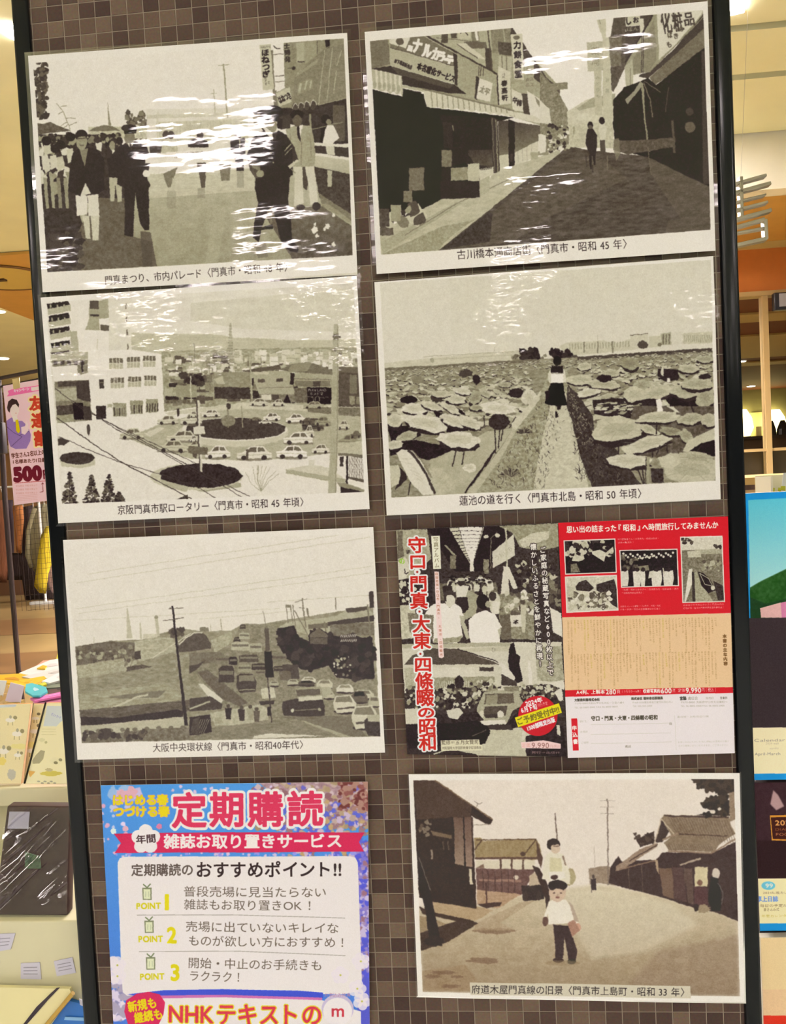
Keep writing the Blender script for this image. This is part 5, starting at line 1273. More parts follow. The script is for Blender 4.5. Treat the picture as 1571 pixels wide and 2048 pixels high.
def pic_album():
    p = Pic('album_flyer_picture', FLA, scale=2.3, seed=21, base=(60, 46, 42))
    p.view('M')
    p.poly([(40, 150), (1380, 100), (1450, 2030), (130, 2020)], 62, amp=20, ns=8)
    # arcade roof lights
    p.poly([(300, 150), (1000, 130), (760, 560), (560, 560)], 44, amp=8)
    n = 17
    for i in range(n):
        t0 = 1 - (1 - i / n) ** 1.9; t1 = t0 + (1 - t0) * .085
        y0 = 140 + t0 * 300; y1 = y0 + (20 - i) * 1.5
        f0 = 1 - t0
        cx = 650 + (1 - f0) * 8
        p.poly([(cx - 88 * f0 - 6, y0), (cx + 88 * f0 + 6, y0), (cx + 86 * f0 + 6, y1), (cx - 86 * f0 - 6, y1)], 224)
        p.poly([(cx - 160 * f0 - 10, y0 + 8), (cx - 92 * f0 - 6, y0 + 3), (cx - 88 * f0 - 6, y1 - 1), (cx - 150 * f0 - 8, y1 + 5)], 196)
        p.poly([(cx + 92 * f0 + 6, y0 + 3), (cx + 105 * f0 + 6, y0), (cx + 96 * f0 + 6, y1), (cx + 88 * f0 + 6, y1)], 190)
    p.poly([(642, 420), (672, 420), (680, 545), (645, 545)], 214)
    p.line([(440, 285), (520, 370)], 14, 150); p.rect(485, 370, 530, 480, 120, amp=25); p.rect(755, 400, 800, 520, 130, amp=30); p.ell(755, 205, 795, 235, 205); p.line([(870, 180), (840, 210), (815, 230), (815, 480)], 6, 120); p.ell(850, 190, 890, 225, 200)
    p.rect(410, 500, 760, 560, 60, amp=20)
    # signs, wares and shop on the right
    p.poly([(880, 132), (1372, 108), (1378, 310), (1180, 330), (1050, 300), (1000, 190)], 150, amp=22, ns=8)
    p.poly([(1040, 250), (1160, 190), (1300, 170), (1300, 230), (1080, 310)], 196, amp=22, ns=5)
    p.poly([(828, 345), (1005, 195), (1015, 372), (830, 475)], 204); p.text('うおいち', (850, 400), (990, 310), 44, 165, bold=.3)
    p.line([(940, 150), (950, 460), (935, 640)], 14, 190); p.poly([(1010, 380), (1378, 300), (1385, 640), (1150, 640), (1040, 560)], 66, amp=30, ns=7)
    p.poly([(920, 460), (965, 465), (1010, 570), (1035, 640), (1000, 650), (960, 560), (970, 700), (895, 690)], 210)
    p.rect(1080, 560, 1130, 600, 200); p.blobs(1040, 380, 1370, 620, 60, 16, [50, 120, 190, 60, 150])
    p.poly([(870, 690), (1160, 680), (1180, 1060), (900, 1050)], 138, amp=36, ns=7); p.blobs(900, 680, 1180, 860, 70, 20, [200, 160, 90, 120, 215])
    p.poly([(975, 862), (1068, 855), (1075, 952), (980, 955)], 212); p.text('本', (1000, 915), (1045, 915), 40, 60, bold=.5)
    p.poly([(1060, 770), (1110, 775), (1100, 1000), (1075, 1000)], 190); p.poly([(1300, 790), (1400, 850), (1410, 1040), (1330, 1000)], 216); p.blobs(1300, 600, 1400, 780, 20, 26, [60, 90, 130])
    p.poly([(890, 860), (975, 850), (985, 1060), (900, 1060)], 104, amp=14)
    # crowd down the arcade
    p.poly([(400, 600), (860, 590), (880, 720), (400, 740)], 110, amp=24, ns=6)
    crowd(p, 420, 660, 860, 720, 44, 120, .25)
    p.poly([(570, 620), (720, 700), (690, 860), (600, 900), (560, 800)], 158, amp=6)
    p.poly([(530, 620), (640, 620), (610, 710), (540, 715)], 214); p.poly([(535, 712), (620, 712), (640, 800), (575, 860)], 52); p.ell(545, 560, 605, 625, 56); p.ell(540, 555, 610, 580, 190)
    p.poly([(420, 620), (500, 620), (500, 680), (430, 690)], 56)
    # woman and couple in white
    p.ell(428, 655, 532, 735, 66); p.ell(445, 690, 526, 795, 206); p.poly([(430, 700), (450, 700), (458, 745), (440, 745)], 66)
    p.poly([(350, 770), (440, 760), (480, 800), (525, 765), (575, 800), (592, 865), (565, 870), (580, 1000), (592, 1035), (540, 1090), (345, 1085), (342, 900), (300, 875), (278, 858), (310, 800)], 228)
    p.poly([(560, 862), (590, 870), (645, 1050), (620, 1060), (580, 960)], 180); p.poly([(360, 1050), (540, 1040), (592, 1020), (560, 1085), (350, 1085)], 150, amp=25, ns=5); p.poly([(540, 1085), (660, 1050), (680, 1085)], 60)
    p.ell(800, 668, 895, 850, 198); p.ell(800, 668, 860, 740, 66); p.poly([(830, 740), (890, 750), (880, 850), (820, 850)], 214)
    p.poly([(635, 900), (690, 850), (760, 820), (850, 850), (908, 960), (880, 985), (890, 1085), (652, 1088), (635, 1000)], 230); p.ell(698, 688, 800, 812, 40); p.ell(770, 740, 812, 800, 160); p.poly([(870, 980), (900, 960), (890, 1060)], 180)
    # left edge of the arcade
    p.poly([(45, 165), (300, 155), (330, 400), (150, 560), (60, 560)], 168, amp=22, ns=12)
    p.poly([(60, 170), (100, 170), (110, 380), (60, 400)], 110, amp=18); p.poly([(55, 440), (120, 380), (160, 470), (130, 560), (60, 580)], 205); p.text('の', (72, 420), (118, 415), 52, (150, 190, 60), bold=.4); p.text('ま', (120, 345), (170, 340), 40, 60, bold=.5); p.text('し', (110, 505), (150, 500), 50, 50, bold=.6)
    p.poly([(60, 570), (340, 560), (340, 760), (75, 780)], 52, amp=14); p.blobs(65, 580, 200, 760, 34, 14, [190, 60, 205, 44]); p.poly([(75, 780), (200, 770), (210, 1040), (90, 1060)], 190, amp=26, ns=8); p.poly([(140, 840), (350, 860), (350, 1060), (160, 1000)], 120, amp=30)
    # lower picture: parade of cars
    p.poly([(85, 1100), (980, 1080), (1400, 1080), (1425, 1460), (120, 1500)], 204, amp=6)
    p.poly([(90, 1098), (985, 1082), (985, 1112), (92, 1132)], 172)
    p.poly([(112, 1268), (180, 1190), (330, 1130), (545, 1135), (750, 1210), (890, 1262), (870, 1268)], 84, amp=10); p.poly([(112, 1265), (875, 1262), (880, 1280), (112, 1290)], 200); p.poly([(550, 1140), (970, 1110), (970, 1150), (640, 1160)], 190); p.line([(545, 1135), (900, 1250)], 8, 60)
    p.poly([(112, 1290), (330, 1288), (330, 1480), (130, 1480)], 176, amp=20); p.poly([(330, 1290), (690, 1290), (690, 1365), (335, 1370)], 208); p.poly([(330, 1370), (870, 1360), (870, 1480), (340, 1500)], 150, amp=25); p.poly([(720, 1285), (840, 1285), (840, 1320), (720, 1315)], 70)
    for i in range(14): p.line([(400 + i * 18, 1400), (402 + i * 18, 1470)], 5, 200)
    p.poly([(520, 1380), (560, 1350), (600, 1400), (580, 1480), (530, 1480)], 50, amp=12); p.text('ひ', (820, 1145), (860, 1145), 40, 120)
    p.poly([(975, 1095), (1010, 1082), (1025, 1180), (1060, 1195), (1050, 1260), (1080, 1400), (1020, 1420), (975, 1340), (955, 1240)], 42, amp=8); p.poly([(895, 1340), (1010, 1350), (1030, 1440), (900, 1430)], 70, amp=12)
    p.poly([(1180, 1120), (1400, 1110), (1420, 1400), (1200, 1400)], 165, amp=32, ns=10)
    CR = [(130, 1460), (720, 1450), (700, 1640), (130, 1620)]
    p.poly(CR, 62, amp=16, ns=6); p.blobs(130, 1440, 740, 1620, 150, 15, [44, 200, 90, 50, 62, 150], clip=[(130, 1430), (760, 1440), (700, 1650), (130, 1640)])
    p.poly([(1050, 1440), (1410, 1420), (1420, 1620), (1080, 1620)], 62, amp=20, ns=6); p.blobs(1050, 1430, 1410, 1560, 80, 15, [44, 200, 90, 50, 190, 150])
    p.blobs(640, 1400, 900, 1470, 30, 15, [190, 60, 205, 120])
    p.poly([(872, 1225), (960, 1290), (1018, 1372), (1010, 1395), (900, 1340)], 214); p.poly([(855, 1290), (905, 1280), (900, 1440), (845, 1430)], 200); p.poly([(1120, 1230), (1140, 1230), (1160, 1425), (1130, 1430)], 218); p.poly([(1290, 1420), (1420, 1390), (1420, 1470)], 214); p.poly([(1340, 1490), (1400, 1450), (1420, 1560), (1380, 1560)], 214)
    p.poly([(780, 1790), (1110, 1775), (1200, 1850), (1200, 2020), (340, 2015), (700, 1920)], 190, amp=8, ns=16)
    p.poly([(700, 1640), (715, 1580), (760, 1490), (900, 1470), (1045, 1475), (1060, 1540), (1095, 1590), (1000, 1640), (940, 1755), (745, 1758), (720, 1720)], 168, amp=8)
    p.poly([(770, 1505), (1000, 1495), (1010, 1580), (760, 1590)], 98, amp=16); p.poly([(780, 1515), (870, 1510), (870, 1585), (772, 1588)], 142); p.poly([(920, 1445), (1045, 1440), (1050, 1480), (930, 1480)], 130)
    p.poly([(760, 1610), (950, 1600), (940, 1680), (760, 1690)], 84, amp=12); p.poly([(768, 1672), (872, 1670), (872, 1700), (770, 1702)], 66); p.poly([(735, 1722), (930, 1718), (945, 1752), (740, 1760)], 216); p.ell(870, 1640, 925, 1700, 214); p.ell(720, 1640, 760, 1700, 200)
    p.poly([(930, 1760), (1100, 1590), (1180, 1640), (1000, 1790)], 46, amp=14); p.poly([(740, 1760), (980, 1755), (1000, 1800), (760, 1795)], 62)
    p.poly([(380, 1715), (640, 1695), (790, 1770), (815, 1810), (770, 1910), (620, 1940), (380, 1930)], 38, amp=8); p.poly([(220, 1690), (700, 1650), (760, 1720), (400, 1750)], 52, amp=20, ns=7); p.poly([(455, 1640), (560, 1620), (590, 1660), (540, 1715), (470, 1700)], 206); p.ell(650, 1780, 770, 1930, 36); p.line([(660, 1850), (780, 1800)], 8, 90)
    p.poly([(118, 1628), (240, 1620), (245, 1745), (125, 1755)], 204); p.poly([(130, 1760), (400, 1740), (400, 1960), (150, 1980)], 44, amp=10)
    p.poly([(130, 1955), (360, 1930), (700, 2000), (700, 2030), (135, 2025)], 56, amp=10); p.line([(350, 2000), (480, 1950)], 10, 190)
    p.poly([(1100, 1850), (1420, 1760), (1440, 2035), (1110, 2035)], 48, amp=16, ns=10); p.poly([(1070, 1810), (1105, 1800), (1090, 1880), (1070, 1900)], 205); p.poly([(1360, 1760), (1385, 1760), (1395, 1850), (1365, 1840)], 205)
    p.develop([(-50, -50), (1600, -50), (1600, 2200), (-50, 2200)], warp=1.6, ws=5, mott=22)
    # lettering
    p.text('ご家庭の秘蔵写真など600枚以上で', (1246, 295), (1312, 1360), 56, 232, bold=.55, vert=True, out=50, outw=1.3, sx=.95)
    p.text('懐かしいふるさとを鮮やかに再現！', (1165, 270), (1225, 1290), 56, 232, bold=.55, vert=True, out=50, outw=1.3, sx=.95)
    T = [('守', 215, 290, 140), ('口', 222, 425, 130), ('門', 228, 605, 140), ('真', 232, 745, 140), ('大', 250, 935, 150), ('東', 256, 1072, 140), ('四', 265, 1268, 130), ('條', 274, 1402, 150), ('畷', 284, 1538, 150), ('の', 290, 1660, 100), ('昭', 300, 1778, 150), ('和', 300, 1905, 150)]
    for ps in (0, 1):
        for ch, x, y, sz in T:
            if ps == 0: p.text(ch, (x - 74, y), (x + 74, y - 3), sz, 226, bold=.9, out=(236, 226, 210), outw=3.4)
            else: p.text(ch, (x - 74, y), (x + 74, y - 3), sz, (206, 44, 34), bold=1.0)
        for x, y in ((218, 506), (236, 830), (244, 1176)):
            if ps == 0: p.ell(x - 27, y - 27, x + 27, y + 27, (236, 226, 210))
            else: p.ell(x - 9, y - 9, x + 9, y + 9, (176, 44, 34))
    p.poly([(330, 212), (400, 210), (411, 480), (346, 483)], (234, 222, 190)); p.text('写真アルバム', (366, 220), (378, 475), 42, (110, 96, 60), bold=.25, vert=True)
    p.poly([(356, 503), (392, 503), (412, 860), (434, 1200), (418, 1212), (392, 1205), (370, 860)], (238, 206, 190))
    p.text('収録地域＝守口市、門真市、', (374, 508), (392, 890), 25, (170, 96, 60), bold=.1, vert=True); p.text('大東市、四條畷市', (400, 935), (413, 1200), 25, (176, 96, 66), bold=.1, vert=True)
    p.ell(1040, 1520, 1368, 1850, (204, 30, 42), n=60)
    p.text('2024年', (1100, 1585), (1240, 1550), 46, (240, 226, 214), bold=.8); p.text('6月下旬', (1065, 1640), (1195, 1605), 52, (240, 226, 214), bold=.8); p.text('刊行予定', (1200, 1600), (1285, 1580), 32, (240, 200, 180), bold=.3)
    p.poly([(1012, 1698), (1380, 1580), (1405, 1660), (1040, 1778)], (232, 212, 30)); p.text('ご予約受付中!!', (1030, 1735), (1385, 1630), 62, (120, 104, 40), bold=.4)
    p.text('1500部限定出版', (1115, 1790), (1345, 1715), 46, (240, 226, 214), bold=.7)
    p.poly([(408, 1886), (720, 1878), (726, 1920), (745, 1922), (748, 1968), (412, 1972)], (222, 208, 170)); p.text('監修＝五月女賢司', (412, 1905), (716, 1900), 38, (90, 74, 54), bold=.15); p.text('大阪国際大学国際教養学部准教授', (416, 1950), (740, 1945), 26, (110, 94, 70))
    p.poly([(1062, 1900), (1150, 1895), (1250, 1885), (1300, 1895), (1395, 1915), (1395, 1955), (1070, 1950)], (240, 200, 186)); p.text('定価', (1070, 1926), (1140, 1926), 36, (226, 160, 140)); p.text('9,990', (1150, 1925), (1300, 1928), 62, (150, 96, 84), bold=.2); p.text('円(税込)', (1305, 1935), (1390, 1936), 30, (210, 150, 136))
    p.text('発行＝出版社', (1150, 1985), (1390, 1988), 22, (170, 130, 120))
    return p.image(grain=3)


def pic_order():
    p = Pic('order_flyer_picture', FLB, scale=2.6, seed=23, base=(236, 219, 208))
    p.view('N')
    p.poly([(0, 0), (1300, 0), (1205, 688), (0, 718)], RED)
    p.poly([(0, 718), (1300, 686), (1300, 1180), (0, 1204)], (232, 190, 140), amp=3)
    p.poly([(0, 1204), (1300, 1180), (1300, 1218), (0, 1248)], RED)
    p.text('思い出の詰まった『昭和』へ時間旅行してみませんか', (106, 132), (1120, 100), 50, (240, 224, 200), bold=.7)
    p.view('T')
    fr = (232, 212, 190)
    for q in ([(68, 215), (512, 200), (524, 492), (82, 508)], [(80, 522), (524, 508), (538, 812), (92, 832)], [(545, 298), (1038, 286), (1052, 604), (560, 618)], [(1060, 184), (1418, 176), (1438, 740), (1080, 748)]):
        p.poly(q, fr)
    p.keep()
    q1 = [(78, 224), (504, 210), (516, 484), (90, 498)]
    p.poly(q1, 40, amp=12, ns=6); p.blobs(80, 215, 500, 340, 80, 22, [40, 50, 200, 180, 60], clip=q1)
    p.ell(318, 235, 385, 300, 40); p.poly([(310, 310), (380, 295), (430, 320), (490, 270), (500, 310), (430, 340), (415, 400), (330, 400)], 200, amp=8); p.poly([(150, 350), (240, 340), (250, 380), (200, 395), (140, 390)], 196); p.poly([(130, 420), (180, 410), (212, 484), (130, 490)], 120, amp=25); p.poly([(210, 400), (310, 330), (420, 400), (440, 485), (220, 490)], 42)
    p.inset(q1)
    p.keep()
    q2 = [(90, 532), (516, 518), (530, 802), (102, 822)]
    p.poly(q2, 200, amp=10, ns=9); p.poly([(170, 610), (200, 570), (260, 550), (330, 620), (290, 650), (180, 640)], 62, amp=14); p.poly([(350, 590), (420, 570), (500, 545), (522, 620), (530, 790), (480, 760), (420, 680), (350, 640)], 60, amp=20, ns=6); p.blobs(130, 660, 470, 790, 120, 18, [205, 120, 214, 90, 190], clip=q2); p.poly([(100, 600), (160, 620), (150, 700), (100, 700)], 180)
    p.inset(q2)
    p.keep()
    q3 = [(554, 306), (1030, 295), (1042, 596), (568, 610)]
    p.poly(q3, 42, amp=10, ns=6)
    for i in range(22): x = 570 + i * 20; p.ell(x, 330 - abs(i - 8) * 1.5 + (i % 3) * 14, x + 20, 350 - abs(i - 8) * 1.5 + (i % 3) * 14, 212)
    for i in range(10): x = 640 + i * 20; p.ell(x, 370 - i * 3, x + 16, 386 - i * 3, 200)
    p.blobs(560, 350, 700, 460, 26, 12, [120, 60, 90], clip=q3); p.poly([(680, 440), (790, 425), (800, 470), (690, 480)], 130)
    for x, w_ in ((590, 60), (695, 60), (745, 35), (860, 80), (960, 80)): p.poly([(x - w_ * .6, 480), (x + w_ * .5, 470), (x + w_ * .6, 540), (x + w_ * .45, 604), (x - w_ * .45, 606)], 214, amp=10, ns=6); p.ell(x - 16, 445, x + 20, 482, 52)
    p.poly([(800, 480), (840, 470), (830, 530), (790, 540)], 205); p.line([(915, 450), (925, 500)], 10, 190)
    p.inset(q3)
    p.keep()
    q4 = [(1068, 194), (1410, 184), (1430, 732), (1088, 740)]
    p.poly(q4, 206); p.poly([(1075, 300), (1412, 290), (1430, 732), (1088, 740)], 122, amp=26, ns=8)
    p.poly([(1180, 295), (1412, 290), (1414, 330), (1190, 335)], 165); p.poly([(1120, 310), (1230, 300), (1240, 360), (1130, 360)], 190); p.blobs(1075, 196, 1160, 240, 12, 12, [60, 90], clip=q4); p.blobs(1350, 250, 1410, 290, 12, 10, [62, 80], clip=q4)
    p.poly([(1135, 460), (1165, 455), (1170, 560), (1110, 738), (1095, 738)], 214); p.poly([(1170, 500), (1200, 480), (1230, 560), (1290, 660), (1340, 735), (1170, 738)], 160, amp=10); p.poly([(1160, 480), (1180, 490), (1190, 736), (1165, 736)], 62)
    p.poly([(1212, 482), (1260, 495), (1320, 560), (1360, 640), (1300, 665), (1240, 600)], 46); p.line([(1225, 495), (1300, 540), (1335, 605), (1270, 590), (1225, 495)], 5, 190); p.poly([(1340, 560), (1420, 600), (1430, 720), (1380, 725)], 60, amp=14); p.ell(1320, 600, 1355, 640, 205)
    p.blobs(1250, 380, 1400, 500, 30, 16, [150, 90, 120, 180], clip=q4)
    p.inset(q4)
    sm = (238, 178, 160)
    for st, a, b in (('守口国際音さん（大東市内・昭和38年頃・', (530, 208), (885, 198)), ('提供＝難波氏）', (530, 236), (672, 231)), ('〈前略〉堀本記念の夕べ（四條畷市内・昭和48年・提供', (562, 636), (1046, 628)), ('＝四條畷市教育委員会）', (564, 664), (758, 660)), ('大阪モノレール建設（守口市内、大阪・昭和', (552, 778), (896, 770)), ('17年・提供＝守口市立図書館ほか所蔵）', (552, 804), (896, 796)), ('水郷巡りで子供らの小舟（門真市内の', (1086, 768), (1430, 758)), ('昭和47年・提供＝門真市歴史資料館所蔵）', (1086, 794), (1434, 784))):
        p.text(st, a, b, 18, sm, bold=.2)
    p.view('N')
    tc = (176, 130, 74)
    for row, (y0, mx) in enumerate(((735, 200), (962, 190))):
        for i in range(46):
            x = 118 + i * 21.8 - row * 0; l = 60 + p.rs.rand() ** 1.5 * mx * 1.1
            if row and i < 1: continue
            yy = y0 - i * .45; c = (196, 166, 60) if p.rs.rand() < .12 else tc
            st = ''.join(p.rs.choice(list('一二三日田市町村門真守口大東川橋駅本通祭人家学校昭和のとにを'), int(l / 13)))
            if len(st) > 2: p.text(st, (x, yy), (x + 6, yy + l), 13, c, bold=.05, vert=True, alpha=.8)
    p.text('本書の主な内容', (1160, 828), (1168, 1040), 27, (128, 88, 48), bold=.6, vert=True)
    W = (240, 222, 202)
    for st, x0, x1, sz, bd in (('A4判、上製本', 172, 365, 30, .5), ('280', 370, 440, 44, .7), ('頁', 442, 468, 28, .3), ('（うちカラー16頁）', 474, 610, 18, .1), ('収録写真約', 620, 735, 28, .4), ('600', 738, 812, 44, .7), ('点', 814, 836, 28, .3), ('定価', 852, 900, 26, .3), ('9,990', 904, 1008, 44, .7), ('円（税込）', 1010, 1110, 28, .3)):
        p.text(st, (x0, 1218 - (x0 - 100) * .018), (x1, 1218 - (x1 - 100) * .018), sz, W, bold=bd)
    G = (120, 110, 96)
    for st, a, b, sz, c, bd in (('大阪教科書株式会社', (160, 1268), (330, 1264), 20, (90, 80, 68), .35), ('〒570-0000大阪府守口市大阪一丁目八番十', (160, 1290), (498, 1284), 15, (178, 166, 148), 0), ('TEL 06-0000-0000 FAX 06-0000-0000', (160, 1318), (450, 1310), 15, (178, 166, 148), 0),
                             ('株式会社 樹林舎出版編集', (540, 1258), (752, 1254), 20, (96, 86, 72), .35), ('〒468-0000愛知県名古屋市天白区井口', (545, 1284), (818, 1280), 15, (184, 172, 154), 0), ('TEL 052-000-0000', (550, 1308), (680, 1305), 15, (184, 172, 154), 0),
                             ('宮脇', (864, 1258), (908, 1256), 26, (80, 76, 66), .5), ('書店会', (918, 1257), (985, 1255), 24, (150, 140, 124), .1), ('発売日', (1035, 1256), (1090, 1254), 17, (170, 158, 140), .1), ('営業部', (1130, 1254), (1178, 1253), 18, (90, 80, 68), .3), ('〒570-0000 大阪府守口市大日東町一', (868, 1284), (1180, 1280), 16, (166, 154, 136), .1), ('TEL 06-0000-0000 FAX 06-0000-0000', (870, 1308), (1160, 1304), 15, (176, 164, 146), 0)):
        p.text(st, a, b, sz, c, bold=bd)
    p.text('守口・門真・大東・四條畷の昭和', (272, 1390), (716, 1382), 34, (84, 74, 58), bold=.45)
    p.poly([(138, 1390), (178, 1388), (188, 1600), (150, 1602)], RED); p.text('申込書', (158, 1430), (168, 1565), 34, (238, 226, 206), bold=.7, vert=True)
    lt = (190, 178, 160)
    p.text('書籍名（商品）', (195, 1410), (256, 1408), 14, lt); p.text('お名前', (198, 1478), (250, 1476), 15, lt, bold=.1); p.text('ご住所', (203, 1550), (255, 1548), 15, lt, bold=.1); p.text('電話', (498, 1575), (538, 1573), 17, (120, 108, 92), bold=.1); p.text('冊', (792, 1425), (812, 1424), 18, (120, 108, 92)); p.text('書店様・お取扱店印欄', (845, 1380), (1055, 1376), 14, lt, bold=.1)
    p.text('お申し込みいただいた個人情報は本書籍のお届け', (850, 1548), (1190, 1540), 14, (200, 188, 170)); p.text('のみに使用させていただきます。ご了承ください', (852, 1572), (1185, 1566), 14, (200, 188, 170))
    for a, b in (((270, 1430), (800, 1420)), ((270, 1495), (805, 1485)), ((270, 1555), (810, 1545))): p.line([a, b], 2.5, (208, 196, 178))
    p.line([(830, 1370), (840, 1600)], 2.5, (214, 202, 184))
    return p.image(grain=3)


def pic_subscribe():
    p = Pic('subscription_poster_picture', FLC, scale=2.0, seed=27, base=(78, 140, 205))
    p.view('0')
    yy = np.linspace(0, 1, p.h)[:, None, None]
    p.buf[:] = np.array((84, 152, 212)) * (1 - yy) + np.array((74, 104, 196)) * yy
    pk = (222, 196, 214)
    # cherry blossom crowding in from the right
    def bl(x0, y0, x1, y1, n, r, cs): p.blobs(x0, y0, x1, y1, n, r, cs, jit=.7)
    p.poly([(515, 1560), (760, 1560), (760, 1640), (700, 1650), (600, 1610), (540, 1580)], (176, 140, 140), amp=26, ns=10)
    bl(510, 1560, 740, 1660, 260, 5, [(196, 166, 150), (150, 104, 104), (208, 180, 176), (176, 148, 110), (120, 110, 190), (186, 156, 120)])
    bl(560, 1600, 740, 1730, 260, 5, [(190, 160, 140), (160, 120, 120), (206, 180, 190), (100, 104, 196), (196, 160, 110)])
    p.poly([(712, 1700), (760, 1700), (760, 2330), (718, 2330)], (92, 92, 190)); bl(714, 1690, 745, 1960, 300, 4.5, [(150, 130, 190), (176, 146, 176), (92, 92, 200), (166, 116, 126), (130, 116, 196), (206, 186, 206)])
    bl(680, 1560, 740, 1620, 60, 6, [(120, 62, 56), (150, 90, 80), (176, 130, 110)])
    bl(204, 1572, 260, 1720, 26, 4, [pk, (226, 166, 186), (196, 196, 226)]); bl(206, 1570, 280, 1600, 10, 9, [(160, 186, 226), (206, 186, 210)]); bl(330, 1572, 560, 1590, 12, 3, [pk])
    bl(235, 1710, 720, 1716, 40, 3, [pk, (150, 150, 226)])
    bl(225, 1930, 250, 2040, 40, 8, [(236, 216, 222), (220, 196, 216), (160, 150, 186)]); bl(225, 1960, 262, 2048, 40, 7, [(176, 160, 176), (150, 140, 170), (226, 206, 216)])
    p.buf = blur(p.buf, 3)
    bl(238, 1580, 268, 1600, 8, 7, [(226, 170, 176)])
    for x, y, c in ((228, 1665, (222, 226, 240)), (253, 1660, (226, 170, 180)), (321, 1656, (224, 130, 160))): p.ell(x - 6, y - 6, x + 6, y + 6, c, jit=.3)
    # headline
    Y = (232, 206, 24)
    for st, a, b in (('はじめる春', (226, 1601), (339, 1601)), ('つづける春', (227, 1625), (342, 1625))):
        p.text(st, a, b, 23, Y, bold=1.2, out=(206, 150, 170), outw=1.2)
    for ps in (0, 1):
        for ch, x, y in (('定', 381.5, 1624), ('期', 456.5, 1622), ('購', 534, 1621.5), ('読', 613, 1620.5)):
            if ps == 0: p.text(ch, (x - 36, y), (x + 36, y - .5), 78, (240, 226, 210), bold=2.4, out=(240, 226, 210), outw=4.5)
            else: p.text(ch, (x - 36, y), (x + 36, y - .5), 76, (222, 58, 88), bold=2.2)
    # mushroom-white figure is left out; ribbon
    p.poly([(229, 1670), (500, 1667.5), (729, 1668.5), (718, 1688), (728, 1707.5), (480, 1709), (231, 1710), (244, 1690)], (218, 46, 84))
    for k in range(5):
        a = -math.pi / 2 + k * 2 * math.pi / 5; cx, cy = 294 + math.cos(a) * 16, 1682 + math.sin(a) * 17
        p.ell(cx - 14, cy - 14, cx + 14, cy + 14, (240, 224, 212), jit=.05)
    p.ell(280, 1668, 308, 1696, (240, 224, 212)); p.text('年間', (274, 1683), (315, 1680), 19, (84, 60, 60), bold=.5)
    p.text('雑誌お取り置きサービス', (330, 1687.5), (686, 1686), 31, (242, 224, 208), bold=1.2)
    # white panel
    PAN = (238, 222, 208)
    pts = [(237, 1730), (241, 1721), (250, 1717.5), (700, 1717), (711, 1720), (716, 1730), (720, 1850), (724, 1970), (716, 1990), (690, 1996), (640, 1996), (450, 1989), (300, 1992), (256, 1999), (247, 1992), (244, 1960)]
    p.poly(pts, PAN)
    p.text('定期購読の', (264, 1745.5), (391, 1745), 26, (98, 82, 72), bold=.5); p.text('おすすめポイント!!', (395, 1745), (687, 1744), 35, (58, 42, 40), bold=.85)
    for n_, (x, y) in enumerate(((342, 1810), (347, 1877), (354, 1952))):
        p.text(str(n_ + 1), (x - 10, y), (x + 11, y), 44, (226, 206, 24), bold=1.7)
        tx, ty = ((300, 1818.5), (304, 1885.5), (307, 1961))[n_]
        p.text('POINT', (tx - 25, ty), (tx + 25, ty - 1), 17, (214, 196, 24), bold=.9)
        ix, iy = ((297, 1793), (301, 1860), (304, 1934))[n_]
        p.poly([(ix - 10, iy - 12), (ix + 9, iy - 12), (ix + 9, iy + 13), (ix - 9, iy + 13)], (132, 132, 96)); p.poly([(ix - 7.5, iy - 9), (ix + 6.5, iy - 9), (ix + 6.5, iy + 11), (ix - 7, iy + 11)], (226, 220, 176))
        p.line([(ix - 8, iy - 19), (ix, iy - 12), (ix + 7, iy - 20)], 2.5, (120, 128, 90)); p.line([(ix - 3, iy - 4), (ix - 3, iy + 7)], 1.5, (190, 190, 150)); p.line([(ix + 3, iy - 4), (ix + 3, iy + 7)], 1.5, (190, 190, 150))
    C1 = (112, 96, 82)
    for st, a, b in (('普段売場に見当たらない', (370, 1789), (656, 1791)), ('雑誌もお取り置きOK！', (371, 1815.5), (634, 1818)), ('売場に出ていないキレイな', (374, 1860), (680, 1864)), ('ものが欲しい方におすすめ！', (379, 1888.5), (698, 1893)), ('開始・中止のお手続きも', (379, 1933), (647, 1939)), ('ラクラク！', (381, 1959), (492, 1962))):
        p.text(st, a, b, 23, C1, bold=.35)
    p.line([(276, 1837), (480, 1836), (691, 1843)], 1.4, (172, 160, 148)); p.line([(280, 1911), (480, 1909), (692, 1919)], 1.4, (172, 160, 148))
    # lower half
    p.poly([(256, 1996), (330, 1988), (450, 1985), (600, 1989), (648, 1993), (648, 2004), (450, 1998), (300, 2002)], (70, 84, 196)); p.poly([(300, 1999), (450, 1996), (646, 2003), (646, 2008), (450, 2001), (300, 2006)], (206, 110, 166))
    p.poly([(262, 2012), (330, 2004), (450, 2001), (646, 2008), (722, 2030), (728, 2330), (266, 2330)], PAN)
    p.text('NHKテキストの', (340, 2034), (647, 2038), 46, (222, 60, 78), bold=1.0, out=(226, 206, 34), outw=2.2)
    p.poly([(250, 2030), (254, 2008), (275, 1995), (300, 1991), (322, 1996), (333, 2012), (330, 2035), (318, 2060), (262, 2070)], (216, 44, 88))
    p.text('新規も', (257, 2022), (316, 2012), 23, Y, bold=1.0); p.text('継続も', (270, 2044), (328, 2034), 23, Y, bold=1.0)
    p.ell(645, 1996, 708, 2055, (206, 186, 200)); p.ell(648, 2003, 705, 2058, (240, 224, 214)); p.text('m', (664, 2028), (692, 2028), 34, (202, 60, 70), bold=.8); p.text('お申込み特典', (650, 1998), (702, 1998), 9, (190, 130, 160))
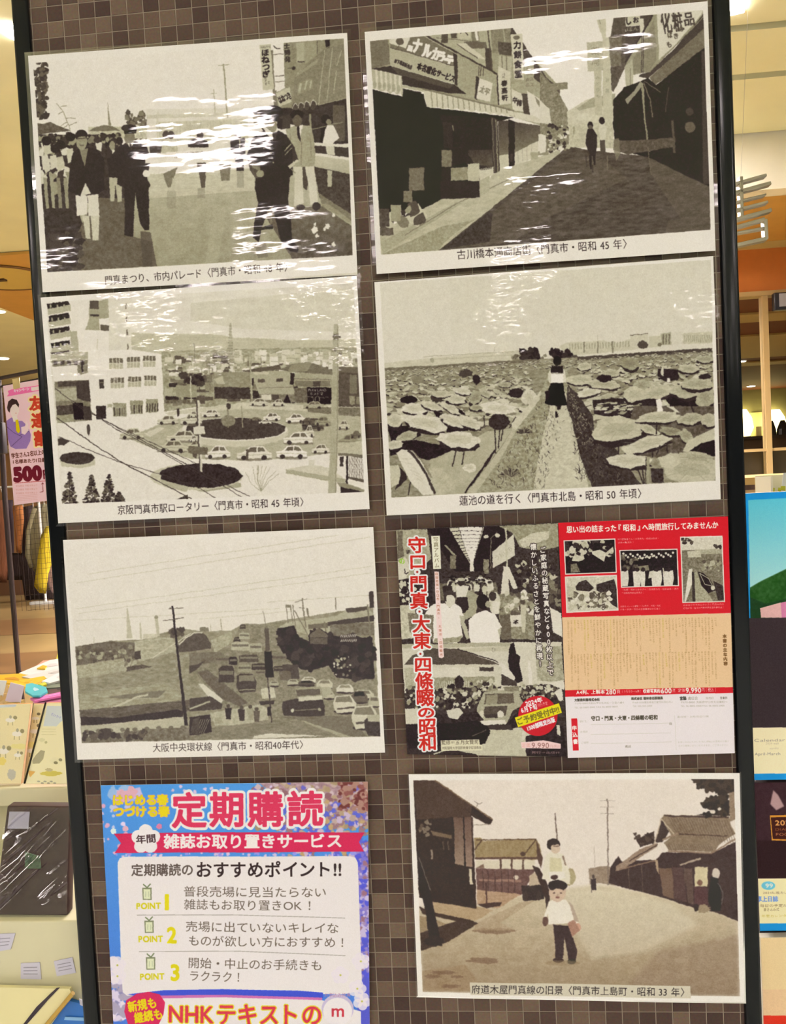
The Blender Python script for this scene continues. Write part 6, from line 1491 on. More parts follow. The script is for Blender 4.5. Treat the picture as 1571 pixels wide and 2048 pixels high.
    for cx, cy in ((682, 1958), (715, 1985), (722, 1930), (724, 2010), (236, 1938), (236, 1960)):
        for k in range(5):
            a = k * 1.257 + cx; p.ell(cx + math.cos(a) * 9 - 9, cy + math.sin(a) * 9 - 9, cx + math.cos(a) * 9 + 9, cy + math.sin(a) * 9 + 9, (238, 220, 222), alpha=.85)
        p.ell(cx - 2, cy - 2, cx + 2, cy + 2, (200, 190, 90))
    p.text('最新号が', (330, 2100), (640, 2100), 60, (222, 60, 78), bold=1.2)
    return p.image(grain=3)


PNK = [(6.2, 772), (112, 753), (126, 997), (29, 1010.5)]


def pic_campaign():
    p = Pic('campaign_poster_picture', PNK, scale=3.0, seed=31, base=(238, 190, 190))
    p.view('S')
    p.poly([(75, 945), (110, 930), (380, 890), (560, 870), (560, 925), (380, 945), (100, 995), (65, 1000), (85, 975)], (232, 110, 160)); p.text('キャンペーン', (130, 948), (275, 925), 34, (244, 200, 206), bold=.5); p.poly([(290, 912), (372, 900), (376, 938), (294, 950)], (244, 206, 210)); p.text('期間中', (380, 915), (520, 900), 34, (244, 200, 206), bold=.5)
    RD = (196, 66, 44)
    for ps in (0, 1):
        for ch, x, y, s_ in (('友', 345, 1075, 145), ('達', 365, 1240, 150), ('割', 385, 1410, 150)):
            if ps == 0: p.text(ch, (x - 72, y), (x + 72, y - 4), s_, RD, bold=1.6, out=(232, 206, 150), outw=3.2)
            else: p.text(ch, (x - 72, y), (x + 72, y - 4), s_, RD, bold=1.5)
    # drawn businessman clapping
    p.poly([(60, 1240), (110, 1205), (160, 1240), (210, 1240), (260, 1290), (290, 1370), (285, 1430), (250, 1500), (150, 1505), (100, 1480), (75, 1400)], (150, 116, 170))
    p.line([(60, 1290), (130, 1350), (210, 1390), (110, 1480)], 4, (90, 66, 110)); p.line([(180, 1380), (270, 1340)], 4, (90, 66, 110))
    p.poly([(95, 1130), (100, 1090), (140, 1060), (180, 1090), (182, 1150), (160, 1200), (130, 1210), (105, 1180)], (240, 206, 196)); p.poly([(115, 1195), (160, 1195), (175, 1240), (130, 1250)], (238, 210, 205))
    p.poly([(68, 1110), (80, 1050), (115, 1022), (160, 1035), (182, 1080), (178, 1110), (150, 1075), (120, 1085), (100, 1120), (92, 1160), (75, 1140)], (70, 50, 48))
    p.poly([(148, 1232), (172, 1228), (192, 1340), (175, 1358), (155, 1335)], (214, 190, 20)); p.poly([(200, 1300), (235, 1290), (250, 1240), (262, 1270), (270, 1330), (235, 1372), (205, 1360)], (240, 200, 196)); p.line([(145, 1165), (160, 1165)], 4, (190, 110, 100))
    BR = (108, 62, 56)
    p.text('学生さん2名以上の', (108, 1570), (425, 1530), 52, BR, bold=.4); p.text('1名様あたり1日最大', (125, 1622), (470, 1600), 40, BR, bold=.3)
    p.text('500', (130, 1735), (392, 1715), 165, (108, 34, 44), bold=3.0); p.text('円', (400, 1735), (480, 1728), 90, (108, 34, 44), bold=1.0); p.line([(140, 1812), (540, 1782)], 5, (176, 66, 76))
    for i in range(3): p.text('平日限定　午前十時より', (150, 1840 + i * 32), (350, 1828 + i * 32), 18, (190, 140, 140))
    p.line([(398, 1810), (402, 1885), (370, 1890)], 5, (128, 50, 60)); p.line([(388, 1822), (398, 1806), (408, 1820)], 5, (128, 50, 60))
    for i in range(4): p.line([(158, 1925 + i * 14), (350, 1910 + i * 14)], 3, (206, 160, 160))
    return p.image(grain=3, k=.98)


# ------------------------------------------------------------------ the room
CEIL = 3.0
M_CEIL = mat('ceiling_paint', (226, 214, 158), rough=0.8, noise=.04, nscale=3)
M_CEIL_R = mat('ceiling_board', (228, 214, 158), rough=0.8, noise=.04, nscale=3)
M_ORANGE = mat('amber_soffit', (204, 150, 66), rough=0.6, noise=.05)
M_FLOOR = mat('shop_floor_tile', (140, 112, 66), rough=0.35, noise=.25, nscale=1.4, spec=.4)
M_WALL = mat('shop_wall', (234, 226, 208), rough=0.7, noise=.05)
M_LAMP = mat('lamp_diffuser', (255, 250, 235), rough=.5, emit=(*LAMP_COL, LAMP_POWER))
M_FILL = mat('fill_panel_glow', (255, 250, 235), rough=.5, emit=(*LAMP_COL, FILL_POWER))  # glow of the added fill panels behind the board
M_METAL = mat('white_metal', (225, 215, 195), rough=.4)

o = MB().box((-12, 1.6, -0.1), (12, 16, 0)).build('floor', M_FLOOR); tag(o, kind='structure')
o = MB().box((-12, -12, -0.1), (12, 1.6, 0)).build('floor', mat('pale_aisle_floor', (232, 222, 202), rough=.35, noise=.05, nscale=2)); tag(o, kind='structure')
# ceiling in front of and above the display, lit recessed panels let into it
o = MB().box((-12, -12, CEIL), (12, 2.61, CEIL + .1)).build('ceiling', M_CEIL_R); tag(o, kind='structure')
o = MB().box((-12, 2.61, CEIL), (-.05, 16, CEIL + .1)).build('ceiling', M_CEIL); tag(o, kind='structure')
for i, (y0, y1) in enumerate(((2.66, 3.03), (3.08, 3.70))):
    o = MB().box((-.03, y0, CEIL - .002 * i), (12, y1, CEIL + .1)).build('ceiling', M_CEIL_R); tag(o, kind='structure')
o = MB().box((-.05, 2.5, CEIL + .03), (12, 3.8, CEIL + .1)).build('trim_1', mat('joint_shadow', (120, 100, 55), rough=.9)); tag(o, kind='structure')
for side, lo, hi in (('left', (-12.1, -12, 0), (-12, 16, CEIL)), ('right', (12, -12, 0), (12.1, 16, CEIL)), ('back', (-12, -12.1, 0), (12, -12, CEIL)), ('front', (-12, 16, 0), (12, 16.1, CEIL))):
    o = MB().box(lo, hi).build('wall_' + side, M_WALL if side != 'back' else mat('far_shelving_wall', (112, 98, 80), rough=.7, noise=.3, nscale=3)); tag(o, kind='structure')

# ceiling lights: rows of square recessed panels in the aisle behind the photographer
k = 0
LIGHTS = []
for yy in (-3.05, -4.6, -6.3, -8.6):
    for xx in (-4.3, -2.45, -.74, .98, 2.9, 4.7):
        LIGHTS.append((xx, yy))
HIDDEN_FILL = [(3.6, -.05, .3), (3.6, 1.0, .3), (5.6, .1, .3), (5.6, 1.7, .3), (7.6, -.9, .3), (7.6, 1.2, .3), (9.8, -1.3, .3), (9.8, 1.4, .3)]  # added panels, out of sight behind the board, to brighten the shop beyond
ROWN = {-3.05: 'nearest', -4.6: 'second', -6.3: 'third', -8.6: 'farthest'}
for xx, yy in LIGHTS:
    rowname = ROWN[yy]
    yy += .32 if xx > .5 else -.12
    r = empty('ceiling_light', (xx, yy, CEIL), 'ceiling panel light, %s row behind the camera, %s from the left' % (rowname, {-4.3: 'first', -2.45: 'second', -.74: 'third', .98: 'fourth', 2.9: 'fifth', 4.7: 'sixth'}[xx]), 'light', 'recessed panel lights behind the camera')
    h, g = .3, .08
    m = MB()
    for a, b in (((-h - .03, -g - .03), (h + .03, -g)), ((-h - .03, g), (h + .03, g + .03)), ((-h - .03, -g), (-h, g)), ((h, -g), (h + .03, g))):
        m.box((xx + a[0], yy + a[1], CEIL - .012), (xx + b[0], yy + b[1], CEIL - .0005))
    m.build('frame', M_METAL, r)
    MB().box((xx - h, yy - g, CEIL - .008), (xx + h, yy + g, CEIL - .0005)).build('diffuser', M_LAMP, r)
for n_, (yy, xx, h) in enumerate(HIDDEN_FILL):
    r = empty('ceiling_light', (xx, yy, CEIL), 'added fill panel hidden behind the display board, %s row deep, %s one' % (('first', 'second', 'third', 'fourth')[n_ // 2], ('left', 'right')[n_ % 2]), 'light', 'added fill panels beyond the board')
    MB().box((xx - h, yy - h, CEIL - .034), (xx + h, yy + h, CEIL - .03)).build('diffuser', M_FILL, r)
    MB().box((xx - h - .02, yy - h - .02, CEIL - .0295), (xx + h + .02, yy + h + .02, CEIL - .0005)).build('frame', M_METAL, r)


def ceiling_quad(px, Z, thick=.02):
    return [atz(x, y, Z) for x, y in px], (0, 0, -thick)


def strip_light(px, label, grp=None):
    q, d = ceiling_quad(px, CEIL - .001)
    c = sum((Vector(v) for v in q), Vector()) / len(q)
    r = empty('ceiling_light', c, label, 'light', grp)
    MB().slab(q, (0, 0, -.008)).build('diffuser', M_LAMP, r)
    q2 = [c + (Vector(v) - c) * 1.04 for v in q]
    MB().slab([v + Vector((0, 0, -.0005)) for v in q2], (0, 0, -.004)).build('frame', M_METAL, r)
    return r


strip_light([(1440, -60), (1508, -60), (1487, 21), (1453, 29)], 'bright rectangular ceiling light at the top right above the display board')
strip_light([(-60, -8 + 62), (29, 47), (29, 78), (4, 52)], 'bright ceiling light cut off by the top left of the display board')

# left: amber recess with a round fitting, downlights
q = [atz(x, y, CEIL - .004) for x, y in ((-260, 525), (120, 497), (180, 680), (-10, 607), (-260, 560))]
o = MB().slab(q, (0, 0, -.02)).build('trim_2', M_ORANGE); tag(o, kind='structure')
c = atz(5, 556, CEIL - .03)
r = empty('ceiling_vent', c, 'round yellow ceiling fitting in the amber ceiling at the left', 'vent')
ring = [(c.x + math.cos(a) * .34, c.y + math.sin(a) * .34, CEIL - .026) for a in np.linspace(0, 2 * math.pi, 40, endpoint=False)]
MB().slab(ring, (0, 0, -.012)).build('cover', mat('fitting_paint', (206, 172, 84), rough=.6), r)
MB().tube([(c.x + math.cos(a) * .36, c.y + math.sin(a) * .36, CEIL - .03) for a in np.linspace(0, 2 * math.pi, 41)], .012, 6).build('rim', mat('rim_paint', (110, 74, 30), rough=.6), r)
MB().box((c.x - .1, c.y - .02, CEIL - .05), (c.x + .02, c.y + .03, CEIL - .038)).build('grille', mat('grille_dark', (70, 46, 22), rough=.7), r)


def downlight(px, py, z, label, rad=.05, power=9):
    c = atz(px, py, z)
    r = empty('downlight', c, label, 'light')
    MB().tube([(c.x, c.y, z - .003), (c.x, c.y, z - .012)], rad, 16).build('lens', mat('downlight_glow', (255, 245, 220), emit=(1, .86, .62, power)), r)
    MB().tube([(c.x, c.y, z - .001), (c.x, c.y, z - .006)], rad * 1.25, 16).build('trim_ring', M_METAL, r)


downlight(-2, 622, CEIL, 'small downlight on the yellow ceiling at the left, upper one', .05)
downlight(5, 716, CEIL, 'small downlight on the yellow ceiling at the left, lower one', .07)

# left far wall of the clothes shop
o = MB().box((-9, 12.0, 0), (-.6, 12.1, CEIL)).build('wall_shop', mat('clothes_shop_wall', (160, 112, 62), rough=.7, noise=.06)); tag(o, kind='structure')
o = MB().box((-9, 11.9, 2.0), (-.6, 12.0, 2.12)).build('trim_3', mat('shop_shelf_trim', (208, 176, 120), rough=.6)); tag(o, kind='structure')

# right: bright fascia, amber soffit, header and glazed shop front
FX0 = 1.25
M_COVE = mat('cove_white', (240, 222, 182), rough=.7, noise=.03)
def zat(px, py, Y): return at(px, py, Y).z
yF = 3.72
za, zb = CEIL, zat(1520, 380, yF)
o = MB().box((FX0, yF, zb), (12, yF + .12, CEIL + .1)).build('trim_4', M_COVE); tag(o, kind='structure')
o = MB().box((FX0, yF + .12, zb + .05), (12, 5.0, zb + .15)).build('ceiling', M_ORANGE); tag(o, kind='structure')
yH = 5.0
zh0, zh1 = zat(1530, 497, yH), zat(1530, 583, yH)
zs = zat(1530, 478, yH)
o = MB().box((FX0, yH - .03, zh0), (12, yH + .1, zb + .05)).build('trim_5', mat('beige_header', (206, 172, 96), rough=.6)); tag(o, kind='structure')
o = MB().box((FX0, yH, zh1), (12, yH + .1, zh0)).build('trim_6', mat('rust_header', (206, 116, 46), rough=.5, noise=.06)); tag(o, kind='structure')
zf = zat(1530, 592, yH)
M_FRAME = mat('glazing_frame', (188, 152, 92), rough=.4)
o = MB().box((FX0, yH - .03, zf), (12, yH + .08, zh1)).build('trim_7', M_FRAME); tag(o, kind='structure')
mx = at(1532, 760, yH).x
o = MB().box((mx - .018, yH - .02, 0), (mx + .018, yH + .05, zf)).build('trim_8', M_FRAME); tag(o, kind='structure')
zt = zat(1530, 899, yH)
o = MB().box((FX0, yH - .01, zt - .012), (12, yH + .04, zt + .008)).build('trim_9', M_FRAME); tag(o, kind='structure')
glass = bpy.data.materials.new('shop_glass'); glass.use_nodes = True
b = glass.node_tree.nodes['Principled BSDF']; b.inputs['Transmission Weight'].default_value = 1; b.inputs['Roughness'].default_value = .01; b.inputs['IOR'].default_value = 1.02; b.inputs['Base Color'].default_value = (.9, .93, .88, 1)
o = MB().box((FX0, yH + .005, 0), (mx - .018, yH + .012, zf)).build('window_1', glass); tag(o, kind='structure')
o = MB().box((mx + .018, yH + .005, 0), (9, yH + .012, zf)).build('window_2', glass); tag(o, kind='structure')
o = MB().box((FX0, yH + .06, 0), (9, yH + .14, zt - .012)).build('wall_panel', mat('dark_kick_panel', (92, 72, 48), rough=.5, noise=.1)); tag(o, kind='structure')
# inside the glazed shop
M_BR = mat('brown_ceiling', (116, 62, 32), rough=.7, noise=.08)
o = MB().box((FX0, yH + .15, 2.62), (9, 16, 2.7)).build('ceiling', M_BR); tag(o, kind='structure')
for i, (pa, pb) in enumerate(((624, 640), (668, 712), (722, 728))):
    a, b_ = atz(1530, pa, 2.615), atz(1530, pb, 2.615)
    o = MB().box((FX0, a.y, 2.60), (9, b_.y, 2.619)).build('trim_%d' % (10 + i), mat('pale_ceiling_strip', (186, 150, 84), rough=.6)); tag(o, kind='structure')
yB = 15.6
o = MB().box((FX0, yB, 0), (9, yB + .1, 2.62)).build('wall_far', mat('olive_wall', (150, 138, 88), rough=.7, noise=.05)); tag(o, kind='structure')
for px, nm in ((1484, 'left'), (1550, 'right')):
    c = at(px, 846, yB - .12)
    r = empty('wall_lamp', c, 'glowing wall lamp inside the glazed shop, %s one' % nm, 'lamp')
    pts = [(c.x, c.y, c.z - .26), (c.x, c.y, c.z - .1), (c.x, c.y, c.z + .1), (c.x, c.y, c.z + .26)]
    MB().tube(pts, [.13, .2, .17, .08], 14).build('shade', mat('lamp_shade_glow', (255, 235, 170), emit=(1, .78, .36, 5)), r)
    MB().box((c.x - .05, c.y + .05, c.z - .05), (c.x + .05, yB, c.z + .05)).build('bracket', M_METAL, r)
c = at(1517, 855, yB - .05)
r = empty('wall_sign', c, 'dark rectangular sign on the pale wall between the two glowing lamps', 'sign')
MB().box((c.x - .14, yB - .03, c.z - .2), (c.x + .14, yB, c.z + .3)).build('board', mat('sign_back', (216, 196, 130), rough=.6), r)
MB().box((c.x - .05, yB - .045, c.z - .18), (c.x + .05, yB - .031, c.z + .02)).build('panel', mat('sign_dark', (84, 66, 44), rough=.6), r)
c0, c1 = at(1478, 874, 12.5), at(1640, 1000, 12.5)
r = empty('counter', (c0.x, 12.5, 0), 'long dark counter in front of the glowing lamps', 'counter')
MB().box((c0.x - 1, 12.5, 0), (c0.x + 5, 13.1, c0.z - .05)).build('body', mat('counter_body', (96, 70, 44), rough=.5), r)
MB().box((c0.x - 1.02, 12.45, c0.z - .05), (c0.x + 5, 13.15, c0.z)).build('worktop', mat('counter_top', (80, 60, 40), rough=.4), r)
for px, w_, lab in ((1543, .07, 'left'), (1565, .1, 'right')):
    c = at(px, 872, 12.7)
    r = MB().tube([(c.x, 12.7, c0.z), (c.x, 12.7, c0.z + .1), (c.x, 12.7, c0.z + .2), (c.x, 12.7, c0.z + .24)], [w_, w_ * .9, w_ * .5, w_ * .3], 12).build('lamp_base' if 0 else 'container', mat('dark_ceramic', (64, 48, 34), rough=.4))
    tag(r, 'small dark rounded container on the far counter, %s one' % lab, 'container')
downlight(1482, 722, 2.62, 'downlight in the brown shop ceiling nearest the black frame post', .055, 14)
downlight(1501, 772, 2.62, 'downlight in the brown shop ceiling, middle one', .07, 14)
downlight(1526, 779, 2.62, 'downlight in the brown shop ceiling beside the pale mullion', .05, 14)
c = at(1560, 602, yH - .1)
r = empty('monitor', c, 'black monitor hanging at the top right behind the glazing', 'monitor')
a, b_ = at(1543, 588, yH - .05), at(1610, 618, yH - .05)
MB().box((a.x, yH - .09, b_.z), (b_.x, yH - .04, a.z)).build('screen', mat('screen_black', (34, 30, 34), rough=.25), r, bevel=.005)
MB().box((a.x + .03, yH - .1, b_.z + .02), (a.x + .08, yH - .091, a.z - .01)).build('bracket', mat('bracket_grey', (170, 160, 150), rough=.4), r)
MB().tube([(a.x + .15, yH - .03, a.z - .02), (a.x + .15, yH - .03, zh1 + .05)], .015, 8).build('arm', M_FRAME, r)

# steel character sign hanging from the ceiling, seen edge-on past the board
ySg = 2.3
M_STEEL = mat('brushed_steel', (176, 164, 136), rough=.35, metal=.6, noise=.05)
c = at(1480, 420, ySg)
r = empty('hanging_sign', c, 'large grey metal cut-out character sign hanging beside the display board', 'sign')
def bar(x0, y0, x1, y1, w_, name='stroke'):
    a, b_ = at(x0, y0, ySg), at(x1, y1, ySg)
    d = (b_ - a); n = Vector((-d.z, 0, d.x)).normalized() * w_ / 2
    MB().slab([a + n, b_ + n, b_ - n, a - n], (0, .035, 0)).build(name, M_STEEL, r, bevel=.003)
for x1, y1, yl, w_ in ((1533, 349, 369, .011), (1542, 365, 387, .013), (1532, 388, 402, .007), (1536, 403, 418, .010), (1543, 419, 440, .013), (1530, 437, 458, .012)):
    bar(1300, yl + 44, x1, y1, w_)
bar(1482, 352, 1484, 432, .012)
bar(1531, 437, 1533, 478, .013); bar(1300, 528, 1534, 476, .014); bar(1300, 496, 1528, 455, .008)
MB().tube([at(1484, 352, ySg) + Vector((0, .017, 0)), at(1484, 352, ySg) + Vector((.05, .017, CEIL - at(1484, 352, ySg).z))], .0007, 6).build('wire', M_STEEL, r)
MB().tube([at(1380, 380, ySg) + Vector((0, .017, 0)), at(1380, 380, ySg) + Vector((0, .017, CEIL - at(1380, 380, ySg).z))], .0015, 6).build('wire', M_STEEL, r)
bar(1380, 375, 1380, 432, .012)

# ------------------------------------------------------------------ display board: tubular frame, tiled face
XL, XR = 0.0035, 0.6130
M_BLACK = mat('black_lacquered_steel', (20, 21, 20), rough=.14, noise=.05, spec=.22)
M_BACK = mat('grout', (148, 128, 102), rough=.6, noise=.08, nscale=30)
board = empty('display_board', (.31, 0, 0), 'tall black framed notice board faced with small brown mosaic tiles', 'display board')
ZT, ZB = 1.93, .42
for xa, xb in ((XL - .0145, XL + .001), (XR, XR + .0145)):
    MB().box((xa, -.0045, .03), (xb, .012, ZT + .016)).build('frame_post', M_BLACK, board, bevel=.0032)
for za_, zb_ in ((ZT, ZT + .015), (ZB - .015, ZB)):
    MB().box((XL, -.004, za_), (XR, .011, zb_)).build('frame_rail', M_BLACK, board, bevel=.003)
for xa in (XL - .007, XR + .007):
    MB().box((xa - .012, -.22, 0), (xa + .012, .24, .03)).build('foot', M_BLACK, board, bevel=.006)
MB().box((XL - .001, 0.0004, ZB), (XR + .001, .009, ZT)).build('backing_panel', M_BACK, board)

tm = bpy.data.materials.new('mosaic_tile'); tm.use_nodes = True
nt = tm.node_tree; N = nt.nodes; L = nt.links; b = N['Principled BSDF']
b.inputs['Roughness'].default_value = .5; b.inputs['Specular IOR Level'].default_value = .14
geo = N.new('ShaderNodeNewGeometry'); sn = N.new('ShaderNodeVectorMath'); sn.operation = 'SNAP'
PX, PZ, X0, Z0 = .0151, .0142, .0207, 1.0364
of = N.new('ShaderNodeVectorMath'); of.operation = 'SUBTRACT'; of.inputs[1].default_value = (X0, -.5, Z0)
L.new(geo.outputs['Position'], of.inputs[0]); L.new(of.outputs[0], sn.inputs[0]); sn.inputs[1].default_value = (PX, 1, PZ)
wn = N.new('ShaderNodeTexWhiteNoise'); wn.noise_dimensions = '3D'; L.new(sn.outputs[0], wn.inputs['Vector'])
rp = N.new('ShaderNodeValToRGB'); L.new(wn.outputs['Value'], rp.inputs[0])
cols = [(0, (72, 52, 43)), (.25, (84, 62, 50)), (.5, (94, 72, 56)), (.75, (104, 80, 62)), (1, (120, 96, 74))]
rp.color_ramp.elements[0].color = alb(cols[0][1]); rp.color_ramp.elements[1].color = alb(cols[-1][1])
for ps, cc in cols[1:-1]:
    e = rp.color_ramp.elements.new(ps); e.color = alb(cc)
nz = N.new('ShaderNodeTexNoise'); nz.inputs['Scale'].default_value = 450; nz.inputs['Detail'].default_value = 3
L.new(geo.outputs['Position'], nz.inputs['Vector'])
mxn = N.new('ShaderNodeMix'); mxn.data_type = 'RGBA'; mxn.blend_type = 'OVERLAY'; mxn.inputs[0].default_value = .35
L.new(rp.outputs[0], mxn.inputs[6]); L.new(nz.outputs['Color'], mxn.inputs[7]); L.new(mxn.outputs[2], b.inputs['Base Color'])


def tile_geo(m, x, z, X1=None):
    a = .00028; c = .0009
    x0, x1, z0, z1 = x + a, x + PX - a, z + a, z + PZ - a
    if x0 < XL: x0 = XL
    if x1 > XR: x1 = XR
    bb = .0003
    m.add([(x0, .0006, z0), (x1, .0006, z0), (x1, .0006, z1), (x0, .0006, z1), (x0 + bb, 0, z0 + bb), (x1 - bb, 0, z0 + bb), (x1 - bb, 0, z1 - bb), (x0 + bb, 0, z1 - bb)],
          [(4, 5, 6, 7), (0, 1, 5, 4), (1, 2, 6, 5), (2, 3, 7, 6), (3, 0, 4, 7)])


ALLQ = [PAR, STR, ROT, LOT, HWY, VIL, FLA, FLB, FLC]
WQ = [[at(x, y, -.005) for x, y in q] for q in ALLQ]
P2 = [[(v.x, v.z) for v in q] for q in WQ]
vis = []; rest = []
nx0 = math.floor((XL - X0) / PX); nx1 = math.ceil((XR - X0) / PX)
nz0 = math.floor((ZB - Z0) / PZ); nz1 = math.floor((ZT - Z0) / PZ)
for j in range(nz0, nz1):
    for i in range(nx0, nx1):
        x, z = X0 + i * PX, Z0 + j * PZ
        hid = sum(any(inside(q, x + u * PX, z + v * PZ) for q in P2) for u in (.1, .5, .9) for v in (.1, .5, .9))
        fullw = (x > XL and x + PX < XR)
        infr = .785 < z < 1.745
        if infr and hid < 7 and fullw:
            vis.append((hid + abs(z - 1.27) * 3, x, z))
        else: rest.append((x, z))
vis.sort()
m = MB(); tile_geo(m, 0.1, 0)
tme = bpy.data.meshes.new('tile'); tme.from_pydata([(v[0] - .1 - PX / 2, v[1], v[2] - PZ / 2) for v in m.v], [], m.f); tme.materials.append(tm)
for _, x, z in vis[:300]:
    o = bpy.data.objects.new('tile', tme); COL.objects.link(o)
    o.parent = board; o.matrix_parent_inverse = Matrix.Translation(-Vector(board.location)); o.location = (x + PX / 2, 0, z + PZ / 2)
m = MB()
for x, z in rest + [(x, z) for _, x, z in vis[300:]]: tile_geo(m, x, z)
o = m.build('tile_field', tm, board); o['kind'] = 'stuff'

# ------------------------------------------------------------------ the sheets
film = bpy.data.materials.new('clear_film'); film.use_nodes = True
nt = film.node_tree; N = nt.nodes; L = nt.links
N.remove(N['Principled BSDF'])
tr = N.new('ShaderNodeBsdfTransparent'); tr.inputs[0].default_value = (.93, .92, .88, 1)
gl = N.new('ShaderNodeBsdfGlossy'); gl.inputs['Roughness'].default_value = .08
lw = N.new('ShaderNodeFresnel'); lw.inputs[0].default_value = 1.5
mx_ = N.new('ShaderNodeMixShader')
L.new(lw.outputs[0], mx_.inputs[0]); L.new(tr.outputs[0], mx_.inputs[1]); L.new(gl.outputs[0], mx_.inputs[2]); L.new(mx_.outputs[0], N['Material Output'].inputs[0])
L.new(film_bump(nt, None, .0004, 77), gl.inputs['Normal'])


def sheet(name, quad, img, label, cat, group=None, Y=-.0055, amp=.0006, film_w=0.0, glossy=1.0, famp=.00035, seed=0, thick=.0005, bulge=None, rough=.04, part='picture', fine=.4):
    """a paper sheet pinned flat to the board: picture face (own part), paper body, and the laminating film standing proud round it"""
    q = [at(x, y, Y) for x, y in quad]
    c = sum(q, Vector()) / 4
    r = empty(name, c, label, cat, group)
    nx, nz = 36, 26
    rs = random.Random(seed)
    ph = [rs.random() * 6 for _ in range(6)]
    def P(u, v):
        p = (q[0] * (1 - u) + q[1] * u) * (1 - v) + (q[3] * (1 - u) + q[2] * u) * v
        d = amp * (.5 * math.sin(u * 5 + ph[0]) * math.sin(v * 4 + ph[1]) + .4 * math.sin(u * 11 + ph[2] + v * 3) + .3 * math.sin(v * 13 + ph[3] - u * 2) + 1.1)
        if bulge: d += bulge(u, v)
        return p - Vector((0, d, 0))
    vs = [P(i / nx, j / nz) for j in range(nz + 1) for i in range(nx + 1)]
    fs = [(j * (nx + 1) + i, (j + 1) * (nx + 1) + i, (j + 1) * (nx + 1) + i + 1, j * (nx + 1) + i + 1) for j in range(nz) for i in range(nx)]
    me = bpy.data.meshes.new(part); me.from_pydata(vs, [], fs)
    uvl = me.uv_layers.new(name='UVMap')
    for p_ in me.polygons:
        for li in p_.loop_indices:
            vi = me.loops[li].vertex_index
            uvl.data[li].uv = ((vi % (nx + 1)) / nx, 1 - (vi // (nx + 1)) / nz)
    for p_ in me.polygons: p_.use_smooth = True
    me.update()
    link(part, me, print_mat(name + '_print', img, glossy, famp, seed, rough, fine), r)
    # paper body behind
    vb = [v + Vector((0, .00012, 0)) for v in vs] + [v + Vector((0, thick, 0)) for v in vs]
    n = len(vs)
    rim = [i for i in range(nx + 1)] + [(j + 1) * (nx + 1) - 1 for j in range(1, nz + 1)] + [nz * (nx + 1) + i for i in range(nx - 1, -1, -1)] + [j * (nx + 1) for j in range(nz - 1, 0, -1)]
    fb = [tuple(i + n for i in f[::-1]) for f in fs] + [(rim[k], rim[(k + 1) % len(rim)], rim[(k + 1) % len(rim)] + n, rim[k] + n) for k in range(len(rim))]
    me = bpy.data.meshes.new('paper'); me.from_pydata(vb, [], fb); me.update()
    link('paper', me, M_PAPER, r)
    if film_w:
        outv = []; 
        for k in rim:
            d = (vs[k] - c); d.y = 0
            i, j = k % (nx + 1), k // (nx + 1)
            ex = Vector((-film_w if i == 0 else film_w if i == nx else 0, 0, 0)); ez = Vector((0, 0, film_w if j == 0 else -film_w if j == nz else 0))
            outv.append(vs[k] + ex + ez + Vector((0, .0004, 0)))
        vv = [vs[k] + Vector((0, .0001, 0)) for k in rim] + outv
        R_ = len(rim)
        me = bpy.data.meshes.new('laminate_film'); me.from_pydata(vv, [], [(k, R_ + k, R_ + (k + 1) % R_, (k + 1) % R_) for k in range(R_)]); me.update()
        link('laminate_film', me, film, r)
    return r


M_PAPER = mat('white_paper', (230, 216, 196), rough=.7)
G = 'laminated old photographs on the board'
sheet('photo_print', PAR, pic_parade(), 'laminated black and white photograph of uniformed men leading a street parade', 'photograph', G, film_w=.0035, seed=1, famp=.0003)
sheet('photo_print', STR, pic_street(), 'laminated black and white photograph of an old shopping street with awnings', 'photograph', G, film_w=.0035, seed=2, famp=.00036)
sheet('photo_print', ROT, pic_rotary(), 'laminated black and white photograph of a station roundabout full of cars', 'photograph', G, film_w=.003, seed=3, famp=.00015, fine=2.2, Y=-.006)
sheet('photo_print', LOT, pic_lotus(), 'laminated black and white photograph of a schoolgirl walking through a lotus pond', 'photograph', G, film_w=.0035, seed=4, famp=.00018, fine=2.4, Y=-.006)
sheet('photo_print', HWY, pic_highway(), 'laminated black and white photograph of trucks and cars on a wide highway', 'photograph', G, film_w=.003, seed=5, famp=.00012)
sheet('photo_print', VIL, pic_village(), 'sepia photograph of a small child standing on a dirt village road', 'photograph', G, film_w=.0015, seed=6, famp=.00012)
sheet('flyer', FLA, pic_album(), 'black and white photo collage flyer with large red vertical lettering', 'flyer', seed=7, glossy=.35, famp=.0001, rough=.25, amp=.0005)
sheet('flyer', FLB, pic_order(), 'red, tan and white order form flyer with four small photographs', 'flyer', seed=8, glossy=.35, famp=.0001, rough=.25, amp=.0005, bulge=lambda u, v: .006 * max(0, v - .75) * (1 - u))
sheet('poster', FLC, pic_subscribe(), 'blue and pink magazine subscription poster with cherry blossom', 'poster', seed=9, glossy=.35, famp=.0001, rough=.25, amp=.0006)

# ------------------------------------------------------------------ left: banner stand with pink poster
M_BLK = mat('matt_black_metal', (44, 28, 26), rough=.5)
YR = 3.2
r = empty('mesh_stand', (at(20, 900, YR).x, YR, 0), 'tall black wire mesh display stand with the pink poster on it', 'display stand')
a, b_ = at(2, 757, YR), at(190, 722, YR)
pL = at(3, 760, YR); 
MB().tube([(pL.x, YR, .02), (pL.x, YR, pL.z + .01)], .014, 10).build('post', M_BLK, r) if 0 else None
xp = at(18, 1150, YR).x
def vpost(x, z1, rad, name='post'):
    MB().tube([(x, YR, 0), (x, YR, z1)], rad, 10).build(name, M_BLK, r)
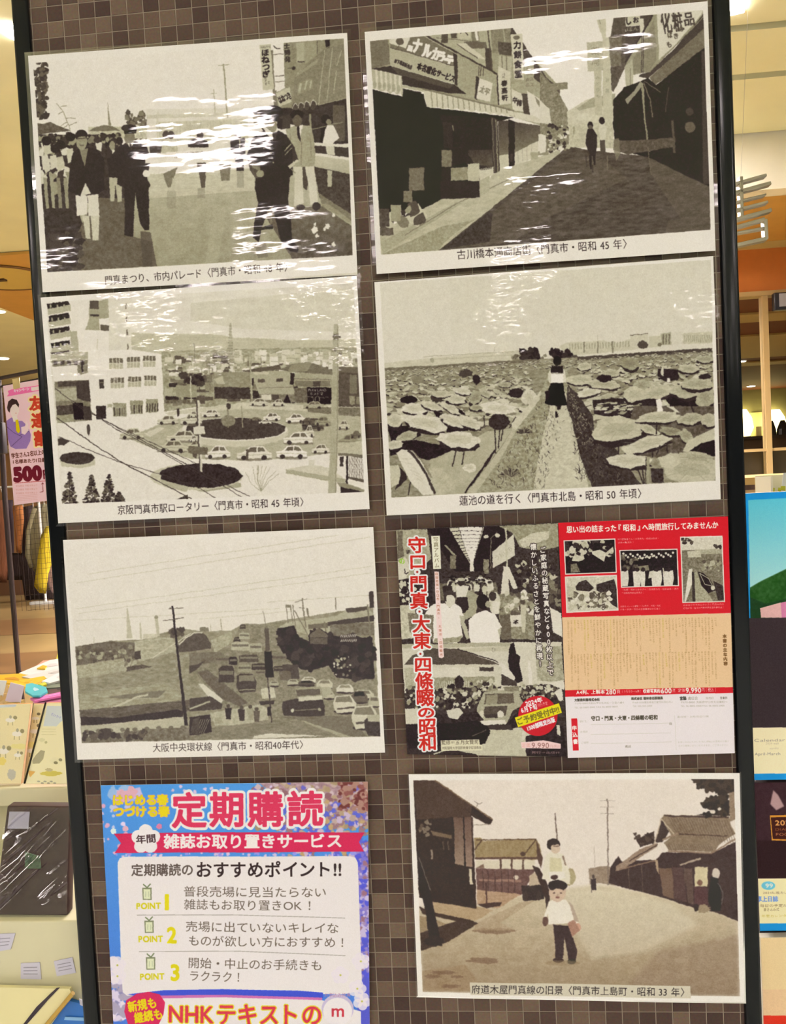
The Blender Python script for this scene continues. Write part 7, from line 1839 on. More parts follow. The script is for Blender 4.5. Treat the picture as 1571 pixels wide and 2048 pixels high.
# the pole is the one seen running down beside the poster to the magazines
p0, p1 = at(8, 980, YR), at(38, 1340, YR)
MB().tube([at(-3, 757, YR), at(10, 1000, YR), at(37, 1340, YR), Vector((at(37, 1340, YR).x + .02, YR, 0))], .013, 10).build('post', M_BLK, r)
MB().tube([at(300, 757, YR), Vector((at(300, 757, YR).x, YR, 0))], .013, 10).build('post', M_BLK, r)
MB().tube([at(-3, 757, YR), at(78, 741, YR), at(300, 700, YR)], .010, 8).build('top_bar', M_BLK, r)
MB().tube([at(-1, 774, YR), at(78, 758, YR), at(300, 716, YR)], .006, 8).build('rail', M_BLK, r)
MB().box((at(-3, 1000, YR).x - .05, YR - .25, 0), (at(-3, 1000, YR).x + .0, YR + .25, .03)).build('foot', M_BLK, r)
xa = at(-3, 757, YR)
m = MB()
for k_ in range(44):
    z_ = 1.84 - k_ * .026
    m.tube([(xa.x + .004 + k_ * .0013, YR + .01, z_ - .02), (at(300, 757, YR).x, YR + .01, z_ + .02)], .0009, 4)
for k_ in range(30):
    x_ = xa.x + .03 + k_ * .024
    m.tube([(x_, YR + .01, .7), (x_, YR + .01, 1.86)], .0009, 4)
o = m.build('mesh_panel', M_BLK, r); o['kind'] = 'stuff'
c = at(9, 880, YR - .03)
r2 = MB().box((c.x - .05, YR - .06, c.z - .07), (c.x + .005, YR - .015, c.z + .09)).build('bracket_block', mat('black_plastic', (34, 24, 26), rough=.4), r, bevel=.006)
r2.name = 'bracket'
sheet('poster', PNK, pic_campaign(), 'tall pink campaign poster with a drawn man in a purple suit', 'poster', Y=YR - .03, seed=12, glossy=0, amp=.002, thick=.002)
for px, py in ((27, 766), (38, 764)):
    pass
c = at(31, 767, YR - .04)
o = MB().slab([at(24, 758, YR - .036), at(38, 755, YR - .036), at(40, 776, YR - .036), at(27, 779, YR - .036)], (0, .004, 0)).build('clip', mat('clear_tape', (214, 184, 120), rough=.3))
tag(o, 'small yellowish clip holding the top of the pink poster', 'clip')

# clothes rail far behind
YC = 8.6
zr = at(60, 985, YC).z
fl = at(92, 1207, YC - .3)
for dy, nm, ends in ((-.3, 'front', (fl.x, at(300, 985, YC).x)), (-.1, 'middle', (at(-275, 985, YC).x, at(280, 985, YC).x)), (.11, 'back', (at(-265, 985, YC).x, at(270, 985, YC).x))):
    yr = YC + dy
    r = empty('garment_rail', (fl.x, yr, 0), nm + ' clothes rail behind the pink poster' + (', with a pale T-shaped foot' if dy < -.2 else ''), 'clothes rail')
    MB().tube([(ends[0], yr, zr + .08), (ends[1], yr, zr + .08)], .012, 8).build('rail', M_METAL, r)
    for x_ in ends:
        MB().tube([(x_, yr, .03), (x_, yr, zr + .08)], .014, 8).build('upright', M_METAL, r)
        e_ = (.18, .42) if x_ == fl.x else (.04, .04)
        MB().box((x_ - e_[0], yr - .04, 0), (x_ + e_[1], yr + .04, .03)).build('foot', M_METAL, r)


def garment(px, Y, c, label, name='garment', cat='clothing', th=.05, sleeve=None):
    yr = YC + (-.3 if Y < YC - .2 else .11 if Y > YC else -.1)
    """hanging garment: outline pushed into soft folds with real thickness"""
    pts = [at(x, y, Y) for x, y in px]
    n = len(pts)
    cx = sum((p.x for p in pts)) / n
    m = MB()
    f = [Vector((p.x, p.y, p.z)) for p in pts]
    mid = sum(f, Vector()) / n
    inner = [mid + (p - mid) * .72 + Vector((0, -th * .6, 0)) for p in f]
    back = [mid + (p - mid) * .72 + Vector((0, th * .6, 0)) for p in f]
    vs = f + inner + back + [mid + Vector((0, -th * .75, 0)), mid + Vector((0, th * .75, 0))]
    fs = []
    for i in range(n):
        j = (i + 1) % n
        fs += [(i, j, n + j, n + i), (j, i, 2 * n + i, 2 * n + j), (n + i, n + j, 3 * n), (2 * n + j, 2 * n + i, 3 * n + 1)]
    m.add(vs, fs)
    mt = mat('cloth_' + label.split()[0], c, rough=.9, noise=.12, nscale=9, bump=.01, bscale=14, stretch=(3, 3, .5))
    top = max(f, key=lambda p: p.z)
    rr = empty(name, top, label, cat)
    m.build('body', mt, rr, smooth=True)
    MB().tube([top + Vector((0, 0, -.02)), top + Vector((0, 0, .03)), Vector((top.x, yr, zr + .0645))], .005, 6).build('hanger_hook', M_METAL, rr)
    if sleeve:
        MB().tube([at(x, y, Y - .01) for x, y in sleeve[0]], sleeve[1], 10).build('sleeve', mt, rr, smooth=True)
    return rr


garment([(66, 1014), (88, 1006), (112, 1014), (126, 1060), (126, 1180), (96, 1180), (66, 1140), (52, 1105), (55, 1050)], YC - .15, (148, 134, 96), 'grey woollen jacket hanging below the pink poster', th=.05, sleeve=([(70, 1016), (58, 1060), (56, 1110), (64, 1135)], [.03, .035, .035, .03]))
garment([(92, 1053), (104, 1050), (106, 1120), (96, 1150), (92, 1187), (78, 1186), (68, 1172), (76, 1110), (82, 1070)], YC - .37, (204, 172, 34), 'mustard yellow garment hanging in front of the grey jacket', th=.07)
garment([(104, 1064), (118, 1058), (124, 1190), (104, 1186), (94, 1165)], YC - .24, (196, 158, 146), 'pale pink garment beside the black frame post', th=.05)
garment([(-10, 1000), (14, 1000), (20, 1080), (14, 1165), (-10, 1165)], YC - .1, (132, 78, 48), 'rust brown garment at the left edge behind the black pole', th=.05)
garment([(25, 1012), (46, 1010), (48, 1040), (42, 1108), (33, 1104), (28, 1040)], YC - .06, (176, 108, 54), 'orange brown shirt hanging left of the grey jacket', th=.05)
garment([(46, 1014), (66, 1010), (72, 1100), (110, 1130), (112, 1200), (50, 1200), (44, 1160), (22, 1160), (22, 1106), (44, 1106)], YC + .07, (66, 50, 48), 'dark navy long coat hanging behind the grey jacket', th=.05)
garment([(8, 1000), (26, 1000), (28, 1100), (24, 1160), (12, 1160)], YC + .16, (58, 42, 44), 'dark charcoal coat hanging beside the black pole', th=.05)
r = empty('display_plinth', (at(10, 1200, 9.3).x, 9.3, 0), 'low brown plinth under the hanging clothes', 'plinth')
MB().box((-6, 9.2, 0), (at(140, 1190, 9.2).x, 10.2, .25)).build('body', mat('plinth_brown', (120, 80, 50), rough=.6), r)
MB().box((-6, 9.18, .25), (at(140, 1190, 9.2).x, 10.22, .28)).build('top', mat('plinth_top', (134, 92, 58), rough=.5), r)

# floor pattern: darker inlaid bands in the aisle
for i, (ya, yb, sh) in enumerate(((1232, 1268, 40), (1300, 1345, 0))):
    q = [atz(x, y, .002) for x, y in ((-200 + sh, ya + 18), (160, ya), (160, yb - 4), (-200 + sh, yb + 10))]
    o = MB().slab(q, (0, 0, .0015)).build('trim_%d' % (20 + i), mat('floor_inlay', (118, 84, 48), rough=.4, noise=.2, nscale=2)); tag(o, kind='structure')

# ------------------------------------------------------------------ left: tiered display with cards, brochures and a black pack
YT = .20
M_SHELF = mat('cream_board', (218, 201, 154), rough=.6, noise=.03)
M_STK = mat('price_sticker', (206, 192, 190), rough=.5)
M_BLUE = mat('blue_cover', (40, 110, 178), rough=.4, noise=.1, nscale=60)
XE = XL - .016      # everything on the left stays clear of the frame post

t = empty('display_tier', (-.2, YT, .9), 'cream tiered display stand at the left of the board', 'display stand')
def zpx(py, Y, px=80): return at(px, py, Y).z
X_L = at(-120, 1600, YT).x
z1, z2 = zpx(1575, YT - .058), zpx(1612, YT - .06)
XR1 = at(136, 1590, YT - .06).x
MB().box((X_L, YT - .06, z2), (XR1, YT + .12, z1)).build('upper_step', M_SHELF, t, bevel=.002)
z3 = zpx(1842, .02, 100)
XR2 = at(158, 1850, .02).x
z4 = zpx(2100, .02, 100)
MB().box((X_L, .02, z4 - .2), (XR2, YT + .12, z3)).build('lower_step', M_SHELF, t, bevel=.002)
MB().box((X_L, YT - .0, z3), (XR1, YT + .12, z2)).build('riser', M_SHELF, t)
MB().box((X_L, YT + .12, z4 - .2), (at(120, 1400, YT + .2).x, YT + .8, zpx(1404, YT + .2) - .012)).build('table_body', M_SHELF, t)
MB().box((X_L, YT + .0, 0), (XR1 - .02, YT + .8, z4 - .2)).build('base', M_BLK, t)

# price stickers on the lower step
for k_, (px) in enumerate(([(-20, 1868), (31, 1866), (22, 1898), (-20, 1905)], [(42, 1926), (80, 1924), (83, 1958), (42, 1957)], [(108, 1922), (145, 1914), (152, 1945), (114, 1952)])):
    q = [at(x, y, .0195) for x, y in px]
    r = empty('price_sticker', sum((Vector(v) for v in q), Vector()) / 4, ['white price sticker cut off at the left edge of the lower cream step', 'small white price sticker in the middle of the lower cream step', 'slightly tilted white price sticker near the right end of the lower cream step'][k_], 'sticker', 'price stickers on the cream step')
    MB().slab(q, (0, -.0006, 0)).build('label', M_STK, r)
    m = MB()
    a_, b__, c__, d__ = q
    for s_ in range(3):
        f = .3 + .2 * s_
        l0 = a_ + (d__ - a_) * f; r0 = b__ + (c__ - b__) * f
        u0 = l0 + (r0 - l0) * .15; u1 = l0 + (r0 - l0) * .85
        m.slab([u0 + Vector((0, -.0007, .0007)), u1 + Vector((0, -.0007, .0007)), u1 + Vector((0, -.0007, 0)), u0 + Vector((0, -.0007, 0))], (0, -.0002, 0))
    m.build('printed_line', mat('sticker_ink', (160, 148, 150), rough=.6), r)

# yellow folder and blue magazine leaning at the bottom left
def lean(px, Y0, Y1):
    """quad whose top edge stands at depth Y1 and bottom edge at Y0"""
    return [at(*px[0], Y1), at(*px[1], Y1), at(*px[2], Y0), at(*px[3], Y0)]
r = empty('folder', at(60, 2010, -.01), 'pale yellow folder with a black slanting edge at the bottom left corner', 'folder')
q = [at(x, y, .008) for x, y in ((-30, 1974), (139, 1978), (144, 1990), (60, 2110), (-30, 2110))]
MB().slab(q, (0, .004, 0)).build('cover', mat('folder_yellow', (234, 212, 146), rough=.5, noise=.03), r)
MB().slab([at(x, y, .007) for x, y in ((112, 1977), (119, 1976), (96, 2000), (44, 2060), (30, 2076), (36, 2062), (72, 2015))], (0, .001, 0)).build('band', mat('folder_band', (44, 26, 36), rough=.4), r)
MB().tube([at(146, 1986, .005), at(120, 2018, .005), at(60, 2090, .005)], .0022, 8).build('spine', mat('folder_spine', (196, 150, 60), rough=.5), r)
r = empty('magazine', at(140, 2040, .012), 'blue magazine in the bottom left corner beside the black frame post', 'magazine')
MB().slab([at(x, y, .014) for x, y in ((132, 2000), (170, 2010), (176, 2130), (70, 2130), (100, 2045))], (0, .004, 0)).build('cover', M_BLUE, r)
MB().slab([at(x, y, .0125) for x, y in ((130, 2034), (170, 2036), (170, 2042), (128, 2040))], (0, .001, 0)).build('title', mat('title_pale', (140, 180, 206), rough=.5), r)
MB().slab([at(x, y, .0125) for x, y in ((158, 1998), (168, 2003), (170, 2014), (160, 2010))], (0, .001, 0)).build('label', M_STK, r)

# black pack in cellophane standing on the lower step
Yk = .0285
q = [at(x, y, Yk) for x, y in ((14, 1612), (140, 1613), (136, 1836), (-12, 1834))]
r = empty('wrapped_pack', sum(q, Vector()) / 4, 'dark brown pack wrapped in shiny crinkled cellophane with a price sticker', 'pack')
q = lean(((14, 1612), (140, 1613), (135, 1831), (-13, 1830)), Yk, Yk + .05)
def PK(u, v, o=0): return (q[0] * (1 - u) + q[1] * u) * (1 - v) + (q[3] * (1 - u) + q[2] * u) * v - Vector((0, o, 0))
MB().slab(q, (0, .012, 0)).build('box', mat('pack_brown', (70, 44, 40), rough=.5, noise=.1), r, bevel=.002)
MB().slab([PK(u, v, .0016) for u, v in ((.06, .05), (.38, .05), (.38, .21), (.06, .21))], (0, .001, 0)).build('price_label', M_STK, r)
MB().slab([PK(u, v, .0013) for u, v in ((.36, .43), (.58, .47), (.61, .58), (.38, .58))], (0, .001, 0)).build('emblem', mat('emblem_green', (70, 96, 60), rough=.4, noise=.4, nscale=200), r)
cel = bpy.data.materials.new('cellophane'); cel.use_nodes = True
nt = cel.node_tree; N = nt.nodes; L = nt.links
N.remove(N['Principled BSDF'])
tr = N.new('ShaderNodeBsdfTransparent'); gl = N.new('ShaderNodeBsdfGlossy'); gl.inputs['Roughness'].default_value = .05; fr = N.new('ShaderNodeFresnel'); fr.inputs[0].default_value = 1.65
ms = N.new('ShaderNodeMixShader'); L.new(fr.outputs[0], ms.inputs[0]); L.new(tr.outputs[0], ms.inputs[1]); L.new(gl.outputs[0], ms.inputs[2]); L.new(ms.outputs[0], N['Material Output'].inputs[0])
# crinkled wrap: a fine grid folded along slanting creases
nu, nv = 70, 90
rs = random.Random(5)
cr = [(rs.uniform(.1, 2.5), rs.uniform(1.2, 2.0), rs.uniform(.03, .08), rs.uniform(.0010, .0024), rs.uniform(0, 1), rs.uniform(.12, .4)) for _ in range(40)]
vs = []
for j in range(nv + 1):
    for i in range(nu + 1):
        u, v = i / nu, j / nv
        p = PK(u, v)
        h = .0006
        for c0_, sl, wd, am, vc, vl in cr:
            d = abs((u + v * sl) - c0_)
            k_ = max(0, 1 - abs(v - vc) / vl)
            if d < wd: h += am * math.cos(math.pi / 2 * d / wd) ** 2 * k_
        vs.append(p - Vector((0, h + .001, 0)))
me = bpy.data.meshes.new('cellophane'); me.from_pydata(vs, [], [(j * (nu + 1) + i, (j + 1) * (nu + 1) + i, (j + 1) * (nu + 1) + i + 1, j * (nu + 1) + i + 1) for j in range(nv) for i in range(nu)])
for p_ in me.polygons: p_.use_smooth = True
link('cellophane', me, cel, r)

# card packs leaning on the upper step
CD1 = [(-66, 1412), (62, 1408), (42, 1568), (-90, 1568)]
CD2 = [(66, 1409), (96, 1409), (74, 1558), (46, 1558)]
CD3 = [(92, 1407), (142, 1406), (142, 1568), (50, 1568)]


def animals(name, quad, seed, base):
    p = Pic(name, quad, scale=3.2, seed=seed, base=base)
    p.view('U')
    return p


def pic_cats(kind):
    if kind == 0:
        p = animals('card_picture', CD1, 41, (226, 206, 160))
        for x, y, s_ in ((110, 930, 1), (190, 1090, 1.1), (30, 1290, 1.2), (200, 1330, .8)):
            p.ell(x - 60 * s_, y - 30 * s_, x + 50 * s_, y + 25 * s_, (240, 228, 206), jit=.2); p.ell(x + 30 * s_, y - 55 * s_, x + 75 * s_, y - 10 * s_, (150, 136, 100)); p.ell(x - 15 * s_, y - 60 * s_, x + 15 * s_, y - 20 * s_, (168, 158, 132))
            p.line([(x - 30 * s_, y + 20 * s_), (x - 34 * s_, y + 60 * s_)], 8, (170, 156, 112)); p.line([(x + 20 * s_, y + 20 * s_), (x + 22 * s_, y + 60 * s_)], 8, (170, 156, 112))
        p.ell(80, 1480, 180, 1600, (186, 176, 158), jit=.3); p.ell(-40, 1350, 60, 1440, (222, 196, 110), jit=.3); p.poly([(-400, 730), (190, 735), (170, 765), (-400, 800)], (196, 196, 214))
        p.ell(100, 1200, 330, 1260, (222, 204, 120), jit=.3, alpha=.6)
    elif kind == 1:
        p = animals('card_picture', CD2, 42, (222, 202, 156))
        for x, y, s_ in ((400, 920, .8), (390, 1080, 1), (350, 1300, .9)):
            p.ell(x - 55 * s_, y - 30 * s_, x + 50 * s_, y + 25 * s_, (238, 224, 198), jit=.2); p.ell(x + 20 * s_, y - 95 * s_, x + 70 * s_, y - 50 * s_, (120, 106, 80)); p.line([(x - 20 * s_, y + 20 * s_), (x - 24 * s_, y + 70 * s_)], 9, (150, 136, 92)); p.line([(x + 15 * s_, y + 20 * s_), (x + 15 * s_, y + 70 * s_)], 9, (150, 136, 92))
        p.ell(300, 1195, 430, 1260, (222, 204, 120), jit=.3, alpha=.7)
    else:
        p = animals('card_picture', CD3, 43, (240, 222, 172))
        p.poly([(540, 740), (740, 740), (745, 850), (690, 900), (520, 900)], (190, 194, 220), alpha=.8); p.text('ポストカード', (600, 800), (730, 830), 26, (120, 124, 170))
        for k_ in range(3): p.line([(505, 925 + k_ * 25), (690, 925 + k_ * 25)], 5, (206, 194, 150))
        p.poly([(520, 1140), (575, 1150), (545, 1250), (500, 1310), (410, 1315), (400, 1270), (450, 1200)], (170, 158, 124)); p.ell(600, 1230, 730, 1330, (226, 212, 170), jit=.3); p.ell(640, 1280, 680, 1320, (140, 130, 96)); p.ell(690, 1240, 725, 1280, (150, 140, 106))
        p.poly([(350, 1410), (440, 1430), (400, 1480), (370, 1520), (350, 1460)], (226, 176, 96)); p.ell(480, 1420, 715, 1500, (206, 186, 92), jit=.3); p.ell(545, 1375, 620, 1430, (190, 174, 130), jit=.3)
        for k_ in range(6): p.ell(430 + k_ * 35, 1580 + (k_ % 2) * 30, 465 + k_ * 35, 1610 + (k_ % 2) * 30, (170, 164, 136), jit=.4)
        p.ell(480, 1010, 560, 1050, (216, 204, 160), jit=.4); p.ell(560, 1040, 600, 1070, (190, 180, 130), jit=.4)
    return p.image(grain=3, k=.98)


def card(px, kind, label, Ya, Yb):
    q = lean(px, Ya, Yb)
    n = (q[1] - q[0]).cross(q[3] - q[0]).normalized()
    if n.y > 0: n = -n
    r = empty('card_pack', sum(q, Vector()) / 4, label, 'card pack', 'picture card packs leaning on the upper step')
    MB().slab([v for v in q], (0, .005, 0)).build('card', mat('card_edge', (206, 150, 84), rough=.6), r)
    me = bpy.data.meshes.new('picture'); me.from_pydata([v + n * .0004 for v in q], [], [(3, 2, 1, 0)])
    uv = me.uv_layers.new(name='UVMap')
    for li, c_ in zip(range(4), ((0, 0), (1, 0), (1, 1), (0, 1))): uv.data[li].uv = c_
    link('picture', me, print_mat('card_print', pic_cats(kind), .5, .0003, kind + 20, .12), r)
    f = [v + n * .0016 for v in q]
    MB().tube([f[0], f[3]], .0012, 6).build('sleeve_fold', cel, r)
    return r


card(CD1, 0, 'cream card pack with small white animals at the left edge', YT - .05, YT + .055)
card(CD2, 1, 'narrow cream card pack half hidden behind its neighbour', YT - .032, YT + .073)
card(CD3, 2, 'pale yellow card pack with a blue heading beside the black frame post', YT - .056, YT + .047)

# brochures fanned out on the table top
ZTB = zpx(1404, YT + .2)
def brochure(px, c, label, lift, th=.003, name='brochure', grp='brochures fanned out on the table', stripe=None):
    q = [atz(x, y, ZTB + lift) for x, y in px]
    r = empty(name, sum(q, Vector()) / len(q), label, 'brochure', grp)
    MB().slab(q, (0, 0, -th)).build('cover', mat('brochure_ink', c, rough=.35, noise=.06, nscale=40), r)
    q2 = [v + Vector((0, 0, .0004)) for v in q]
    cc = sum(q2, Vector()) / len(q2)
    MB().slab([cc + (v - cc) * Vector((.5, .25, 1)).x * (.6 if i % 2 else .45) for i, v in enumerate(q2)], (0, 0, -.0003)).build('printed_panel', mat('panel_ink', stripe or tuple(min(255, x + 26) for x in c), rough=.4), r)
    return r

BR = [([(-40, 1352), (40, 1347), (84, 1357), (78, 1370), (-40, 1362)], (224, 166, 26), 'deep yellow brochure at the left of the fan', .010, (196, 130, 30)),
      ([(30, 1362), (88, 1352), (92, 1356), (60, 1374), (16, 1372)], (232, 178, 34), 'bright yellow brochure under the white ones', .014, (214, 160, 30)),
      ([(64, 1338), (86, 1321), (102, 1320), (96, 1338)], (226, 150, 120), 'salmon pink striped brochure at the back of the fan', .006, (240, 190, 160)),
      ([(74, 1336), (86, 1330), (94, 1332), (90, 1337)], (226, 176, 30), 'small yellow leaflet behind the white brochures', .012, (226, 190, 60)),
      ([(38, 1346), (100, 1320), (150, 1312), (150, 1330), (60, 1350)], (226, 214, 196), 'white brochure in the upper row of the fan', .009, (206, 190, 176)),
      ([(44, 1353), (130, 1334), (150, 1332), (150, 1345), (76, 1360)], (214, 202, 184), 'white brochure with grey edge in the middle of the fan', .012, (188, 176, 160)),
      ([(84, 1362), (120, 1344), (150, 1340), (150, 1352), (100, 1366)], (230, 220, 204), 'plain white brochure nearest the frame post', .016, (214, 204, 190)),
      ([(80, 1372), (104, 1358), (150, 1350), (150, 1372), (96, 1376)], (122, 126, 104), 'grey green brochure with dark edge', .012, (90, 90, 76)),
      ([(84, 1374), (150, 1362), (150, 1385), (100, 1388)], (84, 58, 56), 'dark brown brochure above the pink ones', .010, (60, 44, 46)),
      ([(76, 1368), (90, 1364), (94, 1368), (86, 1371)], (206, 196, 50), 'small lime yellow leaflet corner', .020, (220, 206, 80)),
      ([(52, 1368), (64, 1366), (92, 1374), (95, 1382), (80, 1391), (66, 1391), (50, 1382)], (70, 180, 178), 'turquoise and white patterned brochure', .021, (190, 210, 206)),
      ([(60, 1396), (150, 1378), (150, 1386), (70, 1401)], (226, 110, 170), 'magenta brochure, upper of the pink ones', .016, (236, 150, 196)),
      ([(66, 1402), (150, 1388), (150, 1396), (80, 1406)], (232, 140, 176), 'pink brochure, lower of the pink ones', .010, (210, 100, 150))]
for px, c_, lab, lf, st in BR: brochure(px, c_, lab, lf * .8, stripe=st)
o = brochure([(112, 1318), (117, 1300), (121, 1300), (124, 1320)], (206, 196, 40), 'lime yellow leaflet at the back beside the frame post', .004)

for k_, (px, c_, lab) in enumerate((([(-30, 1358), (13, 1362), (5, 1394), (-30, 1396)], (232, 222, 206), 'white upright price card at the left edge in front of the yellow brochures'),
                                   ([(21, 1365), (48, 1372), (40, 1408), (10, 1402)], (214, 192, 196), 'lilac upright price card in front of the yellow brochures'))):
    q = [at(x, y, YT + .1) for x, y in px]
    r = empty('price_card', sum(q, Vector()) / 4, lab, 'price card', 'price cards before the brochures')
    MB().slab(q, (0, .0012, 0)).build('card', mat('price_card_paper', c_, rough=.6), r)
    b0, b1 = q[3], q[2]
    MB().box((min(b0.x, b1.x), YT + .095, min(b0.z, b1.z) - .004), (max(b0.x, b1.x), YT + .112, min(b0.z, b1.z) + .003)).build('holder', mat('holder_tan', (196, 160, 90), rough=.4), r)

# ------------------------------------------------------------------ right: wall calendars in a stand
YD = .16
r0 = empty('calendar_rack', (at(1540, 1600, YD + .05).x, YD + .05, 0), 'black upright rack holding the calendars at the right', 'rack')
xr0 = at(1515, 1500, YD).x
M_RK = mat('rack_black', (40, 30, 30), rough=.5)
zt1, zt2, zt3 = zpx(1564, YD, 1540), zpx(1870, YD, 1540), zpx(985, YD, 1540)
MB().box((xr0, YD + .045, .02), (xr0 + .5, YD + .06, zt3 - .01)).build('back_panel', M_RK, r0)
for zz in (zt1, zt2): MB().box((xr0, YD + .012, zz - .012), (xr0 + .5, YD + .045, zz - .002)).build('ledge', M_RK, r0)
MB().box((xr0, YD - .02, 0), (xr0 + .5, YD + .2, .02)).build('base', M_RK, r0)

CA = [(1489, 987), (1700, 977), (1712, 1557), (1508, 1560)]
CB = [(1508, 1566), (1714, 1563), (1725, 1858), (1519, 1862)]
CC = [(1520, 1876), (1726, 1871), (1738, 2300), (1536, 2310)]
BLU = (16, 140, 206)


def pic_cal(kind):
    if kind == 0:
        p = Pic('calendar_picture', CA, scale=2.2, seed=51, base=BLU)
        q = [(1495, 1000), (1690, 990), (1700, 1236), (1500, 1239)]
        p.poly(q, (92, 186, 196), col2=(190, 214, 206)); p.poly([(1495, 1180), (1520, 1165), (1571, 1140), (1640, 1110), (1700, 1100), (1700, 1240), (1497, 1242)], (44, 84, 34), amp=16, ns=14)
        p.poly([(1495, 1195), (1530, 1210), (1571, 1200), (1700, 1170), (1700, 1240), (1497, 1242)], (26, 50, 30), alpha=.7)
        p.buf = blur(p.buf, 5); p.poly([(1489, 987), (1700, 977), (1700, 990), (1495, 1000), (1500, 1239), (1496, 1239)], BLU)
        p.poly([(1519, 1219), (1558, 1208), (1700, 1190), (1700, 1238), (1521, 1238)], (218, 168, 156), amp=6); p.poly([(1560, 1208), (1600, 1200), (1600, 1238), (1562, 1238)], (206, 120, 150))
        p.poly([(1490, 1239), (1712, 1236), (1716, 1455), (1500, 1458)], (58, 46, 46), amp=3)
        p.poly([(1500, 1457), (1716, 1455), (1716, 1548), (1500, 1549)], (234, 216, 168)); p.text('Calendar Calendar', (1507, 1482), (1640, 1480), 8, (160, 148, 120)); p.text('2024 wall', (1530, 1488), (1556, 1488), 6, (190, 176, 140)); p.text('April-March', (1508, 1509), (1560, 1508), 8, (150, 140, 116)); p.text('monthly', (1538, 1498), (1556, 1497), 5, (190, 176, 140))
        p.poly([(1480, 1548), (1720, 1546), (1720, 1562), (1480, 1562)], BLU)
    elif kind == 1:
        p = Pic('calendar_picture', CB, scale=2.2, seed=52, base=(50, 32, 32))
        p.poly([(1500, 1560), (1720, 1560), (1720, 1680), (1500, 1680)], (62, 40, 42), amp=5, ns=12)
        p.poly([(1546, 1580), (1556, 1590), (1568, 1612), (1552, 1620), (1540, 1608)], (176, 140, 132)); p.buf = blur(p.buf, 8)
        p.poly([(1539, 1630), (1640, 1628), (1640, 1682), (1543, 1680)], (206, 140, 50)); p.poly([(1541, 1634), (1637, 1632), (1637, 1679), (1545, 1677)], (66, 32, 24))
        p.text('2024', (1549, 1645), (1592, 1644), 14, (216, 150, 80), bold=.4); p.text('DIARY NO', (1550, 1658), (1610, 1657), 7, (166, 96, 50), bold=.2); p.text('POCKET', (1551, 1668), (1600, 1667), 8, (190, 120, 70), bold=.2)
        p.poly([(1500, 1757), (1720, 1753), (1720, 1847), (1500, 1848)], (236, 218, 162))
        p.ell(1522, 1762, 1550, 1779, (110, 190, 206), n=40); p.text('99', (1530, 1770.5), (1546, 1770), 11, (226, 226, 206), bold=.4)
        p.text('2024年版カレンダー', (1525, 1785), (1600, 1784), 6, (150, 130, 90)); p.text('卓上日誌', (1512, 1798), (1556, 1797), 12, (120, 150, 196), bold=.5); p.text('毎日の予定がひと目でわかる', (1519, 1811), (1640, 1809), 7, (150, 130, 84), bold=.1); p.text('書き込み式', (1526, 1819), (1558, 1818), 7, (150, 134, 84), bold=.1)
        p.text('年間カレンダー付き', (1522, 1832), (1600, 1830), 6, (196, 180, 80))
        p.poly([(1500, 1847), (1730, 1845), (1730, 1865), (1500, 1866)], BLU)
    else:
        p = Pic('calendar_picture', CC, scale=1.6, seed=53, base=(228, 196, 140))
        p.poly([(1500, 2030), (1760, 2026), (1760, 2400), (1500, 2400)], (214, 54, 34))
        p.poly([(1500, 1980), (1760, 1976), (1760, 2029), (1500, 2032)], (226, 186, 136), amp=4)
    return p.image(grain=3, k=.95)


for k_, (px, lab) in enumerate(((CA, 'large calendar with blue sky and green hill picture and a blue border'), (CB, 'dark brown calendar with a small gold framed 202 label and cream band'), (CC, 'plain tan and red calendar at the bottom right'))):
    q = [at(x, y, YD) for x, y in px]
    r = empty('calendar', sum(q, Vector()) / 4, lab, 'calendar', 'calendars in the black rack')
    MB().slab([v + Vector((0, .0006, 0)) for v in q], (0, .009, 0)).build('block', mat('calendar_block', (222, 206, 176) if k_ != 1 else (60, 40, 36), rough=.6), r)
    me = bpy.data.meshes.new('cover'); me.from_pydata(q, [], [(3, 2, 1, 0)])
    uv = me.uv_layers.new(name='UVMap')
    for li, c_ in zip(range(4), ((0, 0), (1, 0), (1, 1), (0, 1))): uv.data[li].uv = c_
    link('cover', me, print_mat('calendar_print', pic_cal(k_), .15, .0002, k_ + 30, .3), r)

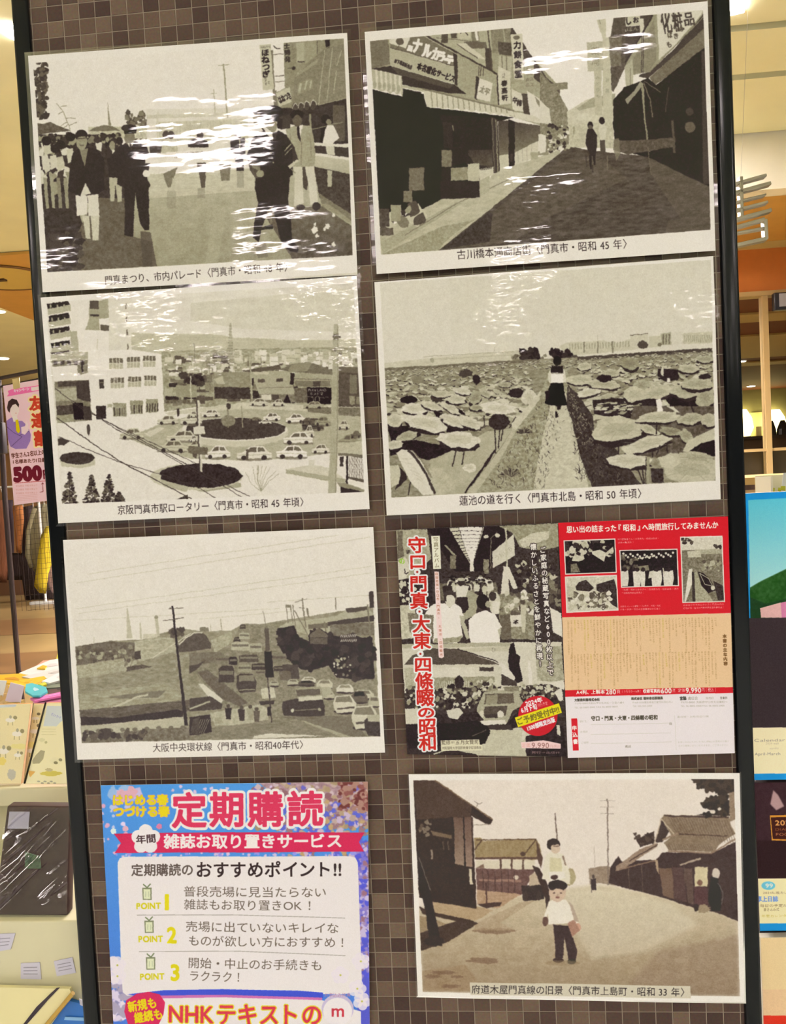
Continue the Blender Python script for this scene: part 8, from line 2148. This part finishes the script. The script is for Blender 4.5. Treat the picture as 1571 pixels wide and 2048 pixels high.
# box of leaflets standing behind the calendars
YL = .55
r = empty('leaflet_box', at(1540, 975, YL), 'white open box of leaflets behind the top of the blue calendar', 'box')
a = at(1510, 952, YL); b_ = at(1740, 952, YL); zb_ = zpx(1000, YL, 1540)
MB().box((a.x, YL, zb_ - .3), (b_.x, YL + .003, a.z)).build('back_panel', mat('box_cream', (226, 208, 160), rough=.6), r)
MB().box((a.x, YL - .06, zb_ - .3), (a.x + .003, YL, a.z - .001)).build('side_panel', mat('box_cream_2', (232, 216, 178), rough=.6), r)
MB().box((a.x, YL - .06, zb_ - .3), (b_.x, YL - .057, zb_ + .0)).build('front_panel', mat('box_cream_3', (230, 214, 176), rough=.6), r)
M_LG = mat('leaflet_green', (196, 188, 40), rough=.5)
for k_, (px, st, lab) in enumerate((([(1527, 972), (1549, 976), (1546, 1010), (1524, 1008)], [(1543, 975), (1549, 976), (1547, 992), (1540, 990)], 'white leaflet with a green corner tilted right'), ([(1556, 975), (1590, 982), (1586, 1010), (1552, 1008)], [(1556, 975), (1562, 976), (1561, 984), (1555, 982)], 'white leaflet leaning behind the blue border'), ([(1566, 946), (1590, 944), (1590, 985), (1562, 976)], [(1561, 972), (1570, 972), (1570, 982), (1560, 980)], 'tall white and blue leaflet at the right edge'))):
    rr = empty('leaflet', at(*px[0], YL - .02 - .008 * k_), lab, 'leaflet', 'leaflets in the white box')
    MB().slab([at(x, y, YL - .02 - .008 * k_) for x, y in px], (0, .001, 0)).build('sheet', mat('leaflet_white', (228, 220, 200), rough=.6), rr)
    MB().slab([at(x, y, YL - .0212 - .008 * k_) for x, y in st], (0, .0008, 0)).build('green_corner', M_LG, rr)
r = empty('shelf', at(1500, 960, 1.6), 'dark shelf edge with small goods just above the calendars', 'shelf')
a = at(1470, 957, 1.6)
MB().box((a.x, 1.6, a.z - .02), (a.x + 1.2, 2.0, a.z)).build('board', mat('shelf_tan', (186, 140, 70), rough=.5), r)
MB().box((a.x, 1.62, a.z - .5), (a.x + 1.2, 1.98, a.z - .02)).build('body', mat('shelf_goods', (96, 66, 50), rough=.6, noise=.5, nscale=30), r)
MB().box((a.x, 1.615, a.z - .05), (a.x + 1.2, 1.62, a.z - .035)).build('rail', mat('rail_tan', (176, 134, 80), rough=.5), r)

if SC.camera is None: SC.camera = cam
if _tobj.name in bpy.data.objects: bpy.data.objects.remove(_tobj)
